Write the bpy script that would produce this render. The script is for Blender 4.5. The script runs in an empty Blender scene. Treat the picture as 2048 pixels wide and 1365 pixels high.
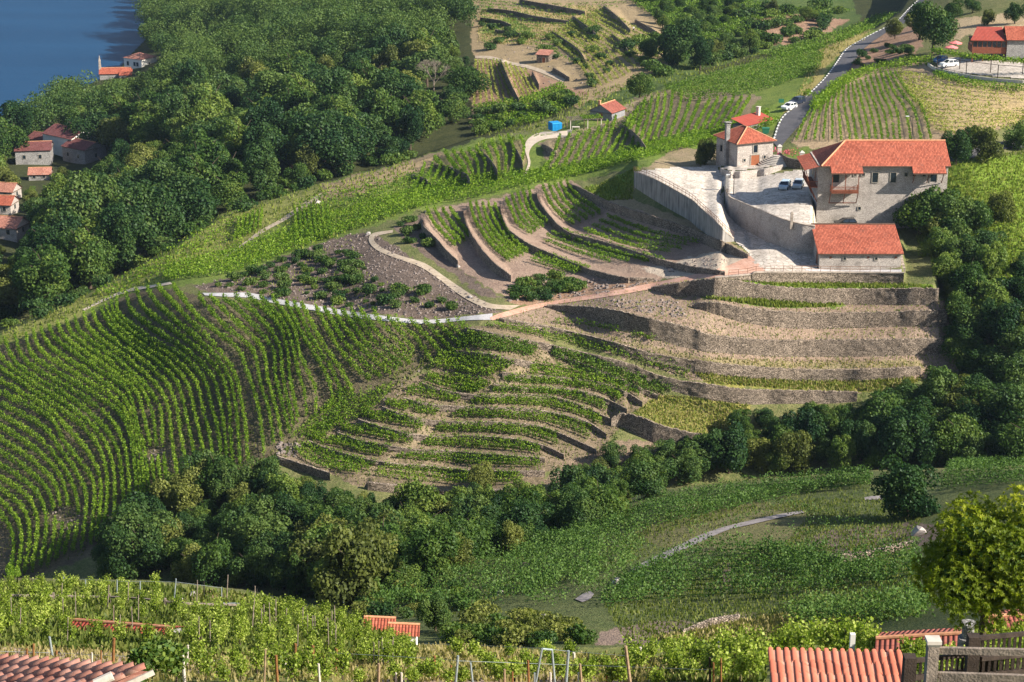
import bpy, math, random
import numpy as np
from mathutils import Vector, Matrix
random.seed(7)
rng = np.random.default_rng(11)
R = math.radians
PI = math.pi
# ------------------------------------------------------------------ camera, sky, sun, exposure
scene = bpy.context.scene
PITCH = R(18.0)
F = 4000.0                                   # focal length in pixels of the 2048 px wide photograph
cam = bpy.data.objects.new('camera', bpy.data.cameras.new('camera'))
scene.collection.objects.link(cam)
cam.data.sensor_width = 36.0
cam.data.lens = 36.0 * F / 2048.0
cam.location = (0, 0, 0)
cam.rotation_euler = (R(90) - PITCH, 0, 0)
cam.data.clip_start = 0.5
cam.data.clip_end = 20000
scene.camera = cam
SUN_AZ = R(68)       # measured from the direction back to the camera (-y) towards +x
SUN_EL = R(33)
to_sun = Vector((math.sin(SUN_AZ) * math.cos(SUN_EL), -math.cos(SUN_AZ) * math.cos(SUN_EL), math.sin(SUN_EL)))
world = bpy.data.worlds.new('World')
scene.world = world
world.use_nodes = True
wn = world.node_tree
wn.nodes.clear()
sky = wn.nodes.new('ShaderNodeTexSky')
sky.sky_type = 'NISHITA'
sky.sun_disc = False
sky.sun_elevation = SUN_EL
sky.sun_rotation = math.atan2(to_sun.x, to_sun.y)
bg = wn.nodes.new('ShaderNodeBackground')
bg.inputs[1].default_value = 0.07
wo = wn.nodes.new('ShaderNodeOutputWorld')
wn.links.new(sky.outputs[0], bg.inputs[0])
wn.links.new(bg.outputs[0], wo.inputs[0])
sun = bpy.data.objects.new('sun', bpy.data.lights.new('sun', 'SUN'))
scene.collection.objects.link(sun)
sun.data.energy = 4.8
sun.data.angle = R(0.5)
sun.data.color = (1.0, 0.93, 0.80)
sun.rotation_euler = to_sun.to_track_quat('Z', 'Y').to_euler()
scene.view_settings.view_transform = 'Standard'
scene.view_settings.look = 'None'
scene.view_settings.exposure = 1.12
scene.view_settings.gamma = 1.0
scene.cycles.max_bounces = 5
scene.cycles.diffuse_bounces = 2
scene.cycles.transparent_max_bounces = 4
scene.cycles.use_adaptive_sampling = True

# ------------------------------------------------------------------ rays of the photograph
cP, sP = math.cos(PITCH), math.sin(PITCH)
def ray(px, py):
    X = (np.asarray(px, float) - 1024.0) / F
    Y = (682.5 - np.asarray(py, float)) / F
    dy = cP + sP * Y
    dz = -sP + cP * Y
    return X / dy, dz / dy            # x/y and z/y of the ray
def P(px, py, D):
    a, b = ray(px, py)
    return np.stack([a * D, np.ones_like(a) * D, b * D], -1)
def zat(px, py, D):
    return float(ray(px, py)[1] * D)
def mpp(py, D):                       # metres per photo pixel
    return D / (cP + sP * (682.5 - py) / F) / F

def tps(ctrl):
    c = np.array(ctrl, float)
    xy = c[:, :2] / 500.0
    v = np.log(c[:, 2])
    def K(a, b):
        d = ((a[:, None, :] - b[None, :, :]) ** 2).sum(-1)
        return 0.5 * d * np.log(d + 1e-9)
    n = len(c)
    A = np.zeros((n + 3, n + 3))
    A[:n, :n] = K(xy, xy) + np.eye(n) * 2e-3
    A[:n, n] = 1; A[:n, n + 1:] = xy
    A[n, :n] = 1; A[n + 1:, :n] = xy.T
    w = np.linalg.solve(A, np.concatenate([v, [0, 0, 0]]))
    def f(gx, gy):
        cx = np.arange(gx[0], gx[-1] + 25, 24.0)
        cy = np.arange(gy[0], gy[-1] + 17, 16.0)
        X, Y = np.meshgrid(cx, cy)
        q = np.stack([X.ravel(), Y.ravel()], -1) / 500.0
        o = K(q, xy) @ w[:n] + w[n] + q @ w[n + 1:]
        o = o.reshape(X.shape)
        t = np.stack([np.interp(gx, cx, o[i]) for i in range(len(cy))])
        return np.stack([np.interp(gy, cy, t[:, j]) for j in range(len(gx))], 1)
    return f

gx = np.concatenate([np.arange(-360, -3, 12.0), np.arange(0, 2049, 3.0), np.arange(2056, 2420, 12.0), np.arange(2432, 2960, 24.0)])
gy = np.concatenate([np.arange(-240, -3, 10.0), np.arange(0, 1366, 2.0), np.arange(1372, 1706, 6.0)])
NX, NY = len(gx), len(gy)
GX, GY = np.meshgrid(gx, gy)

SHORE = [(286, 0), (298, 45), (292, 78), (262, 108), (235, 140), (205, 156), (170, 172), (150, 190), (118, 205), (95, 228), (60, 240), (20, 252), (4, 275), (0, 300), (-360, 420)]
ctrlD = [(0, 640, 415), (200, 555, 435), (440, 410, 490), (640, 350, 520), (830, 300, 540), (950, 265, 548), (1110, 245, 545),
    (1200, 190, 570), (1400, 135, 600), (1600, 85, 640), (1740, 45, 670), (0, 560, 450), (0, 450, 520), (100, 500, 495),
    (20, 400, 565), (100, 330, 625), (300, 450, 495), (300, 300, 600), (200, 350, 595), (150, 260, 690), (300, 130, 800),
    (400, 50, 880), (360, 0, 985), (500, 200, 655), (500, 300, 565), (600, 30, 830), (700, 100, 705),
    (700, 250, 580), (850, 200, 600), (900, 0, 800), (950, 100, 670), (950, 200, 585), (1100, 30, 720), (1080, 130, 625),
    (1250, 100, 630), (1400, 50, 670), (1600, 20, 700), (1700, 0, 730), (0, -240, 1500), (700, -240, 1250), (1400, -240, 1100),
    (2048, -240, 1000), (-350, 700, 420), (-350, 500, 520)]
for (x, y) in SHORE:
    ctrlD.append((x, y, 149.0 / -float(ray(x, y)[1])))
ctrlC = [(0, 665, 377), (-350, 800, 360), (200, 577, 394), (330, 505, 411), (440, 432, 434), (640, 370, 443), (830, 320, 452), (950, 282, 465),
    (1110, 262, 467), (1230, 215, 490), (1400, 152, 528), (1640, 95, 564), (1750, 58, 591), (1830, 5, 640),
    (330, 560, 378), (470, 545, 372), (600, 500, 385), (700, 460, 395), (840, 420, 400), (1080, 370, 412), (1290, 320, 415), (1400, 290, 425), (1545, 250, 432),
    (900, 450, 388), (1000, 500, 365), (1150, 450, 385), (1130, 380, 410), (1250, 470, 368), (1400, 500, 348), (1300, 550, 335), (1240, 600, 322),
    (750, 480, 380), (900, 560, 345), (1000, 610, 322), (600, 560, 362), (700, 600, 340), (850, 620, 325),
    (430, 590, 352), (600, 610, 338), (750, 640, 322), (950, 640, 316),
    (1290, 345, 395), (1400, 380, 378), (1550, 400, 368), (1500, 325, 398), (1632, 445, 352), (1889, 441, 352), (1720, 540, 334), (1450, 530, 335), (1600, 570, 328), (1860, 580, 325),
    (1400, 600, 320), (1600, 660, 318), (1600, 720, 314), (1600, 770, 311), (1600, 830, 305), (1880, 640, 318), (1900, 740, 312),
    (1400, 860, 302), (1250, 900, 296), (1250, 985, 285), (1500, 955, 290), (1750, 940, 288), (2048, 930, 280), (2048, 800, 300), (2048, 600, 322),
    (2000, 450, 345), (1950, 340, 370), (2048, 300, 388), (1650, 285, 405), (1800, 280, 402), (2048, 250, 408), (1700, 180, 465), (1850, 160, 455), (2048, 170, 435), (1950, 145, 455),
    (2048, 110, 475), (2048, 20, 540), (1900, 40, 550), (1800, 90, 525), (1570, 290, 408), (1600, 215, 450), (1640, 160, 487), (1680, 110, 528),
    (1400, 230, 470), (1250, 280, 450), (1100, 320, 435), (950, 340, 432), (850, 370, 428), (600, 450, 412), (450, 500, 403), (250, 575, 388),
    (350, 590, 360), (0, 700, 366), (150, 650, 370), (300, 700, 342), (0, 800, 345), (0, 950, 316), (0, 1100, 292), (200, 850, 322), (200, 1000, 298), (400, 750, 326), (400, 900, 305),
    (550, 680, 328), (550, 850, 304), (700, 750, 312), (800, 700, 315), (900, 700, 313), (800, 850, 300), (950, 900, 296), (1100, 800, 306), (700, 900, 297), (900, 980, 289),
    (600, 920, 297), (1300, 780, 309), (1150, 700, 314), (200, 1130, 275), (500, 1000, 285), (500, 1150, 262), (700, 1050, 272), (700, 1180, 250), (1000, 1060, 268), (0, 1150, 283),
    (-350, 1100, 300), (2400, 900, 270), (2400, 500, 330), (2400, 200, 430), (2900, 900, 262), (2900, 600, 300), (2900, 300, 385), (2900, -200, 900), (2900, 1200, 240), (2400, 1200, 245), (2400, -240, 900), (1900, -240, 950), (2100, -100, 650)]
ctrlB = [(700, 1240, 160), (740, 1170, 195), (850, 1120, 205), (1000, 1090, 212), (1190, 1035, 222), (1300, 990, 228), (1500, 968, 228), (1750, 948, 222), (2048, 935, 212),
    (1000, 1180, 172), (1200, 1130, 180), (1400, 1070, 193), (1600, 1020, 205), (1800, 1060, 185), (2048, 1060, 160), (1300, 1230, 150), (1600, 1180, 152), (1600, 1260, 130),
    (1850, 1200, 128), (2048, 1200, 108), (900, 1270, 145), (1200, 1290, 132), (800, 1270, 148), (2400, 940, 178), (2400, 1200, 88), (2900, 940, 150), (2900, 1200, 75)]
ctrlA = [(0, 1165, 150), (-350, 1165, 150), (300, 1170, 150), (500, 1190, 148), (690, 1235, 143), (830, 1292, 128), (1000, 1302, 122), (1300, 1300, 120), (1530, 1292, 112), (1800, 1285, 98), (2048, 1250, 90),
    (0, 1240, 122), (300, 1240, 125), (500, 1260, 122), (0, 1300, 108), (300, 1310, 108), (600, 1320, 108), (900, 1340, 106), (0, 1365, 98), (300, 1365, 99), (700, 1365, 100), (1200, 1365, 100), (1500, 1350, 92),
    (1650, 1365, 78), (1850, 1340, 74), (2048, 1330, 65), (0, 1600, 36), (700, 1600, 45), (1400, 1600, 45), (1700, 1600, 32), (0, 1450, 62), (700, 1450, 68), (1400, 1450, 66), (1650, 1450, 50),
    (0, 1700, 28), (700, 1700, 34), (1400, 1700, 34), (1866, 1400, 50), (2048, 1400, 45), (1866, 1440, 30), (2048, 1440, 28), (1866, 1480, 21), (2048, 1480, 20), (2048, 1700, 12), (2400, 1480, 20), (2400, 1700, 12), (2400, 1300, 70), (-350, 1400, 90), (-350, 1700, 28)]
LD = {}
for k, c in (('A', ctrlA), ('B', ctrlB), ('C', ctrlC), ('D', ctrlD)):
    LD[k] = tps(c)(gx, gy)
def curve(pts, x):
    p = np.array(pts, float)
    return np.interp(x, p[:, 0], p[:, 1])
CR1 = [(-400, 1160), (0, 1160), (300, 1165), (500, 1185), (700, 1235), (830, 1292), (1000, 1302), (1400, 1300), (1530, 1292), (1800, 1284), (1850, 1268), (2400, 1235)]
CR2 = [(-400, 1160), (0, 1160), (300, 1165), (500, 1185), (690, 1228), (720, 1180), (800, 1130), (1000, 1085), (1180, 1030), (1300, 985), (1500, 965), (1750, 945), (2048, 935), (2960, 925)]
CR3 = [(-400, 800), (0, 665), (200, 577), (330, 505), (440, 432), (640, 370), (830, 320), (950, 280), (1110, 262), (1230, 210), (1400, 152), (1640, 95), (1750, 55), (1800, 20), (1850, -60), (1900, -300), (2960, -3500)]
def mixl(lo, hi, cr, soft=4.0):               # lo below the crest line (nearer), hi above it
    t = np.clip((curve(cr, GX) - GY) / soft * 0.5 + 0.5, 0, 1)
    return lo * (1 - t) + hi * t
L0 = mixl(LD['C'], LD['D'], CR3)
L0 = mixl(LD['B'], L0, CR2)
L0 = mixl(LD['A'], L0, CR1)
for i in range(NY - 2, -1, -1):               # farther as the picture goes up
    L0[i] = np.maximum(L0[i], L0[i + 1] + 0.00002)

def vnoise(x, y, s):
    r = np.random.default_rng(int(s * 13) + 5)
    g = r.random((256, 256))
    xi = np.floor(x).astype(int); yi = np.floor(y).astype(int)
    fx = x - xi; fy = y - yi
    fx = fx * fx * (3 - 2 * fx); fy = fy * fy * (3 - 2 * fy)
    a = g[xi % 256, yi % 256]; b = g[(xi + 1) % 256, yi % 256]; c = g[xi % 256, (yi + 1) % 256]; d = g[(xi + 1) % 256, (yi + 1) % 256]
    return (a * (1 - fx) + b * fx) * (1 - fy) + (c * (1 - fx) + d * fx) * fy - 0.5
def inpoly(px, py, poly):
    x = np.asarray(px, float); y = np.asarray(py, float)
    c = np.zeros(x.shape, bool)
    n = len(poly)
    for i in range(n):
        x1, y1 = poly[i]; x2, y2 = poly[(i + 1) % n]
        if y1 == y2: continue
        k = ((y1 > y) != (y2 > y)) & (x < (x2 - x1) * (y - y1) / (y2 - y1) + x1)
        c ^= k
    return c
FLAT = [(1250, 320), (1560, 240), (1700, 40), (1800, -20), (1900, 50), (2100, 60), (2100, 250), (1900, 300), (1920, 600), (900, 660), (900, 630), (1260, 590)]
D_ = np.exp(L0); PX, PY = ray(GX, GY)[0] * D_, D_
nz = vnoise(PX / 9, PY / 9, 1) * 1.3 + vnoise(PX / 3.2 + 50, PY / 3.2, 2) * 0.5
wood = np.clip((curve(CR3, GX) - GY - 10) / 60, 0, 1) * np.clip((930 - GX) / 80, 0, 1)
nz = np.where(inpoly(GX, GY, FLAT), 0.15 * nz, nz) + wood * (vnoise(PX / 42, PY / 70, 12) * 34)
L0 = np.log(D_ + nz)
for i in range(NY - 2, -1, -1):
    L0[i] = np.maximum(L0[i], L0[i + 1] + 0.00002)
# ------------------------------------------------------------------ terrace walls: top line and height in photo pixels
def W(top, h, **k):
    d = dict(top=top, h=h, end=10, cap=0.12, thick=0.5, mat='stone')
    d.update(k)
    return d
WALLS = [
 W([(1302, 577), (1348, 570), (1382, 564), (1430, 560), (1478, 564), (1539, 574), (1621, 580), (1700, 580), (1878, 579)], [2, 21, 27, 33, 31, 26, 27, 28, 30],
   name='terrace_wall', label='long stone terrace wall directly below the grass strip under the red roofed barn'),
 W([(1430, 558), (1498, 552), (1536, 547), (1808, 549)], [1, 9, 16, 17], end=3,
   name='retaining_wall', label='low stone wall holding the paved platform of the barn'),
 W([(1382, 612), (1396, 608), (1430, 607), (1485, 617), (1553, 624), (1621, 628), (1724, 628), (1826, 624), (1895, 621)], [2, 8, 20, 26, 29, 28, 26, 27, 30],
   name='terrace_wall', label='second tall stone terrace wall below the barn, rounded at its end beside the bare earth'),
 W([(1093, 612), (1158, 614), (1227, 621), (1295, 638), (1380, 658), (1416, 670), (1485, 679), (1553, 683), (1655, 682), (1792, 681), (1885, 679)], [2, 16, 27, 32, 34, 31, 27, 28, 29, 28, 26],
   name='terrace_wall', label='longest and tallest rough stone terrace wall, third below the barn, starting at the red track'),
 W([(998, 638), (1056, 648), (1107, 657), (1158, 669), (1227, 686), (1295, 706), (1380, 722), (1399, 724), (1485, 734), (1621, 742), (1758, 740), (1842, 736)], [3, 9, 10, 10, 10, 12, 16, 18, 19, 18, 18, 12],
   name='terrace_wall', label='fourth stone terrace wall below the barn, with strips of vines on its near side'),
 W([(929, 658), (950, 660), (1005, 672), (1107, 693), (1193, 713), (1261, 730), (1312, 751), (1363, 764), (1399, 768), (1485, 781), (1553, 783), (1655, 785), (1715, 787)], [8, 8, 7, 9, 10, 12, 14, 18, 24, 24, 22, 20, 14],
   name='terrace_wall', label='lowest long stone terrace wall above the orchard trees, yellow grass on top'),
 W([(1223, 838), (1244, 830), (1278, 836), (1329, 855), (1380, 867), (1420, 876)], [14, 22, 34, 38, 38, 30],
   name='terrace_wall', label='short dark stone wall under the yellow grass patch beside the ravine trees'),
 # crescent terraces
 W([(841, 432), (847, 453), (871, 477), (892, 501), (916, 524)], [18, 20, 16, 14, 9], name='terrace_wall', label='curved stone wall of the first and smallest crescent terrace beside the loop of the dirt track'),
 W([(926, 412), (928, 434), (940, 466), (970, 508), (994, 532), (1022, 553)], [10, 14, 16, 18, 17, 10], name='terrace_wall', label='curved stone wall of the second crescent terrace counting from the dirt track loop'),
 W([(1000, 405), (1003, 430), (1015, 458), (1025, 467), (1056, 488), (1107, 511), (1158, 532), (1186, 542), (1244, 556), (1309, 559)], [8, 12, 13, 13, 12, 10, 10, 9, 9, 3], name='terrace_wall', label='curved stone wall of the third crescent terrace ending at the red track'),
 W([(1073, 380), (1078, 403), (1107, 441), (1138, 466), (1193, 481), (1261, 501), (1312, 518), (1380, 534), (1450, 545)], [8, 14, 14, 12, 11, 10, 10, 11, 6], name='terrace_wall', label='curved stone wall of the fourth crescent terrace reaching the start of the red track'),
 W([(1135, 368), (1165, 379), (1210, 402), (1261, 420), (1329, 441), (1380, 458), (1399, 467), (1450, 487), (1496, 511)], [6, 14, 15, 16, 15, 15, 16, 18, 6], name='terrace_wall', label='fifth curved terrace wall running below the great concrete retaining wall'),
 # yard
 W([(1268, 346), (1312, 362), (1380, 400), (1400, 417), (1440, 454), (1449, 464), (1468, 480)], [26, 38, 40, 40, 30, 20, 2], name='retaining_wall', end=3, mat='concrete_wall', label='great grey retaining wall holding up the paved yard, railing on top'),
 W([(1449, 378), (1452, 390), (1460, 399), (1480, 408), (1523, 426), (1560, 441), (1597, 452), (1630, 457)], [2, 22, 34, 43, 50, 52, 53, 52], name='retaining_wall', end=3, label='high curved stone wall between the upper yard and the paved ramp', cap=0.5, mat='housestone'),
 W([(1440, 337), (1446, 341), (1468, 346), (1523, 341), (1566, 332)], [8, 10, 11, 11, 6], end=4, cap=0.25, name='terrace_wall', label='low rounded wall in front of the small stone house with the hipped roof', mat='housestone'),
]
WALLS.append(W([(1595, 1105), (1650, 1116), (1720, 1110), (1830, 1086)], [3, 9, 9, 4], name='drystone_wall', label='low dark dry stone wall under the bare brown plot on the shaded slope'))
WALLS.append(W([(1365, 1268), (1420, 1246), (1480, 1236)], [4, 8, 4], name='drystone_wall', label='short dry stone wall above the pinkish bare strip near the bottom centre'))
def small(top, h, lab, **k):
    return W(top, h, name='drystone_wall', label=lab, group='thin dry stone walls of the narrow vine terraces', cap=0.1, thick=0.4, end=6, **k)
LL = {
 'L0': [(1106, 703), (1150, 722), (1213, 747), (1260, 768), (1316, 792)],
 'L1': [(1005, 746), (1042, 752), (1107, 754), (1193, 765), (1250, 785), (1285, 806)],
 'L2': [(988, 770), (1042, 776), (1124, 778), (1193, 792), (1254, 819)],
 'L3': [(844, 768), (871, 778), (919, 788), (970, 793), (1022, 792), (1090, 793), (1152, 809), (1223, 840)],
 'L4': [(807, 797), (850, 808), (899, 814), (988, 817), (1073, 822), (1124, 831), (1176, 846), (1213, 870)],
 'L5': [(765, 815), (798, 828), (851, 841), (910, 846), (988, 846), (1073, 853), (1124, 870), (1193, 901)],
 'L6': [(716, 840), (774, 858), (854, 874), (953, 874), (1039, 881), (1090, 894), (1128, 911)],
 'L7': [(674, 866), (727, 884), (821, 900), (880, 903), (953, 908), (1090, 918)],
 'L8': [(617, 883), (657, 899), (727, 919), (798, 930), (851, 933), (953, 943), (1090, 945)],
 'L9': [(735, 967), (800, 974), (871, 983), (960, 983), (1056, 979)],
 'LT': [(912, 703), (970, 708), (1008, 716), (1056, 725), (1072, 727)],
}
SL = 'thin dry stone wall between two narrow strips of vines below the track fork'
for k in ('L0', 'L1', 'L2', 'L3', 'L4', 'L5', 'L6', 'L7', 'L8', 'LT'):
    WALLS.append(small(LL[k], [7] * len(LL[k]), SL))
WALLS.append(W(LL['L9'], [12] * 5, name='drystone_wall', label='dry stone wall along the foot of the lowest vine strip, just above the ravine trees', end=8))
WALLS.append(W([(554, 914), (598, 928), (660, 948)], [12, 13, 12], name='drystone_wall', label='short dry stone wall at the lower corner of the striped vineyard above the thicket', end=8))
UP = [([(866, 330), (900, 336), (930, 348), (940, 360)], [4, 10, 14, 18]), ([(960, 302), (978, 318), (993, 338), (995, 352)], [4, 12, 18, 14]),
      ([(1018, 280), (1032, 300), (1044, 322), (1046, 340)], [4, 9, 12, 10]), ([(1083, 290), (1100, 297), (1113, 305)], [4, 14, 8]), ([(1240, 250), (1262, 262), (1282, 282), (1292, 296)], [6, 16, 18, 8]),
      ([(822, 350), (845, 357), (862, 368)], [4, 8, 12])]
for t, h in UP:
    WALLS.append(W(t, h, name='drystone_wall', label='short dark dry stone wall stepping down through the vines on the far ridge', group='short dry stone walls on the vineyard ridge', end=5, thick=0.6))
OPP = [([(1104, 63), (1130, 80), (1158, 101), (1174, 128)], [5, 8, 9, 5]), ([(1145, 33), (1170, 50), (1192, 68)], [5, 12, 10]), ([(1207, 12), (1235, 34), (1261, 60)], [6, 13, 9]), ([(1223, 68), (1240, 82), (1256, 100)], [4, 9, 8]), ([(1001, 120), (1018, 160), (1038, 200)], [10, 18, 10]), ([(1064, 143), (1078, 170)], [8, 8]), ([(1106, 136), (1139, 156)], [6, 6]), ([(1270, 40), (1310, 62), (1330, 80)], [5, 8, 6]), ([(990, 60), (1030, 66), (1062, 72)], [4, 6, 4]),
       ([(975, 17), (1020, 22), (1070, 33), (1138, 43)], [5, 7, 8, 4]), ([(1040, 0), (1075, 6), (1120, 14), (1170, 24)], [6, 8, 9, 6]), ([(960, 36), (1000, 42), (1022, 50)], [4, 8, 6])]
for t, h in OPP:
    WALLS.append(W(t, h, name='drystone_wall', label='dark dry stone wall edging a dry grass terrace on the hillside beyond the ravine', group='dry stone walls on the far dry terraces', end=6, thick=0.6))

STEP = np.zeros_like(GX)
for w in WALLS:
    tp = np.array(w['top'], float)
    tx = np.maximum.accumulate(tp[:, 0] + np.arange(len(tp)) * 1e-3)
    ty = np.interp(GX, tx, tp[:, 1]); hh = np.interp(GX, tx, w['h'])
    e = np.clip(np.minimum(GX - tx[0], tx[-1] - GX) / w['end'] + 0.3, 0, 1) * ((GX >= tx[0] - 1) & (GX <= tx[-1] + 1))
    ny = np.append(gy[1:], gy[-1] + 6)[:, None]
    ov = np.clip(np.minimum(ny, ty + hh) - np.maximum(GY, ty), 0, None) / (ny - GY)
    STEP = np.clip(STEP + ov * e, 0, 1)
off = np.zeros(NX)
OFF = np.zeros_like(GX)
for i in range(NY - 2, -1, -1):
    s = gy[i + 1] - gy[i]
    off = np.maximum(0, off + s * STEP[i] - 0.7 * s * (1 - STEP[i]))
    OFF[i] = off
OFF[:, 1:-1] = (OFF[:, :-2] + 2 * OFF[:, 1:-1] + OFF[:, 2:]) / 4
LF = np.empty_like(L0)
for j in range(NX):
    LF[:, j] = np.interp(gy + OFF[:, j], gy, L0[:, j])
D = np.exp(LF)
lake_poly = [(-400, -300)] + [(284, -300)] + SHORE + [(-400, 440)]
LAKE = inpoly(GX, GY, lake_poly)
D = np.where(LAKE, 158.0 / -ray(GX, GY)[1], D)
PT = P(GX, GY, D)

def Dat(px, py):
    px = np.atleast_1d(np.asarray(px, float)); py = np.atleast_1d(np.asarray(py, float))
    i = np.clip(np.searchsorted(gx, px) - 1, 0, NX - 2); j = np.clip(np.searchsorted(gy, py) - 1, 0, NY - 2)
    fx = np.clip((px - gx[i]) / (gx[i + 1] - gx[i]), 0, 1); fy = np.clip((py - gy[j]) / (gy[j + 1] - gy[j]), 0, 1)
    return (D[j, i] * (1 - fx) + D[j, i + 1] * fx) * (1 - fy) + (D[j + 1, i] * (1 - fx) + D[j + 1, i + 1] * fx) * fy
def G(px, py):
    """ground points under photo pixels"""
    d = Dat(px, py)
    a, b = ray(np.atleast_1d(px), np.atleast_1d(py))
    return np.stack([a * d, d, b * d], -1)
def G1(px, py):
    return Vector(G(px, py)[0])
# ------------------------------------------------------------------ helpers
COL = scene.collection
def link(o, parent=None):
    COL.objects.link(o)
    if parent is not None: o.parent = parent
    return o
def mesh_np(name, v, f, mat=None, parent=None, uv=None, smooth=False, attrs=None):
    v = np.asarray(v, np.float32).reshape(-1, 3); f = np.asarray(f, np.int32)
    n, k = f.shape
    me = bpy.data.meshes.new(name)
    me.vertices.add(len(v)); me.vertices.foreach_set('co', v.ravel())
    me.loops.add(n * k); me.loops.foreach_set('vertex_index', f.ravel())
    me.polygons.add(n)
    me.polygons.foreach_set('loop_start', np.arange(0, n * k, k, dtype=np.int32))
    me.polygons.foreach_set('use_smooth', np.full(n, smooth))
    me.update(calc_edges=True)
    if uv is not None:
        l = me.uv_layers.new(name='UVMap'); l.data.foreach_set('uv', np.asarray(uv, np.float32).ravel())
    for an, (dom, typ, arr) in (attrs or {}).items():
        a = me.attributes.new(an, typ, dom)
        a.data.foreach_set('color' if 'COLOR' in typ else 'value', np.asarray(arr, np.float32).ravel())
    if mat is not None: me.materials.append(mat)
    o = bpy.data.objects.new(name, me)
    return link(o, parent)
def tag(o, label=None, cat=None, group=None, kind=None):
    if label: o['label'] = label
    if cat: o['category'] = cat
    if group: o['group'] = group
    if kind: o['kind'] = kind
    return o
def empty(name, loc, rz=0.0):
    o = bpy.data.objects.new(name, None)
    o.empty_display_size = 0.5
    o.location = loc; o.rotation_euler = (0, 0, rz)
    return link(o)
def copy_tree(o, parent=None):
    c = o.copy(); COL.objects.link(c)
    if parent is not None: c.parent = parent
    for ch in list(o.children): copy_tree(ch, c)
    return c
class MB:
    """collects faces with uvs in metres and links them as one mesh"""
    def __init__(s): s.v = []; s.f = []; s.uv = []
    def face(s, pts, uv=None):
        b = len(s.v); pts = [Vector(p) for p in pts]
        s.v += pts; s.f.append(list(range(b, b + len(pts))))
        if uv is None:
            e = (pts[1] - pts[0]); L = e.length or 1; e = e / L
            nn = e.cross(pts[2] - pts[0]); nn = nn.normalized() if nn.length > 0 else Vector((0, 0, 1))
            g = nn.cross(e)
            uv = [((p - pts[0]).dot(e), (p - pts[0]).dot(g)) for p in pts]
        s.uv.append(uv); return s
    def box(s, x0, x1, y0, y1, z0, z1, top=1.0):
        cx, cy = (x0 + x1) / 2, (y0 + y1) / 2
        a = [(x0, y0, z0), (x1, y0, z0), (x1, y1, z0), (x0, y1, z0)]
        b = [(cx + (x - cx) * top, cy + (y - cy) * top, z1) for x, y, _ in a]
        return s.hexa(a, b)
    def hexa(s, a, b):
        s.face([a[3], a[2], a[1], a[0]]); s.face(b)
        for i in range(4):
            j = (i + 1) % 4; s.face([a[i], a[j], b[j], b[i]])
        return s
    def tube(s, p, q, r0, r1=None, n=8, cap=True):
        p = Vector(p); q = Vector(q); r1 = r0 if r1 is None else r1
        d = (q - p).normalized(); u = d.orthogonal().normalized(); w = d.cross(u)
        A = [p + (u * math.cos(2 * PI * i / n) + w * math.sin(2 * PI * i / n)) * r0 for i in range(n)]
        B = [q + (u * math.cos(2 * PI * i / n) + w * math.sin(2 * PI * i / n)) * r1 for i in range(n)]
        for i in range(n): s.face([A[i], A[(i + 1) % n], B[(i + 1) % n], B[i]])
        if cap: s.face(A[::-1]); s.face(B)
        return s
    def bar(s, p, q, w, h):
        p = Vector(p); q = Vector(q); d = (q - p).normalized()
        u = d.cross(Vector((0, 0, 1)));  u = u.normalized() if u.length > 1e-4 else Vector((1, 0, 0))
        t = u.cross(d)
        c = [(-u * w - t * h) / 2, (u * w - t * h) / 2, (u * w + t * h) / 2, (-u * w + t * h) / 2]
        return s.hexa([p + k for k in c], [q + k for k in c])
    def build(s, name, mat, parent=None, loc=None, smooth=False):
        me = bpy.data.meshes.new(name)
        me.from_pydata([tuple(x) for x in s.v], [], s.f)
        l = me.uv_layers.new(name='UVMap')
        l.data.foreach_set('uv', np.array([c for u in s.uv for c in u], np.float32).ravel())
        if smooth: me.polygons.foreach_set('use_smooth', np.full(len(me.polygons), True))
        if mat: me.materials.append(mat)
        me.update()
        o = bpy.data.objects.new(name, me)
        link(o, parent)
        if loc is not None: o.location = loc
        return o
def icos(r=1.0, sub=2):
    import bmesh
    bm = bmesh.new(); bmesh.ops.create_icosphere(bm, subdivisions=sub, radius=r)
    v = np.array([x.co[:] for x in bm.verts]); f = np.array([[a.index for a in p.verts] for p in bm.faces])
    bm.free(); return v, f
def resample(pts, step=None, n=None, smooth=True):
    p = np.array(pts, float)
    if smooth and len(p) > 2:           # Catmull-Rom
        q = np.vstack([2 * p[0] - p[1], p, 2 * p[-1] - p[-2]])
        out = []
        for i in range(1, len(q) - 2):
            t = np.linspace(0, 1, 9)[:-1, None]
            out.append(0.5 * ((2 * q[i]) + (-q[i - 1] + q[i + 1]) * t + (2 * q[i - 1] - 5 * q[i] + 4 * q[i + 1] - q[i + 2]) * t ** 2 + (-q[i - 1] + 3 * q[i] - 3 * q[i + 1] + q[i + 2]) * t ** 3))
        p = np.vstack(out + [p[-1:]])
    L = np.concatenate([[0], np.cumsum(np.linalg.norm(np.diff(p, axis=0), axis=1))])
    if n is None: n = max(2, int(L[-1] / step) + 1)
    t = np.linspace(0, L[-1], n)
    return np.stack([np.interp(t, L, p[:, k]) for k in range(p.shape[1])], -1)

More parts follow.
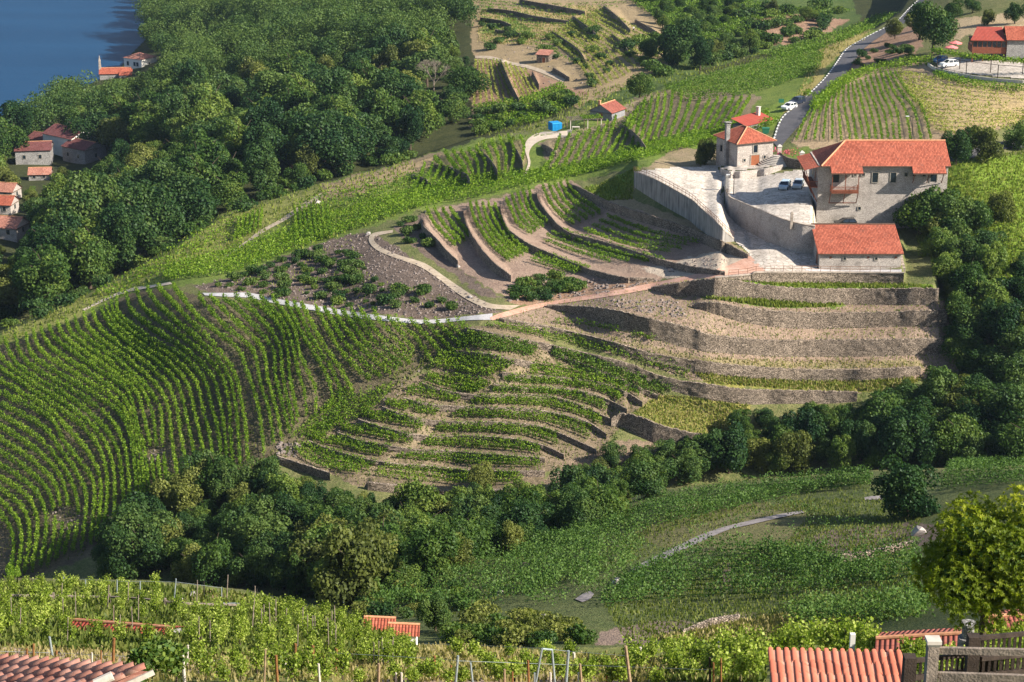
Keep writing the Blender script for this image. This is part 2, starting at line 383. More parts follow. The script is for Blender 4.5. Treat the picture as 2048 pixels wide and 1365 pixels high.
# ------------------------------------------------------------------ materials
class NT:
    def __init__(s, name):
        s.m = bpy.data.materials.new(name); s.m.use_nodes = True; s.t = s.m.node_tree; s.t.nodes.clear()
        s.out = s.n('ShaderNodeOutputMaterial')
    def n(s, typ, **k):
        x = s.t.nodes.new(typ)
        for a, b in k.items():
            if a.startswith('i_'):
                key = a[2:]; x.inputs[int(key) if key.isdigit() else key].default_value = b
            else: setattr(x, a, b)
        return x
    def l(s, a, b): s.t.links.new(a, b); return b
    def noise(s, vec, scale, detail=3, rough=0.55):
        x = s.n('ShaderNodeTexNoise', i_Scale=scale, i_Detail=detail, i_Roughness=rough)
        if vec is not None: s.l(vec, x.inputs['Vector'])
        return x.outputs['Fac']
    def ramp(s, fac, stops):
        x = s.n('ShaderNodeValToRGB'); s.l(fac, x.inputs[0]); e = x.color_ramp.elements
        while len(e) < len(stops): e.new(0.5)
        for i, (p, c) in enumerate(stops):
            e[i].position = p; e[i].color = (*c, 1) if len(c) == 3 else c
        return x.outputs[0]
    def mix(s, f, a, b, blend='MIX'):
        x = s.n('ShaderNodeMix', data_type='RGBA', blend_type=blend)
        for sock, v in ((x.inputs[0], f), (x.inputs[6], a), (x.inputs[7], b)):
            if hasattr(v, 'links'): s.l(v, sock)
            else: sock.default_value = v if not isinstance(v, tuple) else (*v, 1)[:4]
        return x.outputs[2]
    def math(s, op, a, b=0.0):
        x = s.n('ShaderNodeMath', operation=op)
        for sock, v in ((x.inputs[0], a), (x.inputs[1], b)):
            if hasattr(v, 'links'): s.l(v, sock)
            else: sock.default_value = v
        return x.outputs[0]
    def coord(s, which='Object'):
        return s.n('ShaderNodeTexCoord').outputs[which]
    def pos(s):
        return s.n('ShaderNodeNewGeometry').outputs['Position']
    def mapping(s, v, scale=(1, 1, 1), rot=(0, 0, 0)):
        x = s.n('ShaderNodeMapping'); x.inputs['Scale'].default_value = scale; x.inputs['Rotation'].default_value = rot
        s.l(v, x.inputs[0]); return x.outputs[0]
    def bump(s, h, strength=0.4, dist=0.1):
        x = s.n('ShaderNodeBump', i_Strength=strength, i_Distance=dist); s.l(h, x.inputs['Height']); return x.outputs[0]
    def pbsdf(s, color, rough=0.85, normal=None, **k):
        b = s.n('ShaderNodeBsdfPrincipled')
        if hasattr(color, 'links'): s.l(color, b.inputs['Base Color'])
        else: b.inputs['Base Color'].default_value = (*color, 1)[:4]
        if hasattr(rough, 'links'): s.l(rough, b.inputs['Roughness'])
        else: b.inputs['Roughness'].default_value = rough
        if 'Specular IOR Level' in b.inputs: b.inputs['Specular IOR Level'].default_value = k.get('spec', 0.25)
        b.inputs['Metallic'].default_value = k.get('metal', 0.0)
        if normal is not None: s.l(normal, b.inputs['Normal'])
        s.l(b.outputs[0], s.out.inputs[0]); return b
def simple(name, c, rough=0.8, var=0.25, scale=3.0, metal=0.0, spec=0.25, bump=0.0):
    m = NT(name); v = m.coord('Object')
    n = m.noise(v, scale, 4)
    c0 = tuple(x * (1 - var) for x in c); c1 = tuple(min(1, x * (1 + var)) for x in c)
    col = m.ramp(n, [(0.3, c0), (0.7, c1)])
    m.pbsdf(col, rough, m.bump(m.noise(v, scale * 6, 3), bump, 0.05) if bump else None, metal=metal, spec=spec)
    return m.m
def leafmat(name, cols, trans=0.35, objvar=0.5):
    """cols: three greens; each leaf takes its own shade, each tree its own tint"""
    m = NT(name)
    a = m.n('ShaderNodeAttribute', attribute_name='shade').outputs['Fac']
    oi = m.n('ShaderNodeObjectInfo').outputs['Random']
    nz = m.noise(m.pos(), 0.35, 3)
    f = m.math('ADD', m.math('MULTIPLY', a, 0.5), m.math('MULTIPLY', nz, 0.5))
    f = m.math('ADD', f, m.math('MULTIPLY', m.math('SUBTRACT', oi, 0.5), objvar))
    col = m.ramp(f, [(0.22, cols[0]), (0.5, cols[1]), (0.8, cols[2])])
    d = m.n('ShaderNodeBsdfDiffuse'); m.l(col, d.inputs[0])
    t = m.n('ShaderNodeBsdfTranslucent')
    m.l(m.mix(1.0, col, (1.3, 1.5, 0.5, 1), 'MULTIPLY'), t.inputs[0])
    g = m.n('ShaderNodeBsdfGlossy', i_Roughness=0.5); g.inputs[0].default_value = (0.9, 0.95, 1, 1)
    s1 = m.n('ShaderNodeMixShader', i_0=trans); m.l(d.outputs[0], s1.inputs[1]); m.l(t.outputs[0], s1.inputs[2])
    s2 = m.n('ShaderNodeMixShader', i_0=0.008); m.l(s1.outputs[0], s2.inputs[1]); m.l(g.outputs[0], s2.inputs[2])
    m.l(s2.outputs[0], m.out.inputs[0])
    return m.m
def stonemat(name, c_lo, c_hi, mortar, size=0.55, flat=0.6, mort=0.04, bump=0.8):
    m = NT(name); v = m.mapping(m.coord('Object'), (1 / size, 1 / size, 1 / (size * flat)))
    v2 = m.n('ShaderNodeVectorMath', operation='ADD'); m.l(v, v2.inputs[0])
    nn = m.n('ShaderNodeTexNoise', i_Scale=1.5, i_Detail=2); m.l(v, nn.inputs['Vector'])
    sc = m.n('ShaderNodeVectorMath', operation='SCALE', i_Scale=0.35); m.l(nn.outputs['Color'], sc.inputs[0]); m.l(sc.outputs[0], v2.inputs[1])
    vo = m.n('ShaderNodeTexVoronoi', feature='F1'); m.l(v2.outputs[0], vo.inputs['Vector'])
    ve = m.n('ShaderNodeTexVoronoi', feature='DISTANCE_TO_EDGE'); m.l(v2.outputs[0], ve.inputs['Vector'])
    sep = m.n('ShaderNodeSeparateColor'); m.l(vo.outputs['Color'], sep.inputs[0])
    big = m.noise(m.coord('Object'), 0.25, 4)
    f = m.math('ADD', m.math('MULTIPLY', sep.outputs[0], 0.6), m.math('MULTIPLY', big, 0.5))
    col = m.ramp(f, [(0.15, c_lo), (0.85, c_hi)])
    e = m.ramp(ve.outputs['Distance'], [(mort, (0, 0, 0)), (mort + 0.07, (1, 1, 1))])
    col = m.mix(e, mortar, col)
    st = m.ramp(m.noise(m.mapping(m.coord('Object'), (0.5, 0.5, 0.5)), 1.0, 4), [(0.5, (0, 0, 0)), (0.72, (1, 1, 1))])
    col = m.mix(m.math('MULTIPLY', st, 0.55), col, tuple(x * 0.4 for x in c_lo))
    h = m.math('ADD', m.math('MULTIPLY', e, 0.8), m.math('MULTIPLY', m.noise(m.coord('Object'), 9, 3), 0.5))
    m.pbsdf(col, 0.92, m.bump(h, bump, 0.12), spec=0.15)
    return m.m
def rooftile(name, base, var=0.25, pitch=0.24, course=0.42, dark=0.45):
    m = NT(name); uv = m.coord('UV')
    sx = m.n('ShaderNodeSeparateXYZ'); m.l(uv, sx.inputs[0])
    u = m.math('MULTIPLY', sx.outputs[0], 1 / pitch); w = m.math('MULTIPLY', sx.outputs[1], 1 / course)
    wave = m.math('ABSOLUTE', m.math('SINE', m.math('MULTIPLY', u, PI)))
    fr = m.math('FRACT', w)
    cell = m.n('ShaderNodeCombineXYZ'); m.l(m.math('FLOOR', u), cell.inputs[0]); m.l(m.math('FLOOR', w), cell.inputs[1])
    wn_ = m.n('ShaderNodeTexWhiteNoise', noise_dimensions='3D'); m.l(cell.outputs[0], wn_.inputs['Vector'])
    big = m.noise(m.coord('Object'), 0.35, 4)
    f = m.math('ADD', m.math('MULTIPLY', wn_.outputs['Value'], 0.5), m.math('MULTIPLY', big, 0.55))
    c0 = tuple(x * (1 - var) for x in base); c1 = (min(1, base[0] * (1 + var)), min(1, base[1] * (1 + var * 1.6)), min(1, base[2] * (1 + var * 1.8)))
    col = m.ramp(f, [(0.2, c0), (0.8, c1)])
    st = m.ramp(m.noise(m.coord('Object'), 0.8, 5, 0.65), [(0.55, (0, 0, 0)), (0.75, (1, 1, 1))])
    col = m.mix(m.math('MULTIPLY', st, 0.4), col, (0.13, 0.10, 0.08))
    gr = m.ramp(wave, [(0.12, (0, 0, 0)), (0.5, (1, 1, 1))])
    col = m.mix(gr, m.mix(1.0, col, (dark, dark, dark), 'MULTIPLY'), col)
    co = m.ramp(fr, [(0.0, (dark, dark, dark)), (0.12, (1, 1, 1))])
    col = m.mix(1.0, col, co, 'MULTIPLY')
    h = m.math('ADD', wave, m.math('MULTIPLY', fr, -0.4))
    m.pbsdf(col, 0.85, m.bump(h, 0.7, 0.08), spec=0.2)
    return m.m
M = {}
M['stone'] = stonemat('terrace_stone', (0.10, 0.078, 0.06), (0.60, 0.48, 0.38), (0.03, 0.024, 0.02), 1.0, 0.5, 0.06)
M['housestone'] = stonemat('house_stone', (0.27, 0.235, 0.215), (0.60, 0.535, 0.485), (0.21, 0.18, 0.165), 0.8, 0.45, 0.02, 0.35)
M['greystone'] = stonemat('grey_stone', (0.20, 0.19, 0.19), (0.46, 0.44, 0.42), (0.10, 0.09, 0.09), 0.6, 0.55, 0.03, 0.5)
M['cap'] = simple('wall_capping', (0.36, 0.30, 0.25), 0.9, 0.35, 1.5, bump=0.3)
def concwall():
    m = NT('stained_concrete'); v = m.coord('Object')
    a = m.noise(m.mapping(v, (1.3, 1.3, 0.18)), 1.0, 5, 0.6)
    b = m.noise(v, 0.5, 4)
    col = m.ramp(m.math('ADD', m.math('MULTIPLY', a, 0.7), m.math('MULTIPLY', b, 0.3)), [(0.33, (0.09, 0.085, 0.08)), (0.5, (0.26, 0.24, 0.225)), (0.65, (0.36, 0.335, 0.31))])
    m.pbsdf(col, 0.9, m.bump(m.noise(v, 3, 4), 0.5, 0.1)); return m.m
M['concrete_wall'] = concwall()
M['roof'] = rooftile('roof_tiles_orange', (0.38, 0.095, 0.055), 0.32)
M['roof_old'] = rooftile('roof_tiles_old', (0.30, 0.085, 0.06), 0.35)
M['roof_painted_shade'] = rooftile('roof_tiles_painted_shade', (0.17, 0.055, 0.05), 0.35)  # lakeside cluster roofs: their shade is put into the tile colour
M['roof_pink'] = rooftile('roof_tiles_faded', (0.42, 0.17, 0.12), 0.3)
M['roof_sheet'] = rooftile('roof_sheet_red', (0.34, 0.065, 0.045), 0.08, 0.3, 2.0, 0.8)
M['ridge'] = simple('ridge_tiles', (0.55, 0.27, 0.15), 0.85, 0.25, 4)
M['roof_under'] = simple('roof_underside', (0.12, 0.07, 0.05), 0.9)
M['plaster'] = simple('white_plaster', (0.74, 0.71, 0.66), 0.9, 0.08, 1.0)
M['grey'] = simple('grey_render_and_shade', (0.22, 0.22, 0.23), 0.9, 0.25, 1.5)
M['window'] = simple('window_glass', (0.012, 0.02, 0.03), 0.12, 0.3, 2, spec=0.6)
M['frame'] = simple('window_frame', (0.30, 0.27, 0.23), 0.8)
M['wood'] = simple('stained_wood', (0.20, 0.065, 0.035), 0.75, 0.3, 6)
M['door'] = simple('door_wood', (0.26, 0.085, 0.035), 0.7, 0.25, 8)
M['darkwood'] = simple('dark_fence_wood', (0.045, 0.032, 0.025), 0.9, 0.4, 5, bump=0.3)
M['greywood'] = simple('weathered_wood', (0.23, 0.185, 0.15), 0.9, 0.35, 5, bump=0.4)
M['post'] = simple('post_wood', (0.30, 0.21, 0.13), 0.9, 0.35, 6, bump=0.4)
M['rustpost'] = simple('brown_post', (0.22, 0.10, 0.035), 0.9, 0.35, 6, bump=0.4)
M['palepost'] = simple('pale_post', (0.52, 0.46, 0.40), 0.9, 0.2, 6)
M['metalpost'] = simple('galvanised_post', (0.30, 0.35, 0.36), 0.5, 0.2, 5, metal=0.3)
M['metal'] = simple('dark_metal', (0.05, 0.045, 0.045), 0.5, 0.3, 5, metal=0.5)
M['rust'] = simple('rusty_rail', (0.20, 0.10, 0.06), 0.7, 0.3, 5)
M['bark'] = simple('bark', (0.085, 0.062, 0.045), 0.95, 0.35, 4, bump=0.5)
M['deadwood'] = simple('bare_twigs', (0.26, 0.21, 0.17), 0.95, 0.25, 4)
M['rubber'] = simple('rubber', (0.015, 0.015, 0.016), 0.8)
M['rim'] = simple('wheel_rim', (0.4, 0.4, 0.42), 0.35, 0.1, metal=0.7)
M['carglass'] = simple('car_glass', (0.015, 0.022, 0.03), 0.08, 0.2, spec=0.8)
M['lamp'] = simple('lamp_lens', (0.7, 0.7, 0.7), 0.15, 0.1, spec=0.8)
M['tail'] = simple('tail_lens', (0.35, 0.02, 0.02), 0.2, 0.1)
for k, c in (('white', (0.80, 0.80, 0.80)), ('navy', (0.02, 0.028, 0.05)), ('paleblue', (0.42, 0.52, 0.60)), ('silver', (0.45, 0.50, 0.55)), ('black', (0.015, 0.016, 0.018)), ('blue', (0.06, 0.16, 0.36))):
    M['paint_' + k] = simple('car_paint_' + k, c, 0.25, 0.03, 2, spec=0.6)
M['bluebin'] = simple('blue_plastic', (0.01, 0.24, 0.55), 0.5, 0.15, 2)
M['greenbin'] = simple('green_plastic', (0.03, 0.16, 0.09), 0.5, 0.1)
M['pink'] = simple('pink_canvas', (0.75, 0.22, 0.22), 0.8, 0.1)
M['rock'] = simple('granite_rock', (0.36, 0.32, 0.30), 0.95, 0.35, 2.5, bump=0.8)
M['flower'] = simple('pink_flowers', (0.65, 0.05, 0.16), 0.8, 0.3, 8)
M['whitestone'] = simple('pale_granite', (0.55, 0.50, 0.44), 0.9, 0.2, 3, bump=0.3)
# greens
M['vine'] = leafmat('vine_leaves', [(0.055, 0.115, 0.010), (0.130, 0.220, 0.016), (0.24, 0.33, 0.035)], 0.34, 0.2)
M['vine_dark'] = leafmat('vine_leaves_deep', [(0.045, 0.095, 0.012), (0.10, 0.175, 0.02), (0.17, 0.25, 0.04)], 0.3, 0.2)
M['vine_pale'] = leafmat('vine_leaves_pale', [(0.12, 0.14, 0.03), (0.23, 0.26, 0.05), (0.36, 0.36, 0.10)], 0.32, 0.25)
M['vine_near'] = leafmat('vine_leaves_near', [(0.08, 0.125, 0.012), (0.20, 0.27, 0.028), (0.42, 0.47, 0.11)], 0.36, 0.25)
M['tree_dark'] = leafmat('oak_leaves_dark', [(0.016, 0.045, 0.015), (0.044, 0.088, 0.023), (0.105, 0.155, 0.036)], 0.25, 0.4)
M['tree_mid'] = leafmat('oak_leaves_mid', [(0.026, 0.062, 0.014), (0.072, 0.125, 0.024), (0.165, 0.215, 0.040)], 0.28, 0.4)
M['tree_olive'] = leafmat('willow_leaves', [(0.055, 0.072, 0.02), (0.12, 0.140, 0.032), (0.21, 0.225, 0.055)], 0.28, 0.3)
M['tree_bright'] = leafmat('chestnut_leaves_bright', [(0.045, 0.08, 0.006), (0.145, 0.185, 0.010), (0.36, 0.38, 0.03)], 0.30, 0.0)
M['grassm'] = leafmat('grass_blades', [(0.08, 0.115, 0.018), (0.15, 0.19, 0.03), (0.26, 0.27, 0.07)], 0.3, 0.0)
M['drygrass'] = leafmat('dry_grass_blades', [(0.17, 0.15, 0.05), (0.28, 0.24, 0.10), (0.40, 0.33, 0.17)], 0.3, 0.0)
M['vine_shade'] = leafmat('vine_leaves_painted_shade', [(0.03, 0.07, 0.015), (0.065, 0.125, 0.025), (0.12, 0.19, 0.045)], 0.25, 0.25)  # darker copy of the vine greens, the near slope's shade painted into the leaves
M['weedm'] = leafmat('weed_blades', [(0.06, 0.09, 0.018), (0.11, 0.14, 0.03), (0.20, 0.21, 0.06)], 0.3, 0.0)
M['rubble'] = simple('rubble_stone', (0.19, 0.155, 0.14), 0.95, 0.5, 0.8, bump=0.5)

# ------------------------------------------------------------------ the ground sheet
SOIL = ((0.27, 0.185, 0.145), (0.37, 0.27, 0.21)); DARKSOIL_AND_SHADE = ((0.13, 0.095, 0.078), (0.21, 0.16, 0.13))
GRASS = ((0.10, 0.155, 0.03), (0.19, 0.235, 0.055)); BRIGHT = ((0.13, 0.215, 0.025), (0.20, 0.29, 0.045)); OLIVE = ((0.10, 0.125, 0.04), (0.20, 0.19, 0.085))
STRAW = ((0.36, 0.265, 0.14), (0.48, 0.37, 0.20)); DRY = ((0.26, 0.20, 0.115), (0.36, 0.27, 0.165)); SCREE = ((0.10, 0.075, 0.062), (0.19, 0.145, 0.12))
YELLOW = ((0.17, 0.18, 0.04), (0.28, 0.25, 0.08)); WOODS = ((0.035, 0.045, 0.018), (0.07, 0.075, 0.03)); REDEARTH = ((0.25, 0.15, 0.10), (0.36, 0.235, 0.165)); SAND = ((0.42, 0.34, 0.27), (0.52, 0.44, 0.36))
DARKGREEN = ((0.05, 0.085, 0.025), (0.10, 0.135, 0.04))
REG = [
 (None, OLIVE),
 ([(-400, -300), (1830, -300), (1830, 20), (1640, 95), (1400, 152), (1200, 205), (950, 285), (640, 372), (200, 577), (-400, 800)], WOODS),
 ([(940, 0), (1250, -20), (1340, 60), (1400, 100), (1290, 170), (1160, 215), (1050, 215), (940, 260), (945, 120)], DRY),
 ([(950, 110), (990, 118), (1020, 150), (1060, 140), (1120, 165), (1180, 190), (1050, 215), (945, 225)], REDEARTH),
 ([(960, 25), (1190, 10), (1200, 40), (1060, 90), (955, 80)], ((0.32, 0.24, 0.11), (0.42, 0.32, 0.17))),
 ([(965, 35), (1030, 40), (1070, 60), (1040, 75), (960, 65)], GRASS),
 ([(1320, 0), (1700, -20), (1720, 40), (1640, 80), (1400, 140), (1340, 100)], DARKGREEN),
 ([(1500, 40), (1580, 30), (1700, 40), (1620, 80), (1520, 95)], REDEARTH),
 ([(1160, 215), (1300, 150), (1420, 100), (1400, 150), (1240, 208)], DARKGREEN),
 # ridge and its green flank
 ([(-360, 800), (0, 664), (200, 575), (440, 430), (640, 368), (830, 318), (950, 280), (1110, 260), (1240, 205), (1400, 150), (1640, 94), (1750, 56), (1760, 90), (1620, 190), (1545, 250), (1400, 300), (1290, 335), (1100, 372), (930, 402), (830, 425), (700, 470), (600, 505), (470, 555), (330, 578), (200, 620), (0, 690), (-360, 820)], GRASS),
 ([(200, 575), (440, 432), (640, 370), (830, 320), (880, 320), (700, 385), (560, 440), (440, 520), (250, 575), (150, 640), (0, 690), (0, 665)], ((0.16, 0.18, 0.045), (0.27, 0.27, 0.09))),
 ([(640, 372), (830, 318), (880, 305), (900, 320), (830, 345), (700, 395), (640, 400)], DRY),
 ([(860, 322), (900, 306), (1000, 290), (1050, 275), (1050, 330), (1000, 352), (940, 350), (850, 345)], ((0.17, 0.16, 0.07), (0.26, 0.21, 0.12))),
 ([(1080, 285), (1240, 232), (1260, 200), (1345, 175), (1520, 195), (1500, 230), (1330, 290), (1200, 325), (1100, 345)], ((0.20, 0.165, 0.10), (0.29, 0.225, 0.15))),
 ([(1560, 255), (1290, 320), (1100, 358), (930, 388), (830, 410), (700, 450), (600, 490), (470, 540), (600, 440), (830, 385), (1080, 345), (1290, 285), (1480, 245), (1600, 180), (1650, 110), (1660, 130), (1610, 205)], ((0.13, 0.20, 0.03), (0.21, 0.27, 0.055))),
 ([(1190, 372), (1290, 330), (1270, 345), (1265, 400), (1210, 402), (1165, 378)], BRIGHT),
 # crescents
 ([(840, 432), (930, 405), (1000, 395), (1075, 372), (1135, 362), (1200, 395), (1300, 430), (1400, 468), (1500, 512), (1490, 535), (1320, 562), (1190, 575), (1020, 600), (900, 530)], SOIL),
 ([(1205, 402), (1268, 372), (1268, 400), (1440, 470), (1496, 508), (1400, 465), (1261, 418)], ((0.24, 0.19, 0.11), (0.33, 0.26, 0.16))),
 ([(1280, 540), (1400, 510), (1440, 500), (1500, 520), (1460, 535), (1340, 560)], SAND),
 # bank
 ([(380, 575), (470, 552), (600, 502), (700, 468), (760, 470), (840, 530), (960, 600), (1000, 625), (850, 640), (640, 615), (430, 585)], SCREE),
 ([(380, 575), (600, 560), (740, 615), (840, 636), (640, 615), (430, 585)], DARKSOIL_AND_SHADE),  # lower half of the bank, its shade painted as a dark ground tone
 ([(780, 455), (840, 432), (900, 530), (1010, 600), (1050, 605), (960, 590), (850, 510)], DARKSOIL_AND_SHADE),
 ([(1010, 605), (1060, 560), (1190, 560), (1330, 562), (1200, 590), (1060, 612)], REDEARTH),
 # dome
 ([(-360, 830), (0, 692), (150, 645), (250, 590), (330, 575), (430, 600), (560, 615), (720, 645), (945, 650), (900, 690), (830, 745), (760, 830), (600, 905), (450, 970), (250, 1090), (0, 1180), (-360, 1180)], ((0.10, 0.08, 0.055), (0.17, 0.145, 0.085))),
 # narrow terraces
 ([(945, 655), (1060, 640), (1110, 700), (1330, 790), (1250, 830), (1210, 905), (1090, 945), (1060, 990), (735, 975), (540, 915), (620, 880), (760, 790), (860, 740), (900, 690)], ((0.15, 0.12, 0.075), (0.245, 0.185, 0.13))),
 ([(1070, 715), (1115, 705), (1000, 790), (900, 840), (780, 930), (735, 960), (720, 955), (880, 830), (960, 780)], ((0.21, 0.165, 0.10), (0.30, 0.235, 0.16))),
 # big bare terraces
 ([(1000, 635), (1100, 600), (1300, 575), (1430, 590), (1900, 600), (1920, 740), (1700, 790), (1380, 760), (1200, 700)], ((0.215, 0.155, 0.12), (0.33, 0.245, 0.185))),
 ([(1000, 640), (1110, 650), (1240, 680), (1400, 715), (1600, 725), (1840, 720), (1850, 735), (1500, 738), (1380, 720), (1200, 675), (1050, 645)], ((0.20, 0.165, 0.09), (0.29, 0.235, 0.14))),
 ([(1380, 590), (1440, 590), (1560, 600), (1700, 607), (1690, 615), (1550, 618), (1440, 600)], GRASS),
 ([(1310, 575), (1430, 556), (1540, 566), (1810, 568), (1860, 570), (1870, 580), (1600, 580), (1480, 565), (1400, 562)], BRIGHT),
 ([(1385, 745), (1600, 760), (1780, 758), (1850, 755), (1800, 785), (1600, 783), (1420, 770)], YELLOW),
 ([(1260, 830), (1320, 790), (1400, 795), (1500, 805), (1480, 880), (1380, 868)], YELLOW),
 ([(1080, 960), (1230, 880), (1400, 880), (1350, 960), (1150, 1000)], ((0.16, 0.12, 0.085), (0.26, 0.195, 0.14))),
 # yard surroundings
 ([(1290, 335), (1360, 296), (1440, 300), (1440, 335), (1290, 345)], ((0.22, 0.19, 0.10), (0.36, 0.27, 0.18))),
 ([(1560, 300), (1660, 290), (1620, 300), (1620, 335), (1560, 325)], GRASS),
 # right
 ([(1580, 290), (1640, 190), (1700, 150), (1830, 115), (1880, 160), (2100, 175), (2400, 180), (2400, 250), (2048, 245), (1940, 275), (1880, 300), (1640, 300)], ((0.33, 0.235, 0.15), (0.44, 0.33, 0.21))),
 ([(1790, 165), (2100, 175), (2400, 180), (2400, 250), (2048, 240), (1880, 270), (1830, 230)], STRAW),
 ([(1690, 120), (1760, 70), (1830, 45), (1850, 95), (1760, 130), (1700, 150)], REDEARTH),
 ([(1880, 40), (2400, 0), (2400, 50), (1960, 60), (1890, 90)], ((0.38, 0.28, 0.17), (0.46, 0.36, 0.23))),
 ([(1650, 75), (1750, 50), (1720, 80), (1660, 130), (1620, 200), (1570, 245), (1560, 235), (1630, 150)], ((0.30, 0.25, 0.08), (0.40, 0.33, 0.13))),
 ([(1890, 330), (1990, 310), (2400, 300), (2400, 620), (1950, 620), (1830, 480)], ((0.14, 0.22, 0.025), (0.21, 0.30, 0.04))),
 # near slope B
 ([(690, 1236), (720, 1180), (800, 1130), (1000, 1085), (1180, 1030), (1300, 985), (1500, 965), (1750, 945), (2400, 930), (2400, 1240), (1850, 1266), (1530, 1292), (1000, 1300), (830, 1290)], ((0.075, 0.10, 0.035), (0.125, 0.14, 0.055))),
 ([(1250, 1070), (1400, 1000), (1600, 1010), (1640, 1040), (1590, 1100), (1380, 1110)], ((0.12, 0.125, 0.05), (0.18, 0.16, 0.08))),
 ([(1590, 1105), (1640, 1065), (1830, 1045), (1900, 1060), (1830, 1100), (1680, 1120)], DARKSOIL_AND_SHADE),
 ([(1447, 1122), (1466, 1124), (1460, 1182), (1432, 1182)], DARKSOIL_AND_SHADE),
 ([(1020, 1132), (1100, 1112), (1110, 1120), (1060, 1130)], DARKSOIL_AND_SHADE),
 ([(1190, 1290), (1200, 1265), (1320, 1240), (1400, 1245), (1300, 1290)], ((0.19, 0.14, 0.12), (0.27, 0.2, 0.16))),
 ([(1360, 1285), (1450, 1225), (1580, 1230), (1540, 1280)], ((0.18, 0.17, 0.07), (0.30, 0.24, 0.14))),
 # near slope A
 ([(-400, 1160), (0, 1160), (300, 1165), (500, 1185), (700, 1235), (830, 1292), (1000, 1302), (1530, 1292), (1800, 1284), (2400, 1240), (2400, 1720), (-400, 1720)], ((0.15, 0.18, 0.05), (0.26, 0.26, 0.09))),
 ([(370, 1190), (400, 1180), (520, 1195), (560, 1210), (450, 1212), (365, 1205)], ((0.33, 0.20, 0.12), (0.42, 0.28, 0.18))),
 ([(-400, 1293), (0, 1295), (180, 1300), (330, 1312), (440, 1318), (440, 1345), (0, 1340), (-400, 1340)], ((0.36, 0.26, 0.19), (0.46, 0.35, 0.27))),
 ([(700, 1325), (760, 1330), (900, 1350), (1300, 1352), (1400, 1365), (1400, 1400), (700, 1400)], ((0.33, 0.23, 0.16), (0.44, 0.33, 0.24))),
 ([(850, 1290), (1000, 1302), (1060, 1310), (1040, 1330), (880, 1320)], ((0.27, 0.23, 0.11), (0.38, 0.30, 0.16))),
]
CA = np.zeros((NY, NX, 3)); CB = np.zeros((NY, NX, 3))
jx = vnoise(GX / 14, GY / 9, 3) * 12 + vnoise(GX / 5, GY / 4, 4) * 5
jy = vnoise(GX / 13 + 70, GY / 9, 5) * 8 + vnoise(GX / 5, GY / 4 + 40, 6) * 3
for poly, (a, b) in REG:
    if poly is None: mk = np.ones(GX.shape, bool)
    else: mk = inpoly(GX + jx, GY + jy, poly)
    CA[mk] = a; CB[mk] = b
idx = np.arange(NX * NY).reshape(NY, NX)
FQ = np.stack([idx[:-1, :-1], idx[1:, :-1], idx[1:, 1:], idx[:-1, 1:]], -1).reshape(-1, 4)
def groundmat():
    m = NT('ground'); p = m.pos()
    a = m.n('ShaderNodeAttribute', attribute_name='tone_a').outputs['Color']
    b = m.n('ShaderNodeAttribute', attribute_name='tone_b').outputs['Color']
    n1 = m.noise(p, 0.22, 5, 0.65); n2 = m.noise(p, 1.6, 4, 0.7); n3 = m.noise(p, 7.0, 2, 0.6)
    f = m.ramp(m.math('ADD', m.math('MULTIPLY', n1, 0.45), m.math('MULTIPLY', n2, 0.55)), [(0.40, (0, 0, 0)), (0.60, (1, 1, 1))])
    col = m.mix(f, a, b)
    sp = m.ramp(n3, [(0.38, (0.62, 0.62, 0.62)), (0.62, (1.28, 1.26, 1.22))])
    col = m.mix(1.0, col, sp, 'MULTIPLY')
    h = m.math('ADD', m.math('MULTIPLY', n2, 0.7), m.math('MULTIPLY', n3, 0.3))
    m.pbsdf(col, 0.95, m.bump(h, 0.9, 0.45), spec=0.1)
    return m.m
one = np.ones((NY * NX, 1))
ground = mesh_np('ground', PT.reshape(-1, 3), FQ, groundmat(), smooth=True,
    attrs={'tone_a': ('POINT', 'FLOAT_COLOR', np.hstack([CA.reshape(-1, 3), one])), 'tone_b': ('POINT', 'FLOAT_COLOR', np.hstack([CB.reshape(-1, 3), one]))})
tag(ground, 'terraced hillsides of soil and grass falling to the lake', 'hillside', kind='structure')
# ------------------------------------------------------------------ water
def watermat():
    m = NT('lake_water'); p = m.pos()
    n = m.noise(m.mapping(p, (0.35, 0.9, 1)), 1.0, 4, 0.7); n2 = m.noise(m.mapping(p, (0.01, 0.03, 1)), 1.0, 3)
    col = m.ramp(n2, [(0.3, (0.008, 0.042, 0.105)), (0.7, (0.011, 0.055, 0.13))])
    m.pbsdf(col, 0.5, m.bump(n, 0.5, 0.6), spec=0.12)
    return m.m
w_ = MB(); w_.face([(-6000, -200, -150), (6000, -200, -150), (6000, 9000, -150), (-6000, 9000, -150)])
tag(w_.build('water', watermat()), 'deep blue lake at the foot of the wooded slope', 'lake', kind='structure')

# ------------------------------------------------------------------ ribbons lying on the ground
def ribbon(name, ea, eb, mat, label, cat, n=None, lift=0.10, nw=5, kind='structure'):
    L = max(len(ea), len(eb))
    n = n or max(8, int(np.linalg.norm(np.diff(np.array(ea, float), axis=0), axis=1).sum() / 4))
    a = resample(ea, n=n); b = resample(eb, n=n)
    t = np.linspace(0, 1, nw)[:, None, None]
    pp = a[None] * (1 - t) + b[None] * t
    g = G(pp[..., 0].ravel(), pp[..., 1].ravel()).reshape(nw, n, 3)
    g[..., 2] += lift; g[..., 1] -= lift * 0.5
    ii = np.arange(nw * n).reshape(nw, n)
    f = np.stack([ii[:-1, :-1], ii[1:, :-1], ii[1:, 1:], ii[:-1, 1:]], -1).reshape(-1, 4)
    o = mesh_np(name, g.reshape(-1, 3), f, mat, smooth=True)
    return tag(o, label, cat, kind=kind)
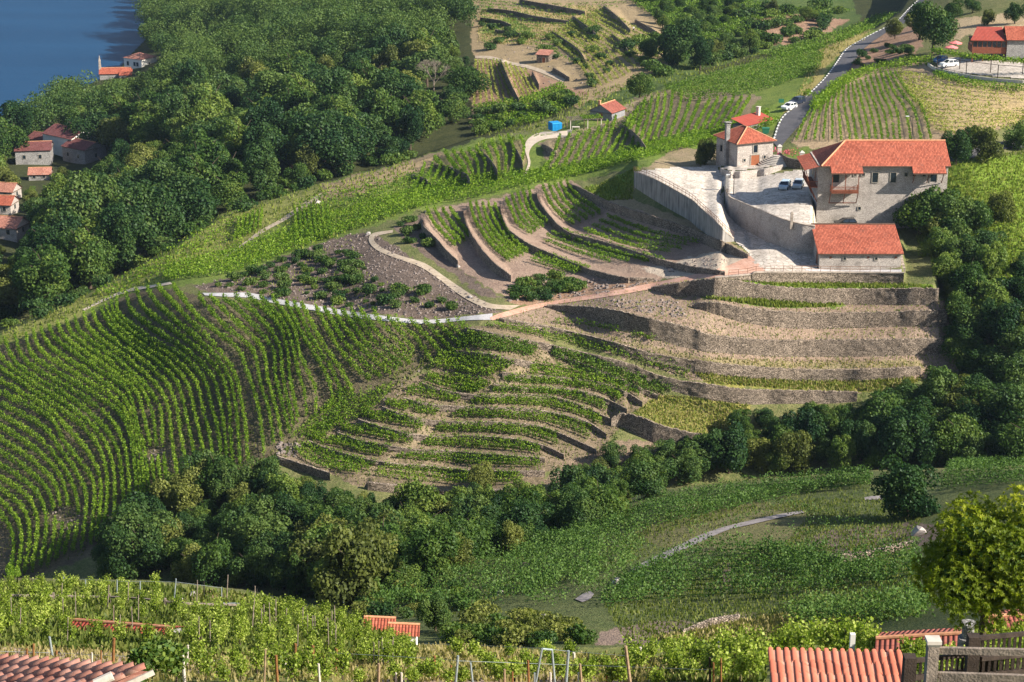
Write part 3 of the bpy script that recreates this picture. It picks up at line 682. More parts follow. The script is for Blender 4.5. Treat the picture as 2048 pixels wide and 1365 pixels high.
def surf(name, c0, c1, sc=0.6, rough=0.9, bump=0.3, sp=0.25):
    m = NT(name); p = m.pos()
    n = m.noise(p, sc, 5, 0.65); n2 = m.noise(p, sc * 9, 3, 0.6)
    col = m.ramp(n, [(0.35, c0), (0.65, c1)])
    col = m.mix(1.0, col, m.ramp(n2, [(0.35, (0.8, 0.8, 0.8)), (0.65, (1.15, 1.15, 1.15))]), 'MULTIPLY')
    m.pbsdf(col, rough, m.bump(n2, bump, 0.08), spec=sp); return m.m
M['asphalt'] = surf('asphalt', (0.085, 0.08, 0.088), (0.12, 0.113, 0.12), 0.3)
M['redconc'] = surf('red_concrete', (0.44, 0.235, 0.165), (0.56, 0.35, 0.27), 0.35)
M['greyconc'] = surf('grey_concrete', (0.42, 0.40, 0.41), (0.52, 0.50, 0.50), 0.4)
M['dirt'] = surf('track_dirt', (0.36, 0.28, 0.20), (0.50, 0.41, 0.31), 0.8)
M['sand'] = surf('pale_sand', (0.48, 0.39, 0.31), (0.58, 0.49, 0.40), 0.6)
M['greytrack'] = surf('grey_track', (0.22, 0.19, 0.19), (0.32, 0.28, 0.27), 0.6)
M['whiteline'] = surf('white_line', (0.70, 0.68, 0.62), (0.80, 0.78, 0.74), 0.8)
def paving():
    m = NT('stone_paving'); p = m.pos()
    vo = m.n('ShaderNodeTexVoronoi', feature='F1', i_Scale=1.1); m.l(p, vo.inputs['Vector'])
    ve = m.n('ShaderNodeTexVoronoi', feature='DISTANCE_TO_EDGE', i_Scale=1.1); m.l(p, ve.inputs['Vector'])
    sep = m.n('ShaderNodeSeparateColor'); m.l(vo.outputs['Color'], sep.inputs[0])
    big = m.noise(p, 0.15, 5, 0.65)
    f = m.math('ADD', m.math('MULTIPLY', sep.outputs[1], 0.45), m.math('MULTIPLY', big, 0.6))
    col = m.ramp(f, [(0.2, (0.36, 0.31, 0.27)), (0.75, (0.60, 0.53, 0.47))])
    e = m.ramp(ve.outputs['Distance'], [(0.02, (0.55, 0.55, 0.5)), (0.08, (1, 1, 1))])
    col = m.mix(1.0, col, e, 'MULTIPLY')
    m.pbsdf(col, 0.9, m.bump(ve.outputs['Distance'], 0.3, 0.05)); return m.m
M['paving'] = paving()
# paved yards: polygons filled on a fine grid over the ground
def patch(name, poly, mat, label, cat, step=3.0, lift=0.09, kind='structure'):
    p = np.array(poly, float)
    xs = np.arange(p[:, 0].min(), p[:, 0].max() + step, step); ys = np.arange(p[:, 1].min(), p[:, 1].max() + step, step)
    X, Y = np.meshgrid(xs, ys)
    g = G(X.ravel(), Y.ravel()).reshape(len(ys), len(xs), 3); g[..., 2] += lift
    ii = np.arange(X.size).reshape(X.shape)
    f = np.stack([ii[:-1, :-1], ii[1:, :-1], ii[1:, 1:], ii[:-1, 1:]], -1).reshape(-1, 4)
    cx = X[:-1, :-1].ravel() + step / 2; cy = Y[:-1, :-1].ravel() + step / 2
    k = inpoly(cx, cy, poly)
    # no cells across wall steps
    jj = np.clip(np.searchsorted(gy, cy), 0, NY - 1); kk = np.clip(np.searchsorted(gx, cx), 0, NX - 1)
    k &= STEP[jj, kk] < 0.2
    f = f[k]; u, inv = np.unique(f, return_inverse=True)
    o = mesh_np(name, g.reshape(-1, 3)[u], inv.reshape(-1, 4), mat, smooth=True)
    return tag(o, label, cat, kind=kind)
patch('courtyard', [(1268, 344), (1345, 336), (1440, 332), (1450, 352), (1470, 357), (1530, 352), (1575, 344), (1625, 338), (1632, 446), (1800, 446), (1800, 452), (1628, 458), (1597, 453), (1523, 427), (1480, 409), (1459, 400), (1446, 372), (1430, 420), (1449, 466), (1400, 418), (1345, 376), (1312, 362)],
      M['paving'], 'pale stone paved yard between the small house and the long farmhouse', 'courtyard')
patch('ramp', [(1400, 416), (1430, 405), (1446, 385), (1452, 400), (1462, 432), (1480, 453), (1523, 478), (1572, 497), (1628, 512), (1636, 540), (1640, 551), (1536, 549), (1500, 520), (1498, 508), (1466, 480), (1440, 455)],
      M['paving'], 'paved ramp curving down below the high curved wall to the barn', 'ramp')
patch('barn_platform', [(1536, 546), (1636, 540), (1640, 537), (1800, 539), (1808, 549)], M['greyconc'], 'narrow pale pavement along the front of the barn', 'pavement', lift=0.12)
patch('house_terrace', [(1440, 336), (1474, 330), (1545, 318), (1566, 330), (1523, 341), (1468, 346)], M['paving'], 'small paved terrace at the foot of the hipped stone house', 'terrace', lift=0.12)
ribbon('red_track', [(1500, 513), (1440, 538), (1360, 556), (1250, 578), (1150, 596), (1060, 612), (1000, 628), (978, 637)],
       [(1537, 547), (1470, 555), (1400, 562), (1300, 580), (1200, 597), (1100, 612), (1030, 630), (985, 642)], M['redconc'], 'terracotta coloured concrete track leading from the yard down to the fork', 'track')
ribbon('grey_track', [(985, 628), (940, 633), (850, 641), (760, 632), (690, 622), (600, 607), (540, 596), (500, 587), (460, 587), (405, 587)],
       [(985, 641), (930, 642), (850, 649), (750, 641), (680, 632), (600, 617), (540, 606), (500, 597), (460, 595), (410, 592)], M['greyconc'], 'pale grey concrete track along the top of the striped vineyard', 'track')
ribbon('far_track', [(340, 565), (300, 572), (260, 578), (215, 595), (165, 620)], [(345, 569), (300, 577), (262, 584), (218, 599), (168, 623)], M['sand'], 'thin end of the track disappearing over the left shoulder of the vineyard', 'track', nw=3)
ribbon('dirt_track', [(786, 466), (755, 473), (748, 482), (765, 497), (800, 512), (850, 528), (890, 555), (930, 582), (960, 600), (990, 610), (1040, 612)],
       [(786, 461), (745, 468), (738, 484), (755, 502), (790, 517), (840, 535), (878, 560), (915, 588), (945, 606), (975, 617), (1020, 621)], M['dirt'], 'pale dirt track looping round the crescent terraces down to the fork', 'track')
ribbon('ridge_path', [(640, 388), (600, 412), (560, 440), (520, 462), (480, 492), (440, 520)], [(652, 390), (612, 415), (572, 441), (530, 464), (488, 493), (446, 519)], M['dirt'], 'worn dirt path running along the grassy ridge crest', 'path', nw=3)
ribbon('sand_path', [(1140, 262), (1110, 264), (1080, 266), (1055, 280), (1050, 300), (1056, 325), (1050, 345), (1040, 362)],
       [(1140, 275), (1110, 277), (1085, 281), (1066, 292), (1058, 308), (1061, 326), (1056, 345), (1046, 361)], M['sand'], 'curling pale sand path in front of the hut and blue container', 'path')
ribbon('far_dirt_path', [(950, 112), (985, 114), (1020, 124), (1060, 132), (1100, 146), (1130, 160)], [(950, 117), (985, 120), (1020, 130), (1060, 139), (1100, 154), (1125, 166)], M['dirt'], 'reddish footpath passing under the little stone shed beyond the ravine', 'path', nw=3)
RL = [(1837, 0), (1815, 20), (1790, 45), (1745, 68), (1715, 84), (1690, 100), (1672, 125), (1650, 155), (1620, 185), (1585, 215), (1560, 240), (1535, 268)]
RR = [(1850, 0), (1832, 20), (1812, 45), (1780, 62), (1745, 85), (1722, 105), (1705, 130), (1690, 150), (1668, 175), (1640, 205), (1605, 245), (1570, 285), (1560, 300)]
RL[-1] = (1545, 285); 
ribbon('road', RL, RR, M['asphalt'], 'dark asphalt road climbing past the parked cars to the upper right', 'road', lift=0.14, nw=5)
ribbon('lower_lane', [(1890, 310), (1930, 302), (1985, 290), (2020, 282), (2100, 285), (2300, 300)], [(1890, 325), (1940, 318), (1995, 303), (2030, 297), (2100, 300), (2300, 316)], M['asphalt'], 'shaded asphalt lane behind the trees at the right of the farmhouse', 'road')
# broken white edge line of the road: each dash a painted mark
e = resample([(a * 0.93 + b * 0.07, c * 0.93 + d * 0.07) for (a, c), (b, d) in zip(resample(RL, n=40).tolist(), resample(RR, n=40).tolist())], n=460)
dm = MB()
gp = G(e[:, 0], e[:, 1]); gp[:, 2] += 0.19
nrm = np.gradient(gp, axis=0); nrm = np.stack([-nrm[:, 1], nrm[:, 0], nrm[:, 0] * 0], -1); nrm /= np.linalg.norm(nrm, axis=1)[:, None]
acc = 0.0; on = True; start = 0
for i in range(1, len(gp)):
    acc += np.linalg.norm(gp[i] - gp[i - 1])
    if acc > (1.6 if on else 1.2):
        if on:
            a, b = gp[start], gp[i]; na, nb = nrm[start] * 0.17, nrm[i] * 0.17
            dm.face([a - na, b - nb, b + nb, a + na])
        on = not on; acc = 0; start = i
tag(dm.build('road_marking', M['whiteline']), 'broken white line along the verge side of the road', 'road marking', kind='structure')
M['laneslab'] = M['greytrack']
ribbon('slope_track', [(1262, 1140), (1300, 1120), (1350, 1096), (1400, 1072), (1450, 1055), (1500, 1043), (1560, 1030), (1605, 1023)],
       [(1270, 1150), (1310, 1130), (1360, 1105), (1405, 1084), (1455, 1062), (1505, 1050), (1565, 1036), (1608, 1027)], M['greytrack'], 'narrow grey track crossing the shaded vineyard slope', 'path', nw=3, lift=0.12)
ribbon('slope_track', [(1150, 1200), (1165, 1190), (1180, 1184)], [(1165, 1206), (1180, 1200), (1188, 1190)], M['greytrack'], 'lower visible piece of the grey track on the shaded slope', 'path', nw=3, n=6)
ribbon('slope_track', [(1060, 1234), (1075, 1230), (1090, 1230)], [(1062, 1240), (1078, 1241), (1092, 1240)], M['greytrack'], 'lowest visible piece of the grey track beside pale rocks', 'path', nw=3, n=6)
ribbon('slope_track', [(1728, 997), (1740, 994), (1765, 993)], [(1730, 1002), (1742, 1001), (1766, 1000)], M['greytrack'], 'short piece of pale track by the dark tree on the shaded slope', 'path', nw=3, n=6)

# ------------------------------------------------------------------ walls
WCOUNT = 0
for w in WALLS:
    tp = np.array(w['top'], float); hh = np.array(w['h'], float)
    q = resample(np.column_stack([tp, hh]), step=3.5)
    hq = q[:, 2]
    g = G(q[:, 0], q[:, 1] + hq + 1.0)                 # foot of the wall
    Dw = g[:, 1] - 0.22
    a, bt = ray(q[:, 0], q[:, 1]); zt = bt * Dw
    n = len(q)
    jig = (vnoise(np.arange(n) * 0.9, np.zeros(n) + WCOUNT, 7)) * (0.5 if w['mat'] == 'stone' and w['name'] != 'retaining_wall' else 0.02)
    cap = w['cap'] + jig * np.minimum(1, hq / 24)
    th = w['thick']
    x = a * Dw
    xb = a * (Dw + th)
    lo = np.stack([x, Dw, g[:, 2] - 0.5], -1); hi = np.stack([x, Dw + 0.02 * hq * 0.06, np.maximum(zt, g[:, 2] + 0.05) + 0.05 + cap * 0.5], -1)
    hb = np.stack([xb, Dw + th, hi[:, 2] + 0.01], -1); lb = np.stack([xb, Dw + th, lo[:, 2]], -1)
    NR = 6
    rowsv = []
    rough = 0.07 if w['mat'] == 'stone' else 0.03
    for r0 in range(NR):
        t = r0 / (NR - 1)
        p_ = lo * (1 - t) + hi * t
        if 0 < r0: p_ = p_ + np.stack([x * 0, vnoise(np.arange(n) * 0.33 + r0 * 7.3, np.full(n, r0 * 1.7 + WCOUNT), 8) * rough * 2, x * 0], -1)
        rowsv.append(p_)
    V = np.stack(rowsv + [hb, lb], 0)
    NV = NR + 2
    ii = np.arange(NV * n).reshape(NV, n)
    fs = []
    for r0 in range(NV - 1):
        fs.append(np.stack([ii[r0, :-1], ii[r0, 1:], ii[r0 + 1, 1:], ii[r0 + 1, :-1]], -1))
    for e_ in (0, -1):
        for r0 in range(NR - 1): fs.append(np.array([[ii[r0, e_], ii[r0 + 1, e_], ii[NR, e_], ii[NR + 1, e_]]]) if r0 == NR - 2 else np.array([[ii[r0, e_], ii[r0 + 1, e_], ii[NR + 1, e_], ii[NR + 1, e_]]]) if False else np.array([[ii[r0, e_], ii[r0 + 1, e_], ii[NR, e_], ii[NR + 1, e_]]]))
    o = mesh_np(w['name'], V.reshape(-1, 3), np.vstack(fs), M[w['mat']])
    tag(o, w['label'], 'wall', w.get('group'))
    if w['mat'] == 'concrete_wall' or w['name'] == 'retaining_wall':        # capping course
        ii = np.arange(4 * n).reshape(4, n)
        c = np.stack([hi + [0, -0.06, 0], hi + [0, -0.06, 0.14], hb + [0, 0.05, 0.14], hb + [0, 0.05, 0]], 0)
        c[:, :, 2] += 0.003
        mesh_np('coping', c.reshape(-1, 3), np.vstack([np.stack([ii[r0, :-1], ii[r0, 1:], ii[r1, 1:], ii[r1, :-1]], -1) for r0, r1 in ((0, 1), (1, 2), (2, 3), (3, 0))]), M['cap'], o)
    w['line'] = hi
    WCOUNT += 1
# ------------------------------------------------------------------ buildings
def roof_gable(mb, x0, x1, y0, y1, ze, zr, ridge='x'):
    """two slopes, eaves at ze, ridge at zr"""
    if ridge == 'x':
        ym = (y0 + y1) / 2
        L = math.hypot(ym - y0, zr - ze)
        mb.face([(x0, y0, ze), (x1, y0, ze), (x1, ym, zr), (x0, ym, zr)], [(0, 0), (x1 - x0, 0), (x1 - x0, L), (0, L)])
        mb.face([(x1, y1, ze), (x0, y1, ze), (x0, ym, zr), (x1, ym, zr)], [(0, 0), (x1 - x0, 0), (x1 - x0, L), (0, L)])
    else:
        xm = (x0 + x1) / 2
        L = math.hypot(xm - x0, zr - ze)
        mb.face([(x0, y1, ze), (x0, y0, ze), (xm, y0, zr), (xm, y1, zr)], [(0, 0), (y1 - y0, 0), (y1 - y0, L), (0, L)])
        mb.face([(x1, y0, ze), (x1, y1, ze), (xm, y1, zr), (xm, y0, zr)], [(0, 0), (y1 - y0, 0), (y1 - y0, L), (0, L)])
def under(mb, x0, x1, y0, y1, z):
    mb.face([(x0, y0, z), (x0, y1, z), (x1, y1, z), (x1, y0, z)])
def slope_uv(mb, a, b, c, d=None):
    """a-b is the eave; uv measured along and up from it"""
    pts = [Vector(p) for p in ([a, b, c] if d is None else [a, b, c, d])]
    e = (pts[1] - pts[0]).normalized(); n = e.cross(pts[2] - pts[0]).normalized(); g = n.cross(e)
    mb.face(pts, [((p - pts[0]).dot(e) + 40, (p - pts[0]).dot(g)) for p in pts])
def opening(parent, name, x, z, w, h, y, mat, frame=0.12, fmat=None, side='front', depth=0.06):
    """a window or door set on a wall plane; y is the plane's coordinate"""
    m = MB(); fm = MB()
    if side == 'front':
        m.box(x - w / 2, x + w / 2, y - depth, y + 0.05, z, z + h)
        for a in ((x - w / 2 - frame, x - w / 2, z - frame, z + h + frame), (x + w / 2, x + w / 2 + frame, z - frame, z + h + frame)):
            fm.box(a[0], a[1], y - depth - 0.05, y + 0.04, a[2], a[3])
        fm.box(x - w / 2, x + w / 2, y - depth - 0.05, y + 0.04, z + h, z + h + frame)
        if name != 'door': fm.box(x - w / 2, x + w / 2, y - depth - 0.05, y + 0.04, z - frame, z)
    else:
        m.box(y - 0.05, y + depth, x - w / 2, x + w / 2, z, z + h) if side == 'right' else m.box(y - depth, y + 0.05, x - w / 2, x + w / 2, z, z + h)
        s_ = 1 if side == 'right' else -1
        y0, y1 = sorted((y - 0.04 * s_, y + (depth + 0.05) * s_))
        fm.box(y0, y1, x - w / 2 - frame, x - w / 2, z - frame, z + h + frame)
        fm.box(y0, y1, x + w / 2, x + w / 2 + frame, z - frame, z + h + frame)
        fm.box(y0, y1, x - w / 2, x + w / 2, z + h, z + h + frame)
    o = m.build(name, mat, parent)
    if frame: fm.build('frame', fmat or M['frame'], o)
    return o
def walls_mesh(x0, x1, y0, y1, z0, z1, base=3.0):
    m = MB()
    for a, b in (((x0, y0), (x1, y0)), ((x1, y0), (x1, y1)), ((x1, y1), (x0, y1)), ((x0, y1), (x0, y0))):
        m.face([(*a, z0 - base), (*b, z0 - base), (*b, z1), (*a, z1)])
    m.face([(x0, y0, z1), (x1, y0, z1), (x1, y1, z1), (x0, y1, z1)])
    return m
def fit(px0, px1, pyb, pye, D=None):
    """origin, width and height of a front seen between px0..px1, base row pyb, eave row pye"""
    g = G(px0, pyb)[0]
    d = float(g[1]) if D is None else D
    o = Vector(P(px0, pyb, d)); w = float(P(px1, pyb, d)[0] - o.x); h = zat(px0, pye, d) - o.z
    return o, w, h

# ---- the long farmhouse
o, w, h = fit(1632, 1889, 446, 331)
FH = empty('farmhouse', o); FHD = o.y
tag(FH, 'long three storey stone farmhouse with orange tiled roof and wooden balcony above the yard', 'house')
dep = 11.0
walls_mesh(0, w, 0, dep, 0, h).build('wall', M['housestone'], FH)
k = w / 257.0                                   # metres per pixel here
def hx(px): return (px - 1632) * k
def hz(py): return zat(1700, py, FHD) - o.z
zr = h + 3.3
rf = MB(); ov = 0.7
xl, xr = -2.6, w + 0.35
ym = dep / 2
rx0 = hx(1692)
ef = -ov; eb = dep + ov
slope_uv(rf, (hx(1636), ef, h), (xr, ef, h), (xr, ym, zr), (rx0, ym, zr))
slope_uv(rf, (xr, eb, h), (hx(1636), eb, h), (rx0, ym, zr), (xr, ym, zr))
slope_uv(rf, (hx(1636), eb, h), (hx(1636), ef, h), (rx0, ym, zr))
lz = h - 0.75
slope_uv(rf, (xl, eb - 1.2, lz), (xl, ef - 0.1, lz), (hx(1636), ef - 0.1, h + 0.02), (hx(1636), eb - 1.2, h + 0.02))
roof = rf.build('roof', M['roof'], FH)
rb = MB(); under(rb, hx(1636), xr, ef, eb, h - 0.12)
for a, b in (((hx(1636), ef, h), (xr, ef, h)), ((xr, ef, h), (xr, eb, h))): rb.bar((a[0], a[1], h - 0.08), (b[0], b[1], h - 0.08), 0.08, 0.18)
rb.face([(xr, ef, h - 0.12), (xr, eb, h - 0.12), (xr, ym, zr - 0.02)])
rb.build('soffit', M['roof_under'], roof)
rd = MB(); rd.tube((rx0, ym, zr + .03), (xr, ym, zr + .03), 0.16); rd.tube((rx0, ym, zr + .03), (hx(1636), ef, h + .03), 0.15); rd.build('ridge_tiles', M['ridge'], roof)
for x0, x1 in ((1654, 1717), (1815, 1881)):      # roof projections over the balconies
    s_ = MB(); a, b = hx(x0), hx(x1)
    z0 = h + 0.03; yy = -0.2; dz = (zr - h) / (ym + ov)
    slope_uv(s_, (a, ef - 1.75, z0 - dz * 1.75), (b, ef - 1.75, z0 - dz * 1.75), (b, ef + 0.1, z0 + dz * 0.1 + .01), (a, ef + 0.1, z0 + dz * 0.1 + .01))
    q = s_.build('roof', M['roof'], FH)
    u = MB(); u.hexa([(a, ef - 1.72, z0 - dz * 1.75 - 0.22), (b, ef - 1.72, z0 - dz * 1.75 - 0.22), (b, -0.02, z0 - 0.28), (a, -0.02, z0 - 0.28)],
                     [(a, ef - 1.72, z0 - dz * 1.75 - 0.04), (b, ef - 1.72, z0 - dz * 1.75 - 0.04), (b, -0.02, z0 - 0.04), (a, -0.02, z0 - 0.04)])
    u.build('soffit', M['roof_under'], q)
def balcony(x0, x1, zf, zb, right=False):
    b = MB(); yo = -2.1
    b.box(x0, x1, yo, -0.02, zf - 0.18, zf)
    q = b.build('balcony', M['wood'], FH)
    r = MB()
    for x in np.linspace(x0 + .05, x1 - .05, 26): r.box(x - .025, x + .025, yo + .02, yo + .07, zf, zf + 0.95)
    r.bar((x0, yo + .05, zf + 1.0), (x1, yo + .05, zf + 1.0), .09, .09)
    for x in (x0 + .05, x1 - .05):
        r.bar((x, yo + .05, zf + 1.0), (x, -0.05, zf + 1.0), .08, .08)
        for y in np.linspace(yo + .2, -.2, 6): r.box(x - .02, x + .02, y - .02, y + .02, zf, zf + .95)
    r.build('railing', M['wood'], q)
    ps = MB()
    for x in (x0 + .1, (x0 + x1) / 2, x1 - .1): ps.bar((x, yo + .1, zf), (x, yo + .1, h - 0.75), .13, .13)
    for x in (x0 - .1, (x0 + x1) / 2, x1 - .1):
        ps.bar((x, yo + .1, zf - .2), (x, -0.45, zb), .12, .12)
    ps.bar((x0 - .1, -0.45, zb), (x1 - .1, -0.45, zb), .12, .14)
    ps.build('post', M['wood'], q)
    return q
zf = hz(380)
balcony(hx(1656), hx(1710), zf, hz(405))
for x in (hx(1820), hx(1848), hx(1877)): m_ = MB(); m_.bar((x, -2.0, h - .8), (x, -0.1, h - 3.2), .12, .12); m_.build('bracket', M['wood'], FH)
for px, pw, py, ph, nm in ((1667, 15, 365, 22, 'door'), (1745, 13, 365, 20, 'window'), (1781, 13, 365, 20, 'window'), (1705, 6, 352, 6, 'window'), (1721, 7, 352, 6, 'window'),
                           (1806, 7, 353, 7, 'window'), (1822, 7, 353, 7, 'window'), (1717, 6, 420, 6, 'window'), (1861, 15, 363, 22, 'door'), (1842, 7, 353, 7, 'window')):
    opening(FH, nm, hx(px), hz(py), pw * k * 0.85, ph * k * 1.0, 0, M['window'])
# porch on the left end
pc = MB()
for y in (0.2, 3.5, 7.0): pc.bar((xl + 1.2, y, hz(375) - 0), (xl + 0.3, y, lz), .16, .16); pc.bar((xl + 1.2, y, hz(372)), (0, y, hz(405)), .14, .14)
pc.box(xl + 1.0, -0.02, -0.1, 8, hz(374) - .15, hz(374))
pq = pc.build('porch', M['wood'], FH)
pr = MB()
for y in np.linspace(0, 8, 22): pr.box(xl + 1.02, xl + 1.07, y - .02, y + .02, hz(374), hz(374) + 1)
pr.bar((xl + 1.05, 0, hz(374) + 1), (xl + 1.05, 8, hz(374) + 1), .08, .08)
for x in np.linspace(xl + 1.1, -.1, 7): pr.box(x - .02, x + .02, -.08, -.03, hz(374), hz(374) + 1)
pr.bar((xl + 1.05, -.05, hz(374) + 1), (-.02, -.05, hz(374) + 1), .08, .08)
pr.build('railing', M['wood'], pq)
opening(FH, 'door', 3.0, hz(374), 1.2, 2.1, 0, M['wood'], side='left')
opening(FH, 'window', 6.5, hz(374) + .8, 1.0, 1.2, 0, M['window'], side='left')
opening(FH, 'door', 3.0, 0.1, 1.5, 2.3, 0, M['wood'], side='left')

# ---- the barn below it
o, w, h = fit(1638, 1801, 540, 506)
BN = empty('barn', o, 0.0)
tag(BN, 'low stone barn with a bright orange tiled roof at the foot of the ramp', 'barn')
dep = 8.6; rise = 2.7
kb = w / 163.0
m_ = MB()
m_.face([(0, 0, -2), (w, 0, -2), (w, 0, h), (0, 0, h)]); m_.face([(w, 0, -2), (w, dep, -2), (w, dep, h + rise - .1), (w, 0, h)])
m_.face([(w, dep, -2), (0, dep, -2), (0, dep, h + rise - .1), (w, dep, h + rise - .1)]); m_.face([(0, dep, -2), (0, 0, -2), (0, 0, h), (0, dep, h + rise - .1)])
m_.build('wall', M['housestone'], BN)
rf = MB(); x0, x1 = -0.35, w + 0.3
slope_uv(rf, (x0, -0.45, h - .05), (x1, -0.45, h - .05), (x1, dep + .2, h + rise), (x0, dep + .2, h + rise))
rq = rf.build('roof', M['roof'], BN)
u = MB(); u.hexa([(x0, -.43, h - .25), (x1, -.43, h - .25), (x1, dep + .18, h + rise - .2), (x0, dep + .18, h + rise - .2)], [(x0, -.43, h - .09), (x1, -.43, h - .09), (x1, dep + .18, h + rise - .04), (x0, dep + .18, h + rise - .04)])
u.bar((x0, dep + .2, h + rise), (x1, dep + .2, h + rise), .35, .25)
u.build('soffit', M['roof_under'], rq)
for px, py, pw, ph in ((1688, 517, 5, 5), (1751, 517, 5, 5)): opening(BN, 'window', (px - 1638) * kb, h - (py - 506) * kb - .3, pw * kb, ph * kb, 0, M['window'])
for px in (1660, 1735, 1790): opening(BN, 'vent', (px - 1638) * kb, h - 0.95, .35, .3, 0, M['wood'], frame=0)
opening(BN, 'door', 2.2, 0.1, 1.6, 2.4, 0, M['wood'], side='left')
st = MB()
for i in range(9): st.box(w + .02, w + 0.9, 0.3 + i * .75, 1.05 + i * .75, -1.5, 0.25 + i * .33)
st.build('steps', M['cap'], BN)

# ---- small stone house with the hipped roof
g = G(1474, 335)[0]; d0 = float(g[1]); o = Vector(P(1474, 335, d0)); yaw = R(23)
SH = empty('stone_house', o, yaw)
tag(SH, 'small square stone house with bright hipped roof and tall chimney beside the road', 'house')
w = 7.9 * (mpp(330, d0) * 70 / 7.0) * 1.03; h = zat(1474, 288, d0) - o.z; dep = 9.2 * mpp(330, d0) * 70 / 7.0 * 0.95
walls_mesh(0, w, 0, dep, 0, h).build('wall', M['housestone'], SH)
ov = 0.5; zr = h + 2.4
a, b, c, e = (-ov, -ov, h), (w + ov, -ov, h), (w + ov, dep + ov, h), (-ov, dep + ov, h)
r1, r2 = (w / 2, dep / 2 - 0.7, zr), (w / 2, dep / 2 + 0.9, zr)
rf = MB(); slope_uv(rf, a, b, r1); slope_uv(rf, b, c, r2, r1); slope_uv(rf, c, e, r2); slope_uv(rf, e, a, r1, r2)
rq = rf.build('roof', M['roof'], SH)
rd = MB()
for p_, q_ in ((a, r1), (b, r1), (c, r2), (e, r2), (r1, r2)): rd.tube(p_, q_, .13)
rd.build('ridge_tiles', M['ridge'], rq)
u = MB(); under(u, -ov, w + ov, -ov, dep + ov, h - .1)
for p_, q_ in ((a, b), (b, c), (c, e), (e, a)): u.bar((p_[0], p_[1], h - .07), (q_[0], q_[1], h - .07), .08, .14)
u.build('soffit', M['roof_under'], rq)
ch = MB(); ch.box(-0.75, 0.1, 3.4, 4.1, -2, h + 3.1); ch.box(-0.85, 0.2, 3.3, 4.2, h + 3.1, h + 3.3)
for x in (-.6, -.1): ch.box(x - .08, x + .08, 3.5, 4.0, h + 3.3, h + 3.6)
ch.box(-0.95, 0.3, 3.2, 4.3, h + 3.6, h + 3.72)
ch.build('chimney', M['greystone'], SH)
opening(SH, 'window', w * .50, h * .56, .9, 1.5, 0, M['window'], .16)
dr = opening(SH, 'door', w * .50, 0.05, 1.9, 2.1, 0, M['door'], .18)
opening(SH, 'window', w * .2, h * .22, .45, .5, 0, M['window']); opening(SH, 'window', w * .76, h * .28, .45, .5, 0, M['window'])
opening(SH, 'window', dep * .75, h * .4, .8, 1.3, 0, M['window'], side='left')
# steps beside it
sg = G(1560, 326)[0]
S_ = MB()
for i in range(8):
    r = 4.2 - i * 0.42; z1 = -0.9 + i * 0.24
    pts = [(r * math.cos(t), r * math.sin(t)) for t in np.linspace(PI * .95, PI * 1.75, 14)]
    S_.face([(x, y, z1) for x, y in pts] + [(0, 0, z1)])
    for (xa, ya), (xb, yb) in zip(pts[:-1], pts[1:]): S_.face([(xa, ya, z1 - .3), (xb, yb, z1 - .3), (xb, yb, z1), (xa, ya, z1)])
sgo = P(1558, 318, float(G(1552, 330)[0][1]) + 2.5)
tag(S_.build('stone_steps', M['whitestone'], loc=Vector(sgo)), 'fan of curved pale stone steps beside the small house', 'steps')
# gate wall right of the steps, with two pillars and flowers
gw = MB()
pl = resample([(1556, 316), (1562, 326), (1575, 334), (1595, 338), (1612, 336)], n=12)
gg = [Vector(v) for v in G(pl[:, 0], pl[:, 1])]
for p_, q_ in zip(gg[:-1], gg[1:]): gw.hexa([p_ + Vector((0, -.25, -1)), q_ + Vector((0, -.25, -1)), q_ + Vector((0, .25, -1)), p_ + Vector((0, .25, -1))], [p_ + Vector((0, -.25, 1.9)), q_ + Vector((0, -.25, 1.9)), q_ + Vector((0, .25, 1.9)), p_ + Vector((0, .25, 1.9))])
gwo = gw.build('garden_wall', M['stone'])
tag(gwo, 'stone garden wall bending between the steps and the farmhouse porch', 'wall')
for i, (px, py, lab) in enumerate(((1558, 322, 'taller stone gate pillar at the top of the curved steps'), (1603, 330, 'short round topped stone pillar beside the farmhouse porch'), (1583, 447, 'small pale stone pillar on top of the high curved wall'), (1453, 380, 'dark upright stone at the left end of the high curved wall'))):
    p_ = G1(px, py); t = (2.9, 2.4, 1.6, 2.6)[i]
    if i == 2: p_ = Vector(P(px, py, float(G(1583, 504)[0][1])))
    f_ = (1, 1, .55, .6)[i]; m_ = MB(); m_.box(-.4 * f_, .4 * f_, -.4 * f_, .4 * f_, -1, t); m_.box(-.5 * f_, .5 * f_, -.5 * f_, .5 * f_, t, t + .15); m_.hexa([(-.4 * f_, -.4 * f_, t + .15), (.4 * f_, -.4 * f_, t + .15), (.4 * f_, .4 * f_, t + .15), (-.4 * f_, .4 * f_, t + .15)], [(-.15, -.15, t + .45), (.15, -.15, t + .45), (.15, .15, t + .45), (-.15, .15, t + .45)])
    tag(m_.build('stone_pillar', M[('whitestone', 'whitestone', 'cap', 'greystone')[i]], loc=p_), lab, 'pillar')

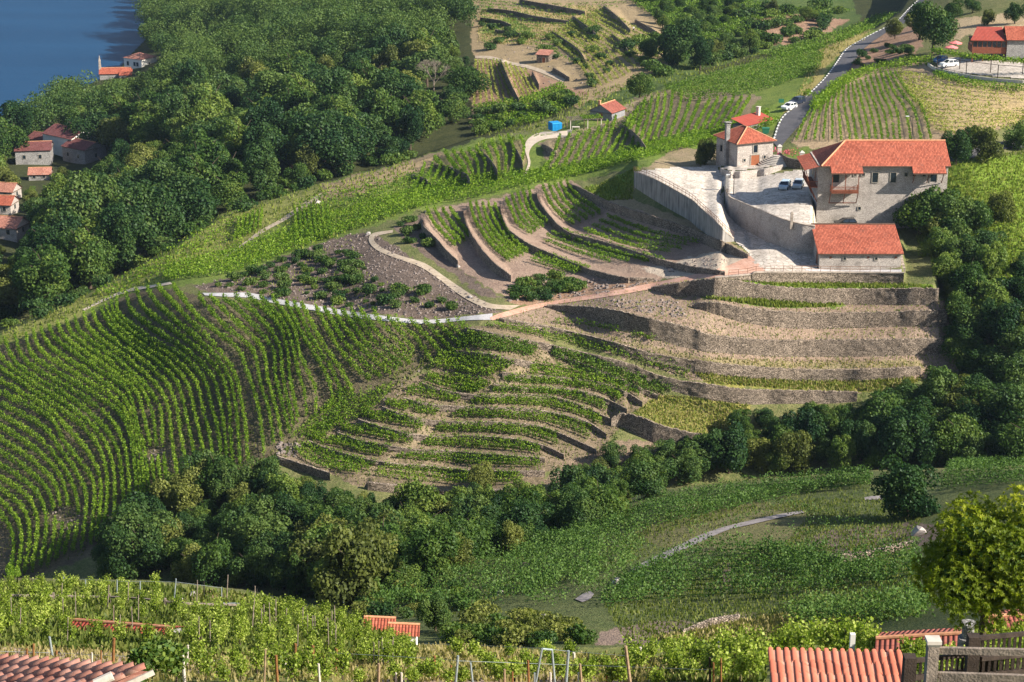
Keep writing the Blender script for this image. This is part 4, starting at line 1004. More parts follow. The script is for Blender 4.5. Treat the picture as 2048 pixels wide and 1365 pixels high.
# ---- low red roofed store by the road, with its pale chimney
p_ = G1(1492, 268); q_ = G1(1545, 244); yaw = math.atan2(q_.y - p_.y, q_.x - p_.x); L = (q_ - p_).length
LS = empty('roadside_store', p_, yaw); tag(LS, 'low store with a dark red roof tucked below the road, pale chimney at its end', 'shed')
walls_mesh(0, L, 0, 3.6, 0, 1.6).build('wall', M['greystone'], LS)
rf = MB(); dz = q_.z - p_.z
slope_uv(rf, (-.3, -.4, 1.75), (L + .3, -.4, 1.75 + dz * 0), (L + .3, 4, 2.9), (-.3, 4, 2.9)); rf.build('roof', M['roof_sheet'], LS)
ch = MB(); ch.box(L - 2.1, L - 1.4, 2.4, 3.1, 2, 4.3); ch.box(L - 2.2, L - 1.3, 2.3, 3.2, 4.3, 4.45); ch.build('chimney', M['whitestone'], LS)
w_ = MB(); w_.box(L + .4, L + .8, -1, 5, -1, 1.6); w_.build('end_wall', M['greystone'], LS)

# ---- hut with the blue container
def cottage(name, label, px0, px1, pyb, pye, dep, rise, yaw=0, wmat='housestone', rmat='roof', ridge='x', ov=.35, wins=(), cat='house', chim=None, D=None, ww=None, hh=None, base=3.0, extra=None):
    o, w, h = fit(px0, px1, pyb, pye, D)
    w = ww or w; h = hh or h
    E = empty(name, o, yaw); tag(E, label, cat)
    walls_mesh(0, w, 0, dep, 0, h, base).build('wall', M[wmat], E)
    gm = MB()
    if ridge == 'x': gm.face([(w, 0, h), (w, dep, h), (w, dep / 2, h + rise)]); gm.face([(0, dep, h), (0, 0, h), (0, dep / 2, h + rise)])
    elif ridge == 'y': gm.face([(0, 0, h), (w, 0, h), (w / 2, 0, h + rise)]); gm.face([(w, dep, h), (0, dep, h), (w / 2, dep, h + rise)])
    if ridge in 'xy': gm.build('gable', M[wmat], E)
    rf = MB()
    if ridge == 'hip':
        a, b, c, e = (-ov, -ov, h), (w + ov, -ov, h), (w + ov, dep + ov, h), (-ov, dep + ov, h)
        s_ = min(w, dep) / 2
        r1, r2 = ((s_, dep / 2, h + rise), (w - s_, dep / 2, h + rise)) if w > dep else ((w / 2, s_, h + rise), (w / 2, dep - s_, h + rise))
        if w > dep: slope_uv(rf, a, b, r2, r1); slope_uv(rf, b, c, r2); slope_uv(rf, c, e, r1, r2); slope_uv(rf, e, a, r1)
        else: slope_uv(rf, a, b, r1); slope_uv(rf, b, c, r2, r1); slope_uv(rf, c, e, r2); slope_uv(rf, e, a, r1, r2)
    elif ridge == 'mono':
        slope_uv(rf, (-ov, -ov, h + .02), (w + ov, -ov, h + .02), (w + ov, dep + ov, h + rise), (-ov, dep + ov, h + rise))
    else:
        r_ = rise / (dep / 2 if ridge == 'x' else w / 2) * ov
        roof_gable(rf, -ov, w + ov, -ov, dep + ov, h - r_ + .06, h + rise + .06, ridge)
    rq = rf.build('roof', M[rmat], E)
    u = MB(); under(u, -ov, w + ov, -ov, dep + ov, h - .06 - (0 if ridge in ('hip', 'mono') else rise / (dep / 2 if ridge == 'x' else w / 2) * ov))
    if ridge == 'mono':
        u.face([(w + ov, -ov, h), (w + ov, dep + ov, h), (w + ov, dep + ov, h + rise - .02)]); u.face([(-ov, -ov, h), (-ov, dep + ov, h + rise - .02), (-ov, dep + ov, h)])
    u.build('soffit', M['roof_under'], rq)
    rd = MB()
    if ridge == 'x': rd.tube((-ov, dep / 2, h + rise + .08), (w + ov, dep / 2, h + rise + .08), .12)
    if ridge == 'y': rd.tube((w / 2, -ov, h + rise + .08), (w / 2, dep + ov, h + rise + .08), .12)
    if rd.v: rd.build('ridge_tiles', M['ridge'], rq)
    for wd in wins:
        side = wd[5] if len(wd) > 5 else 'front'
        pl_ = {'front': 0, 'left': 0, 'right': w}[side]
        ref = w if side == 'front' else dep
        opening(E, wd[0], wd[1] * ref, wd[2] * h, wd[3], wd[4], pl_, M['window'] if wd[0] == 'window' else M['door'], .1, side=side)
    if chim:
        cx, cy, cw, chh, cm = chim
        c_ = MB(); c_.box(cx * w - cw / 2, cx * w + cw / 2, cy * dep - cw / 2, cy * dep + cw / 2, h * .5, h + rise + chh); c_.box(cx * w - cw / 2 - .08, cx * w + cw / 2 + .08, cy * dep - cw / 2 - .08, cy * dep + cw / 2 + .08, h + rise + chh, h + rise + chh + .12)
        c_.build('chimney', M[cm], E)
    return E
cottage('hut', 'red roofed hut with small chimney behind the pergola on the vineyard ridge', 1180, 1222, 240, 224, 6.5, 1.6, R(-32), 'grey', 'roof_old', 'y', wins=(('door', .5, .02, 1.0, 1.9),), chim=(.25, .3, .5, .5, 'ridge'), cat='hut', ww=6.0, hh=2.4)  # grey walls paint in the shade of the pale plastered gable
cottage('stone_shed', 'tiny stone shed with a faded sloping roof on the dry terraces beyond the ravine', 1073, 1094, 127, 107, 4.0, 1.0, R(-18), 'stone', 'roof_pink', 'mono', wins=(('door', .6, .02, 1.0, 1.9),), cat='shed', ww=4.0, hh=2.8)
# pergola
g0 = G1(1141, 262)
PG = empty('pergola', g0, R(12)); tag(PG, 'timber pergola with vines on its slats beside the hut, table underneath', 'pergola')
for x in (0, 4.2, 7.5):
    for y in (0, 3.5):
        m_ = MB(); m_.bar((x, y, -1), (x, y, 2.5), .16, .16); m_.build('post', M['palepost'] if y == 0 else M['post'], PG)
m_ = MB()
for y in (0, 3.5): m_.bar((-.4, y, 2.55), (7.9, y, 2.55), .12, .14)
for x in np.linspace(-.2, 7.7, 16): m_.bar((x, -.5, 2.68), (x, 4, 2.68), .09, .09)
m_.build('roof_slats', M['greywood'], PG)
def leafquads(c, size, bias=None, aspect=.8, rs=None, flat=0.0):
    rs = rs or rng
    n = len(c)
    nn = rs.normal(size=(n, 3))
    nn /= np.linalg.norm(nn, axis=1)[:, None]
    if bias is not None: nn = nn * 0.75 + bias; nn /= np.linalg.norm(nn, axis=1)[:, None] + 1e-9
    t = rs.normal(size=(n, 3)); u = np.cross(nn, t); u /= np.linalg.norm(u, axis=1)[:, None] + 1e-9
    w = np.cross(nn, u)
    s = np.asarray(size).reshape(-1, 1) * np.ones((n, 1)) * rs.uniform(.7, 1.3, (n, 1)) * .5
    a = c - u * s; b = c - w * s * aspect; d = c + u * s; e = c + w * s * aspect
    v = np.stack([a, b, d, e], 1).reshape(-1, 3)
    f = np.arange(4 * n).reshape(n, 4)
    return v, f
def leafobj(name, c, size, mat, parent=None, bias=None, aspect=.8, shade=None):
    v, f = leafquads(c, size, bias, aspect)
    n = len(f)
    sh = rng.random(n) if shade is None else shade
    return mesh_np(name, v, f, mat, parent, attrs={'shade': ('FACE', 'FLOAT', sh)})
c = np.column_stack([rng.uniform(3, 8, 500), rng.uniform(-.3, 3.8, 500), rng.uniform(2.6, 3.1, 500)]); leafobj('foliage', c, .3, M['vine'], PG)
tb = MB(); tb.box(-.9, .9, -.5, .5, .7, .78)
for x in (-.8, .8):
    for y in (-.4, .4): tb.box(x - .04, x + .04, y - .04, y + .04, 0, .7)
tag(tb.build('table', M['palepost'], loc=G1(1152, 262) + Vector((0, 1, 0))), 'pale table standing in the shade of the pergola', 'table')
# blue container, grey box
g0 = G1(1105, 264)
BC = empty('container', g0, R(24)); tag(BC, 'bright blue ribbed container beside the sand path', 'container')
m_ = MB(); m_.box(0, 2.6, 0, 2.6, .15, 1.9); m_.build('body', M['bluebin'], BC)
m_ = MB(); m_.hexa([(-.08, -.08, 1.9), (2.68, -.08, 1.9), (2.68, 2.68, 1.9), (-.08, 2.68, 1.9)], [(.1, .1, 2.1), (2.5, .1, 2.1), (2.5, 2.5, 2.1), (.1, 2.5, 2.1)]); m_.build('lid', M['bluebin'], BC)
m_ = MB()
for x in np.linspace(.2, 2.4, 7): m_.box(x - .05, x + .05, -.07, 0.02, .2, 1.85); m_.box(-.07, .02, x - .05, x + .05, .2, 1.85)
m_.build('rib', M['bluebin'], BC)
m_ = MB(); m_.box(-.45, .45, -.4, .4, -.5, 1.5); m_.box(-.52, .52, -.47, .47, 1.5, 1.6)
tag(m_.build('utility_box', M['greystone'], loc=G1(1139, 274)), 'grey masonry utility box at the end of the sand path', 'utility box')

# ---- restaurant house at the upper right, pergola car park
g0 = G1(2012, 122)
dR = float(g0.y)
RH = empty('restaurant_house', Vector(P(2012, 122, dR)), R(-4)); tag(RH, 'stone house with a glazed wooden gallery at the upper right edge', 'house')
kk = mpp(110, dR)
w = 75 * kk; h = 42 * kk
walls_mesh(0, w, 0, 8, 0, h).build('wall', M['greystone'], RH)
rf = MB(); roof_gable(rf, -.3, w + .5, -.5, 8.5, h, h + 2.6, 'x'); rq = rf.build('roof', M['roof'], RH)
u = MB(); under(u, -.3, w + .5, -.5, 8.5, h - .1); u.build('soffit', M['roof_under'], rq)
gl = MB(); gx0 = -68 * kk
gl.box(gx0, -.02, .4, 7, 1.6, 3.1); q = gl.build('gallery', M['wood'], RH)
m_ = MB(); m_.box(gx0 + .1, -.1, .5, 6.9, 3.1, h - .5); m_.build('glass', M['window'], q)
m_ = MB()
for x in np.linspace(gx0 + .08, -.1, 8): m_.box(x - .08, x + .08, .38, .52, 3.1, h - .5)
m_.box(gx0, -.02, .35, 7, h - .5, h - .25)
m_.build('window_frame', M['wood'], q)
m_ = MB()
for x in np.linspace(gx0 + .2, -.5, 4): m_.box(x - .12, x + .12, .5, .74, -1.5, 1.6)
m_.build('post', M['wood'], q)
m_ = MB(); slope_uv(m_, (gx0 - .6, -.2, h - .2), (-.3, -.2, h - .2), (-.3, 7, h + 1.9), (gx0 + 1.8, 7, h + 1.9)); m_.build('roof', M['roof_sheet'], RH)
# parasols
for px, py, lab in ((1910, 92, 'pink parasol standing higher on the restaurant terrace'), (1902, 101, 'faded pink parasol half hidden by leaves beside the restaurant')):
    p_ = G1(px, py + 12); U = empty('parasol', p_); tag(U, lab, 'parasol', None)
    m_ = MB(); m_.tube((0, 0, -.5), (0, 0, 2.6), .04); m_.build('pole', M['metal'], U)
    m_ = MB(); 
    for i in range(8):
        t0, t1 = 2 * PI * i / 8, 2 * PI * (i + 1) / 8
        m_.face([(1.6 * math.cos(t0), 1.6 * math.sin(t0), 2.2), (1.6 * math.cos(t1), 1.6 * math.sin(t1), 2.2), (0, 0, 2.75)])
        m_.face([(1.6 * math.cos(t0), 1.6 * math.sin(t0), 2.0), (1.6 * math.cos(t1), 1.6 * math.sin(t1), 2.0), (1.6 * math.cos(t1), 1.6 * math.sin(t1), 2.2), (1.6 * math.cos(t0), 1.6 * math.sin(t0), 2.2)])
    m_.build('canopy', M['pink'], U)
patch('car_park', [(1868, 118), (1900, 116), (1960, 120), (2060, 128), (2200, 138), (2200, 170), (2060, 160), (1980, 153), (1910, 146), (1875, 135)], M['paving'], 'pale paved car park under the leafy pergola at the upper right', 'car park')
# car park pergola: rail fence with posts and vines on top
PK = empty('parking_pergola', G1(1880, 140)); tag(PK, 'long vine covered pergola on dark posts along the car park edge', 'pergola')
inv = PK.matrix_world.inverted() if False else Matrix.Translation(-PK.location)
line = [(1874, 138), (1932, 149), (1995, 157), (2060, 162), (2130, 168)]
pts = [inv @ G1(*q) for q in line]
ps2 = [inv @ (G1(x, y - 27) if False else (G1(x, y) + Vector((0, 7, 0.3)))) for x, y in line]
for a, b in zip(pts, ps2):
    m_ = MB(); m_.bar(a + Vector((0, 0, -1)), a + Vector((0, 0, 3.0)), .16, .16); m_.build('post', M['darkwood'], PK)
    m_ = MB(); m_.bar(b + Vector((0, 0, -1)), b + Vector((0, 0, 3.0)), .16, .16); m_.build('post', M['darkwood'], PK)
m_ = MB()
for a, b in zip(pts[:-1], pts[1:]): m_.bar(a + Vector((0, 0, 3)), b + Vector((0, 0, 3)), .1, .1)
for a, b in zip(ps2[:-1], ps2[1:]): m_.bar(a + Vector((0, 0, 3)), b + Vector((0, 0, 3)), .1, .1)
m_.build('beam', M['darkwood'], PK)
cs = []
for a, b in zip(ps2[:-1], ps2[1:]):
    t = rng.random((420, 1)); cs.append(np.array(a) * (1 - t) + np.array(b) * t + rng.normal(size=(420, 3)) * [.3, .9, .3] + [0, -.5, 3.1])
leafobj('foliage', np.vstack(cs), .42, M['vine'], PK)
RLF = MB(); a0 = [G1(x, y + 6) for x, y in [(1868, 132)] + line]
for a, b in zip(a0[:-1], a0[1:]):
    for z in (.5, 1.0): RLF.bar(a + Vector((0, 0, z)), b + Vector((0, 0, z)), .06, .06)
    for t in np.linspace(0, 1, 6): q = a.lerp(b, t); RLF.bar(q + Vector((0, 0, -.3)), q + Vector((0, 0, 1.05)), .06, .06)
tag(RLF.build('rail_fence', M['metal']), 'thin dark rail fence along the lower edge of the car park', 'fence')
KB = MB(); a0 = [G1(x, y) for x, y in resample([(1856, 132), (1868, 140), (1900, 149), (1950, 158), (2000, 164), (2060, 168), (2130, 172)], n=24)]
for a, b in zip(a0[:-1], a0[1:]): KB.bar(a + Vector((0, 0, .35)), b + Vector((0, 0, .35)), .3, .7)
tag(KB.build('kerb_wall', M['whitestone']), 'low pale kerb wall curving below the car park fence', 'wall')

# ---- village by the lake
cottage('village_house', 'white house with hipped roof right above the lake, highest of the village', 249, 289, 141, 117, 9, 2.0, R(-32), 'plaster', 'roof_pink', 'hip', wins=(('window', .22, .45, 1, 1.5), ('window', .6, .45, 1, 1.5), ('window', .76, .45, 1, 1.5), ('window', .5, .45, .9, 1.2, 'right')), ww=9.5, hh=5.2)
CH = cottage('chapel', 'low orange roofed chapel with a slender bell gable by the water', 200, 262, 161, 150, 6, 1.8, R(6), 'greystone', 'roof', 'x', ww=12, hh=2.6, cat='chapel')
m_ = MB(); m_.box(-.4, .4, 2.1, 3.9, 0, 5.4)
m_.box(-.35, .35, 2.2, 2.55, 5.4, 7.2); m_.box(-.35, .35, 3.45, 3.8, 5.4, 7.2); m_.box(-.35, .35, 2.2, 3.8, 7.2, 7.5)
m_.hexa([(-.3, 2.5, 7.5), (.3, 2.5, 7.5), (.3, 3.5, 7.5), (-.3, 3.5, 7.5)], [(-.04, 2.95, 9.4), (.04, 2.95, 9.4), (.04, 3.05, 9.4), (-.04, 3.05, 9.4)])
m_.build('bell_gable', M['cap'], CH)
m_ = MB(); m_.box(8, 12.5, -2, 3, 0, 2.2); m_.build('annex_wall', M['greystone'], CH)
m_ = MB(); slope_uv(m_, (7.7, -2.4, 2.2), (12.8, -2.4, 2.2), (12.8, 2.5, 3.9), (7.7, 2.5, 3.9)); m_.build('annex_roof', M['roof'], CH)
VH = [
 (32, 62, 330, 305, 10, 1.8, R(8), 'greystone', 'roof_painted_shade', 'x', 'long low house with red roof darkened for shade, lowest row of the shaded village cluster', 11, 4.5),
 (88, 122, 305, 270, 11, 2.2, R(-40), 'plaster', 'roof_painted_shade', 'x', 'large shaded house with white gallery and red roof darkened for shade in the lakeside cluster', 15, 6.5),
 (126, 160, 322, 292, 9, 1.8, R(-38), 'greystone', 'roof_painted_shade', 'x', 'pale blue walled house end below the large shaded house', 11, 5),
 (55, 85, 300, 280, 8, 1.5, R(-30), 'greystone', 'roof_painted_shade', 'x', 'shaded stone house between the lakeside tree and the large house', 8, 4.0),
 (58, 100, 362, 352, 5, 1.5, R(5), 'greystone', 'roof_pink', 'x', 'small faded roof shed standing alone below the village cluster', 6.5, 2.0),
 (-20, 22, 402, 388, 6, 1.8, R(-12), 'housestone', 'roof_pink', 'x', 'faded pink roofed house at the left edge, uppermost of three', 7, 3.0),
 (-20, 12, 430, 412, 6, 1.8, R(-8), 'housestone', 'roof', 'x', 'orange roofed house at the left edge, middle of three', 6, 3.0),
 (-20, 26, 476, 452, 7, 2.0, R(-15), 'housestone', 'roof_pink', 'x', 'pinkish roofed house at the left edge, lowest of three', 7.5, 3.0),
 (72, 90, 232, 226, 4, 1.0, R(-20), 'plaster', 'roof_pink', 'mono', 'tiny boathouse with a pale wall at the water below the round tree', 4, 2.2),
]
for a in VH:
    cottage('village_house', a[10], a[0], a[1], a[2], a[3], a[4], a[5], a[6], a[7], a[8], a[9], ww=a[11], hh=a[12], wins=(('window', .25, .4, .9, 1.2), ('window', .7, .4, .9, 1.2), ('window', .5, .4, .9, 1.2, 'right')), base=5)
m_ = MB(); g0 = G1(219, 285); m_.tube(g0 + Vector((0, 0, -1)), g0 + Vector((0, 0, 5.5)), .14, .1); tag(m_.build('utility_pole', M['palepost']), 'single pale wooden pole on the grass above the village', 'pole')
m_ = MB(); g0 = G1(187, 158); m_.tube(g0 + Vector((0, 0, -1)), g0 + Vector((0, 0, 7)), .12, .08); m_.bar(g0 + Vector((-.6, 0, 6.3)), g0 + Vector((.6, 0, 6.3)), .08, .08); tag(m_.build('utility_pole', M['metal']), 'thin pole with cross bar standing by the water beside the chapel', 'pole')

# ------------------------------------------------------------------ cars
def make_car(label, paint, loc, yaw, kind='hatch', L=4.2):
    C_ = empty('car', loc, yaw); tag(C_, label, 'car')
    W2 = 0.88
    z0, zb, zt = .28, .88, 1.46
    if kind == 'suv': zb, zt = 1.0, 1.68
    prof = [(-L / 2, .45), (-L / 2 + .05, zb - .12), (-L / 2 + .25, zb), (-L / 2 + 1.15, zb + .06), (L / 2 - .35, zb + .06), (L / 2 - .06, zb - .05), (L / 2, .5), (L / 2 - .1, z0), (-L / 2 + .1, z0)]
    m_ = MB()
    n = len(prof)
    wid = [.80, .84, .86, .88, .88, .86, .82, .80, .80]
    for i in range(n):
        j = (i + 1) % n
        m_.face([(prof[i][0], -wid[i], prof[i][1]), (prof[i][0], wid[i], prof[i][1]), (prof[j][0], wid[j], prof[j][1]), (prof[j][0], -wid[j], prof[j][1])])
    m_.face([(p[0], -wq, p[1]) for p, wq in zip(prof, wid)]); m_.face([(p[0], wq, p[1]) for p, wq in zip(prof, wid)][::-1])
    m_.build('body', M['paint_' + paint], C_)
    fx, rx = -L / 2 + 1.0, (L / 2 - .12 if kind != 'sedan' else L / 2 - .7)
    a = [(fx, -.84, zb + .04), (rx, -.84, zb + .04), (rx, .84, zb + .04), (fx, .84, zb + .04)]
    b = [(fx + .85, -.66, zt - .03), (rx - .35, -.66, zt - .03), (rx - .35, .66, zt - .03), (fx + .85, .66, zt - .03)]
    m_ = MB(); m_.hexa(a, b); m_.build('window', M['carglass'], C_)
    m_ = MB(); m_.hexa([(fx + .78, -.69, zt - .04), (rx - .30, -.69, zt - .04), (rx - .30, .69, zt - .04), (fx + .78, .69, zt - .04)], [(fx + 1.0, -.6, zt + .03), (rx - .5, -.6, zt + .03), (rx - .5, .6, zt + .03), (fx + 1.0, .6, zt + .03)])
    for sx in (-1, 1):
        for u0, u1 in (((fx + .02, -.85 * sx, zb + .05), (fx + .83, -.67 * sx, zt - .02)), ((rx, -.85 * sx, zb + .05), (rx - .33, -.67 * sx, zt - .02)), (((fx + rx) / 2 + .1, -.85 * sx, zb + .05), ((fx + rx) / 2 + .15, -.67 * sx, zt - .02))): m_.bar(u0, u1, .09, .07)
    m_.build('roof', M['paint_' + paint], C_)
    for x in (-L / 2 + .8, L / 2 - .8):
        for y in (-.82, .82):
            t = MB(); t.tube((x, y - .1, .32), (x, y + .1, .32), .32, n=16); tq = t.build('tyre', M['rubber'], C_)
            t = MB(); s_ = 1 if y > 0 else -1; t.tube((x, y + .08 * s_, .32), (x, y + .115 * s_, .32), .2, n=12); t.build('rim', M['rim'], tq)
    for y in (-.6, .6):
        m_ = MB(); m_.box(-L / 2 - .015, -L / 2 + .12, y - .2, y + .2, zb - .32, zb - .14); m_.build('headlight', M['lamp'], C_)
        m_ = MB(); m_.box(L / 2 - .14, L / 2 + .012, y - .17, y + .17, zb - .3, zb - .08); m_.build('tail_light', M['tail'], C_)
    for y in (-.98, .98):
        m_ = MB(); m_.box(fx + .35, fx + .5, min(y, y * .88), max(y, y * .88), zb + .1, zb + .25); m_.build('mirror', M['paint_' + paint], C_)
    return C_
up = Vector((0, 0, .15))
make_car('white hatchback parked on the road verge below the dark car', 'white', G1(1578, 220) + up, R(-135) + PI, 'hatch', 4.0)
make_car('dark blue car parked on the road just ahead of the white one', 'navy', G1(1594, 210) + up, R(-135) + PI, 'suv', 4.3)
make_car('pale blue white car parked in the yard nearer the curved wall', 'paleblue', G1(1569, 379) + up, R(72), 'hatch', 4.1)
make_car('silver blue car parked in the yard nearer the farmhouse', 'silver', G1(1596, 377) + up, R(75), 'hatch', 4.0)
make_car('black car parked between the farmhouse and the barn roof', 'black', Vector(P(1690, 453, 346.5)), R(4), 'hatch', 4.1)
make_car('white people carrier parked at the end of the restaurant car park', 'white', G1(1898, 135) + up, R(22), 'suv', 4.3)
make_car('blue car half hidden behind the white one in the restaurant car park', 'blue', G1(1880, 126) + up, R(40), 'hatch', 4.0)
# ------------------------------------------------------------------ yard furniture
def railing(name, pts, z, label, mat, step=1.6, hgt=1.0, rails=(1.0, .55)):
    m_ = MB(); p = resample([tuple(q) for q in pts], step=step, smooth=False)
    for a, b in zip(p[:-1], p[1:]):
        a = Vector(a); b = Vector(b)
        for r_ in rails: m_.bar(a + Vector((0, 0, z + r_ * hgt)), b + Vector((0, 0, z + r_ * hgt)), .06, .06)
        m_.bar(a + Vector((0, 0, z - .1)), a + Vector((0, 0, z + hgt)), .06, .06)
    return tag(m_.build(name, M[mat]), label, 'railing')
for w in WALLS:
    if w['label'].startswith('great grey'): railing('railing', w['line'] + [0, .25, 0], .1, 'thin rusty railing along the top of the great grey retaining wall', 'rust')
    if w['label'].startswith('low stone wall holding'): railing('railing', w['line'][8:-2] + [0, .2, 0], .1, 'thin railing on the low wall in front of the barn pavement', 'rust')
for px, py, t, lab in ((1467, 391, 3.8, 'dark lamp post standing in the yard behind the curved wall'), (1823, 288, 5.5, 'lamp post with a pale head behind the farmhouse roof')):
    p_ = G1(px, py); Lp = empty('lamp_post', p_); tag(Lp, lab, 'lamp post')
    m_ = MB(); m_.tube((0, 0, -.5), (0, 0, t), .09, .06); m_.bar((0, 0, t), (-.9, 0, t + .15), .07, .07); m_.build('pole', M['metal'], Lp)
    m_ = MB(); m_.box(-1.5, -.8, -.14, .14, t + .08, t + .22); m_.build('lamp_head', M['lamp'], Lp)
for px, py, lab in ((1531, 268, 'green wheeled bin standing between the store and the road'), (1562, 217, 'green road sign plate beside the white parked car')):
    p_ = G1(px, py); m_ = MB()
    if 'bin' in lab: m_.hexa([(-.6, -.45, .1), (.6, -.45, .1), (.6, .45, .1), (-.6, .45, .1)], [(-.75, -.55, 1.2), (.75, -.55, 1.2), (.75, .55, 1.2), (-.75, .55, 1.2)]); m_.box(-.8, .8, -.6, .6, 1.2, 1.32); nm = 'bin'
    else: m_.box(-.04, .04, -.04, .04, -.3, 2.2); m_.box(-.6, .6, -.07, -.04, 1.3, 2.2); nm = 'road_sign'
    tag(m_.build(nm, M['greenbin'], loc=p_), lab, 'bin' if nm == 'bin' else 'sign')
# rubble row behind the barn, rocks
iv, if_ = icos(1, 2)
def rock(px, py, s, label, sq=(1, .8, .7), name='boulder', mat='rock', group=None, dz=0.0, P0=None):
    s = s * .8
    v = iv.copy(); r_ = np.random.default_rng(int(px * 7 + py))
    v = v * (1 + 0.22 * np.sin(v @ r_.normal(size=(3, 3)) * 2.1 + r_.random(3) * 6)).mean(1, keepdims=True) * np.array(sq) * s
    for _ in range(9):
        pl_n = r_.normal(size=3); pl_n /= np.linalg.norm(pl_n); e_ = v @ pl_n - s * r_.uniform(.45, .75) * min(sq); v = v - np.clip(e_, 0, None)[:, None] * pl_n
    o = mesh_np(name, v, if_, M[mat]); o.location = (P0 or G1(px, py)) + Vector((0, 0, s * .25 + dz)); o.rotation_euler = (r_.random() * .6, 0, r_.random() * 6)
    return tag(o, label, 'rock', group)
for i, (px, py, s) in enumerate(((1702, 448, .5), (1712, 449, .6), (1722, 450, .5), (1730, 448, .7), (1738, 446, .8), (1748, 450, .6), (1757, 449, .6), (1766, 450, .7), (1775, 446, .8), (1784, 450, .5))):
    rock(px, py, s, 'grey rock in the rough row of stones behind the barn roof', group='row of rocks behind the barn', P0=Vector(P(px, py + 6, 346.0)))
for px, py, s, lab in ((852, 426, .9, 'pale rock heap crowning the first crescent terrace'), (738, 470, 1.1, 'pale rocks at the top of the dirt track loop'), (1343, 543, .9, 'pale boulder beside the start of the red track'),
                       (636, 408, 1.6, 'flat pale slab lying on the ridge grass'), (940, 596, .9, 'white rock beside the dirt track near the fork'), (916, 535, .8, 'pale stones in the shade below the first crescent terrace'),
                       (1232, 1168, .7, 'pale rock beside the grey track on the shaded slope'), (1305, 1127, .6, 'white stone at the lower side of the grey track'), (1832, 1072, 1.3, 'grey rock outcrop beside the bright chestnut tree'),
                       (899, 1148, .8, 'grey boulder at the edge of the dark thicket'), (998, 1190, .7, 'single grey boulder in the near bushes'), (1090, 1236, .6, 'pile of pale stones at the foot of the grey track')):
    rock(px, py, s, lab)
# ------------------------------------------------------------------ vine rows
def row_leaves(p, dens, size, hgt, lat=.18, gap=1.1, skip=.03, rs=rng):
    """p: ground points along a row (n,3) -> leaf centres"""
    L = np.concatenate([[0], np.cumsum(np.linalg.norm(np.diff(p, axis=0), axis=1))])
    if L[-1] < .6: return None
    s = np.arange(gap * .3, L[-1], gap)
    s = s + rs.uniform(-.15, .15, len(s)); s = s[rs.random(len(s)) > skip]
    if not len(s): return None
    hk = hgt * rs.uniform(.72, 1.2, len(s))
    k = max(3, int(dens * gap))
    ss = np.repeat(s, k); hh = np.repeat(hk, k)
    z = rs.beta(1.6, 1.3, len(ss)) * hh * 0.92 + .18
    ss = ss + rs.normal(0, .26, len(ss)) * gap
    c = np.stack([np.interp(ss, L, p[:, i]) for i in range(3)], -1)
    c[:, :2] += rs.normal(0, lat, (len(ss), 2))
    c[:, 2] += z
    return c
def vine_rows(label, guides, gap_px=None, n=None, dens=24, size=.25, hgt=1.35, lat=.18, mat='vine', group=None, gap=1.1, skip=.03, stuff=False, cut=None, name='vine_row', wig=0.0, ext=None, world=None):
    gs = [resample(g, n=48) for g in guides]
    rows = []
    for a, b in zip(gs[:-1], gs[1:]):
        if n is None:
            if world:
                A_, B_ = G(a[4:-4:4, 0], a[4:-4:4, 1]), G(b[:, 0], b[:, 1]); dd = np.median(np.sqrt(((A_[:, None] - B_[None]) ** 2).sum(-1)).min(1)); k = max(1, int(round(dd / world)))
            else:
                dd = np.sqrt(((a[4:-4:4, None] - b[None]) ** 2).sum(-1)).min(1).mean(); k = max(1, int(round(dd / gap_px)))
        else: k = n
        for i in range(k): rows.append(a * (1 - i / k) + b * (i / k))
    rows.append(gs[-1])
    cc = []
    for r_ in rows:
        r_ = resample(r_, step=2.0, smooth=False)
        if wig: r_[:, 1] += np.interp(np.arange(len(r_)), np.arange(0, len(r_) + 12, 12), rng.normal(0, wig, len(r_) // 12 + 2)[:len(np.arange(0, len(r_) + 12, 12))])
        segs = [r_]
        if cut is not None:
            keep = ~cut(r_[:, 0], r_[:, 1]); segs = []; cur = []
            for q, kp in zip(r_, keep):
                if kp: cur.append(q)
                elif cur: segs.append(np.array(cur)); cur = []
            if cur: segs.append(np.array(cur))
        for sg in segs:
            if len(sg) < 4: continue
            c = row_leaves(G(sg[:, 0], sg[:, 1]), dens, size, hgt, lat, gap, skip)
            if c is None: continue
            if stuff: cc.append(c); continue
            v, f = leafquads(c, size)
            q = G(sg[:, 0], sg[:, 1])[::2]                       # the woody cordon that joins the vines of a row
            if len(q) > 1:
                m_ = len(q); lo_ = q + [0, 0, .42]; hi_ = q + [0, 0, .50]
                b_ = len(v); v = np.vstack([v, lo_, hi_]); ii = np.arange(m_ - 1)
                f = np.vstack([f, np.stack([b_ + ii, b_ + ii + 1, b_ + m_ + ii + 1, b_ + m_ + ii], -1)])
            sh = rng.random(len(f)); sh[-(len(q) - 1):] = 0
            o = mesh_np(name, v, f, M[mat], attrs={'shade': ('FACE', 'FLOAT', sh)})
            tag(o, label, 'vine row', group or label)
    if stuff and cc:
        o = leafobj(name, np.vstack(cc), size, M[mat])
        tag(o, label, 'vines', kind='stuff')
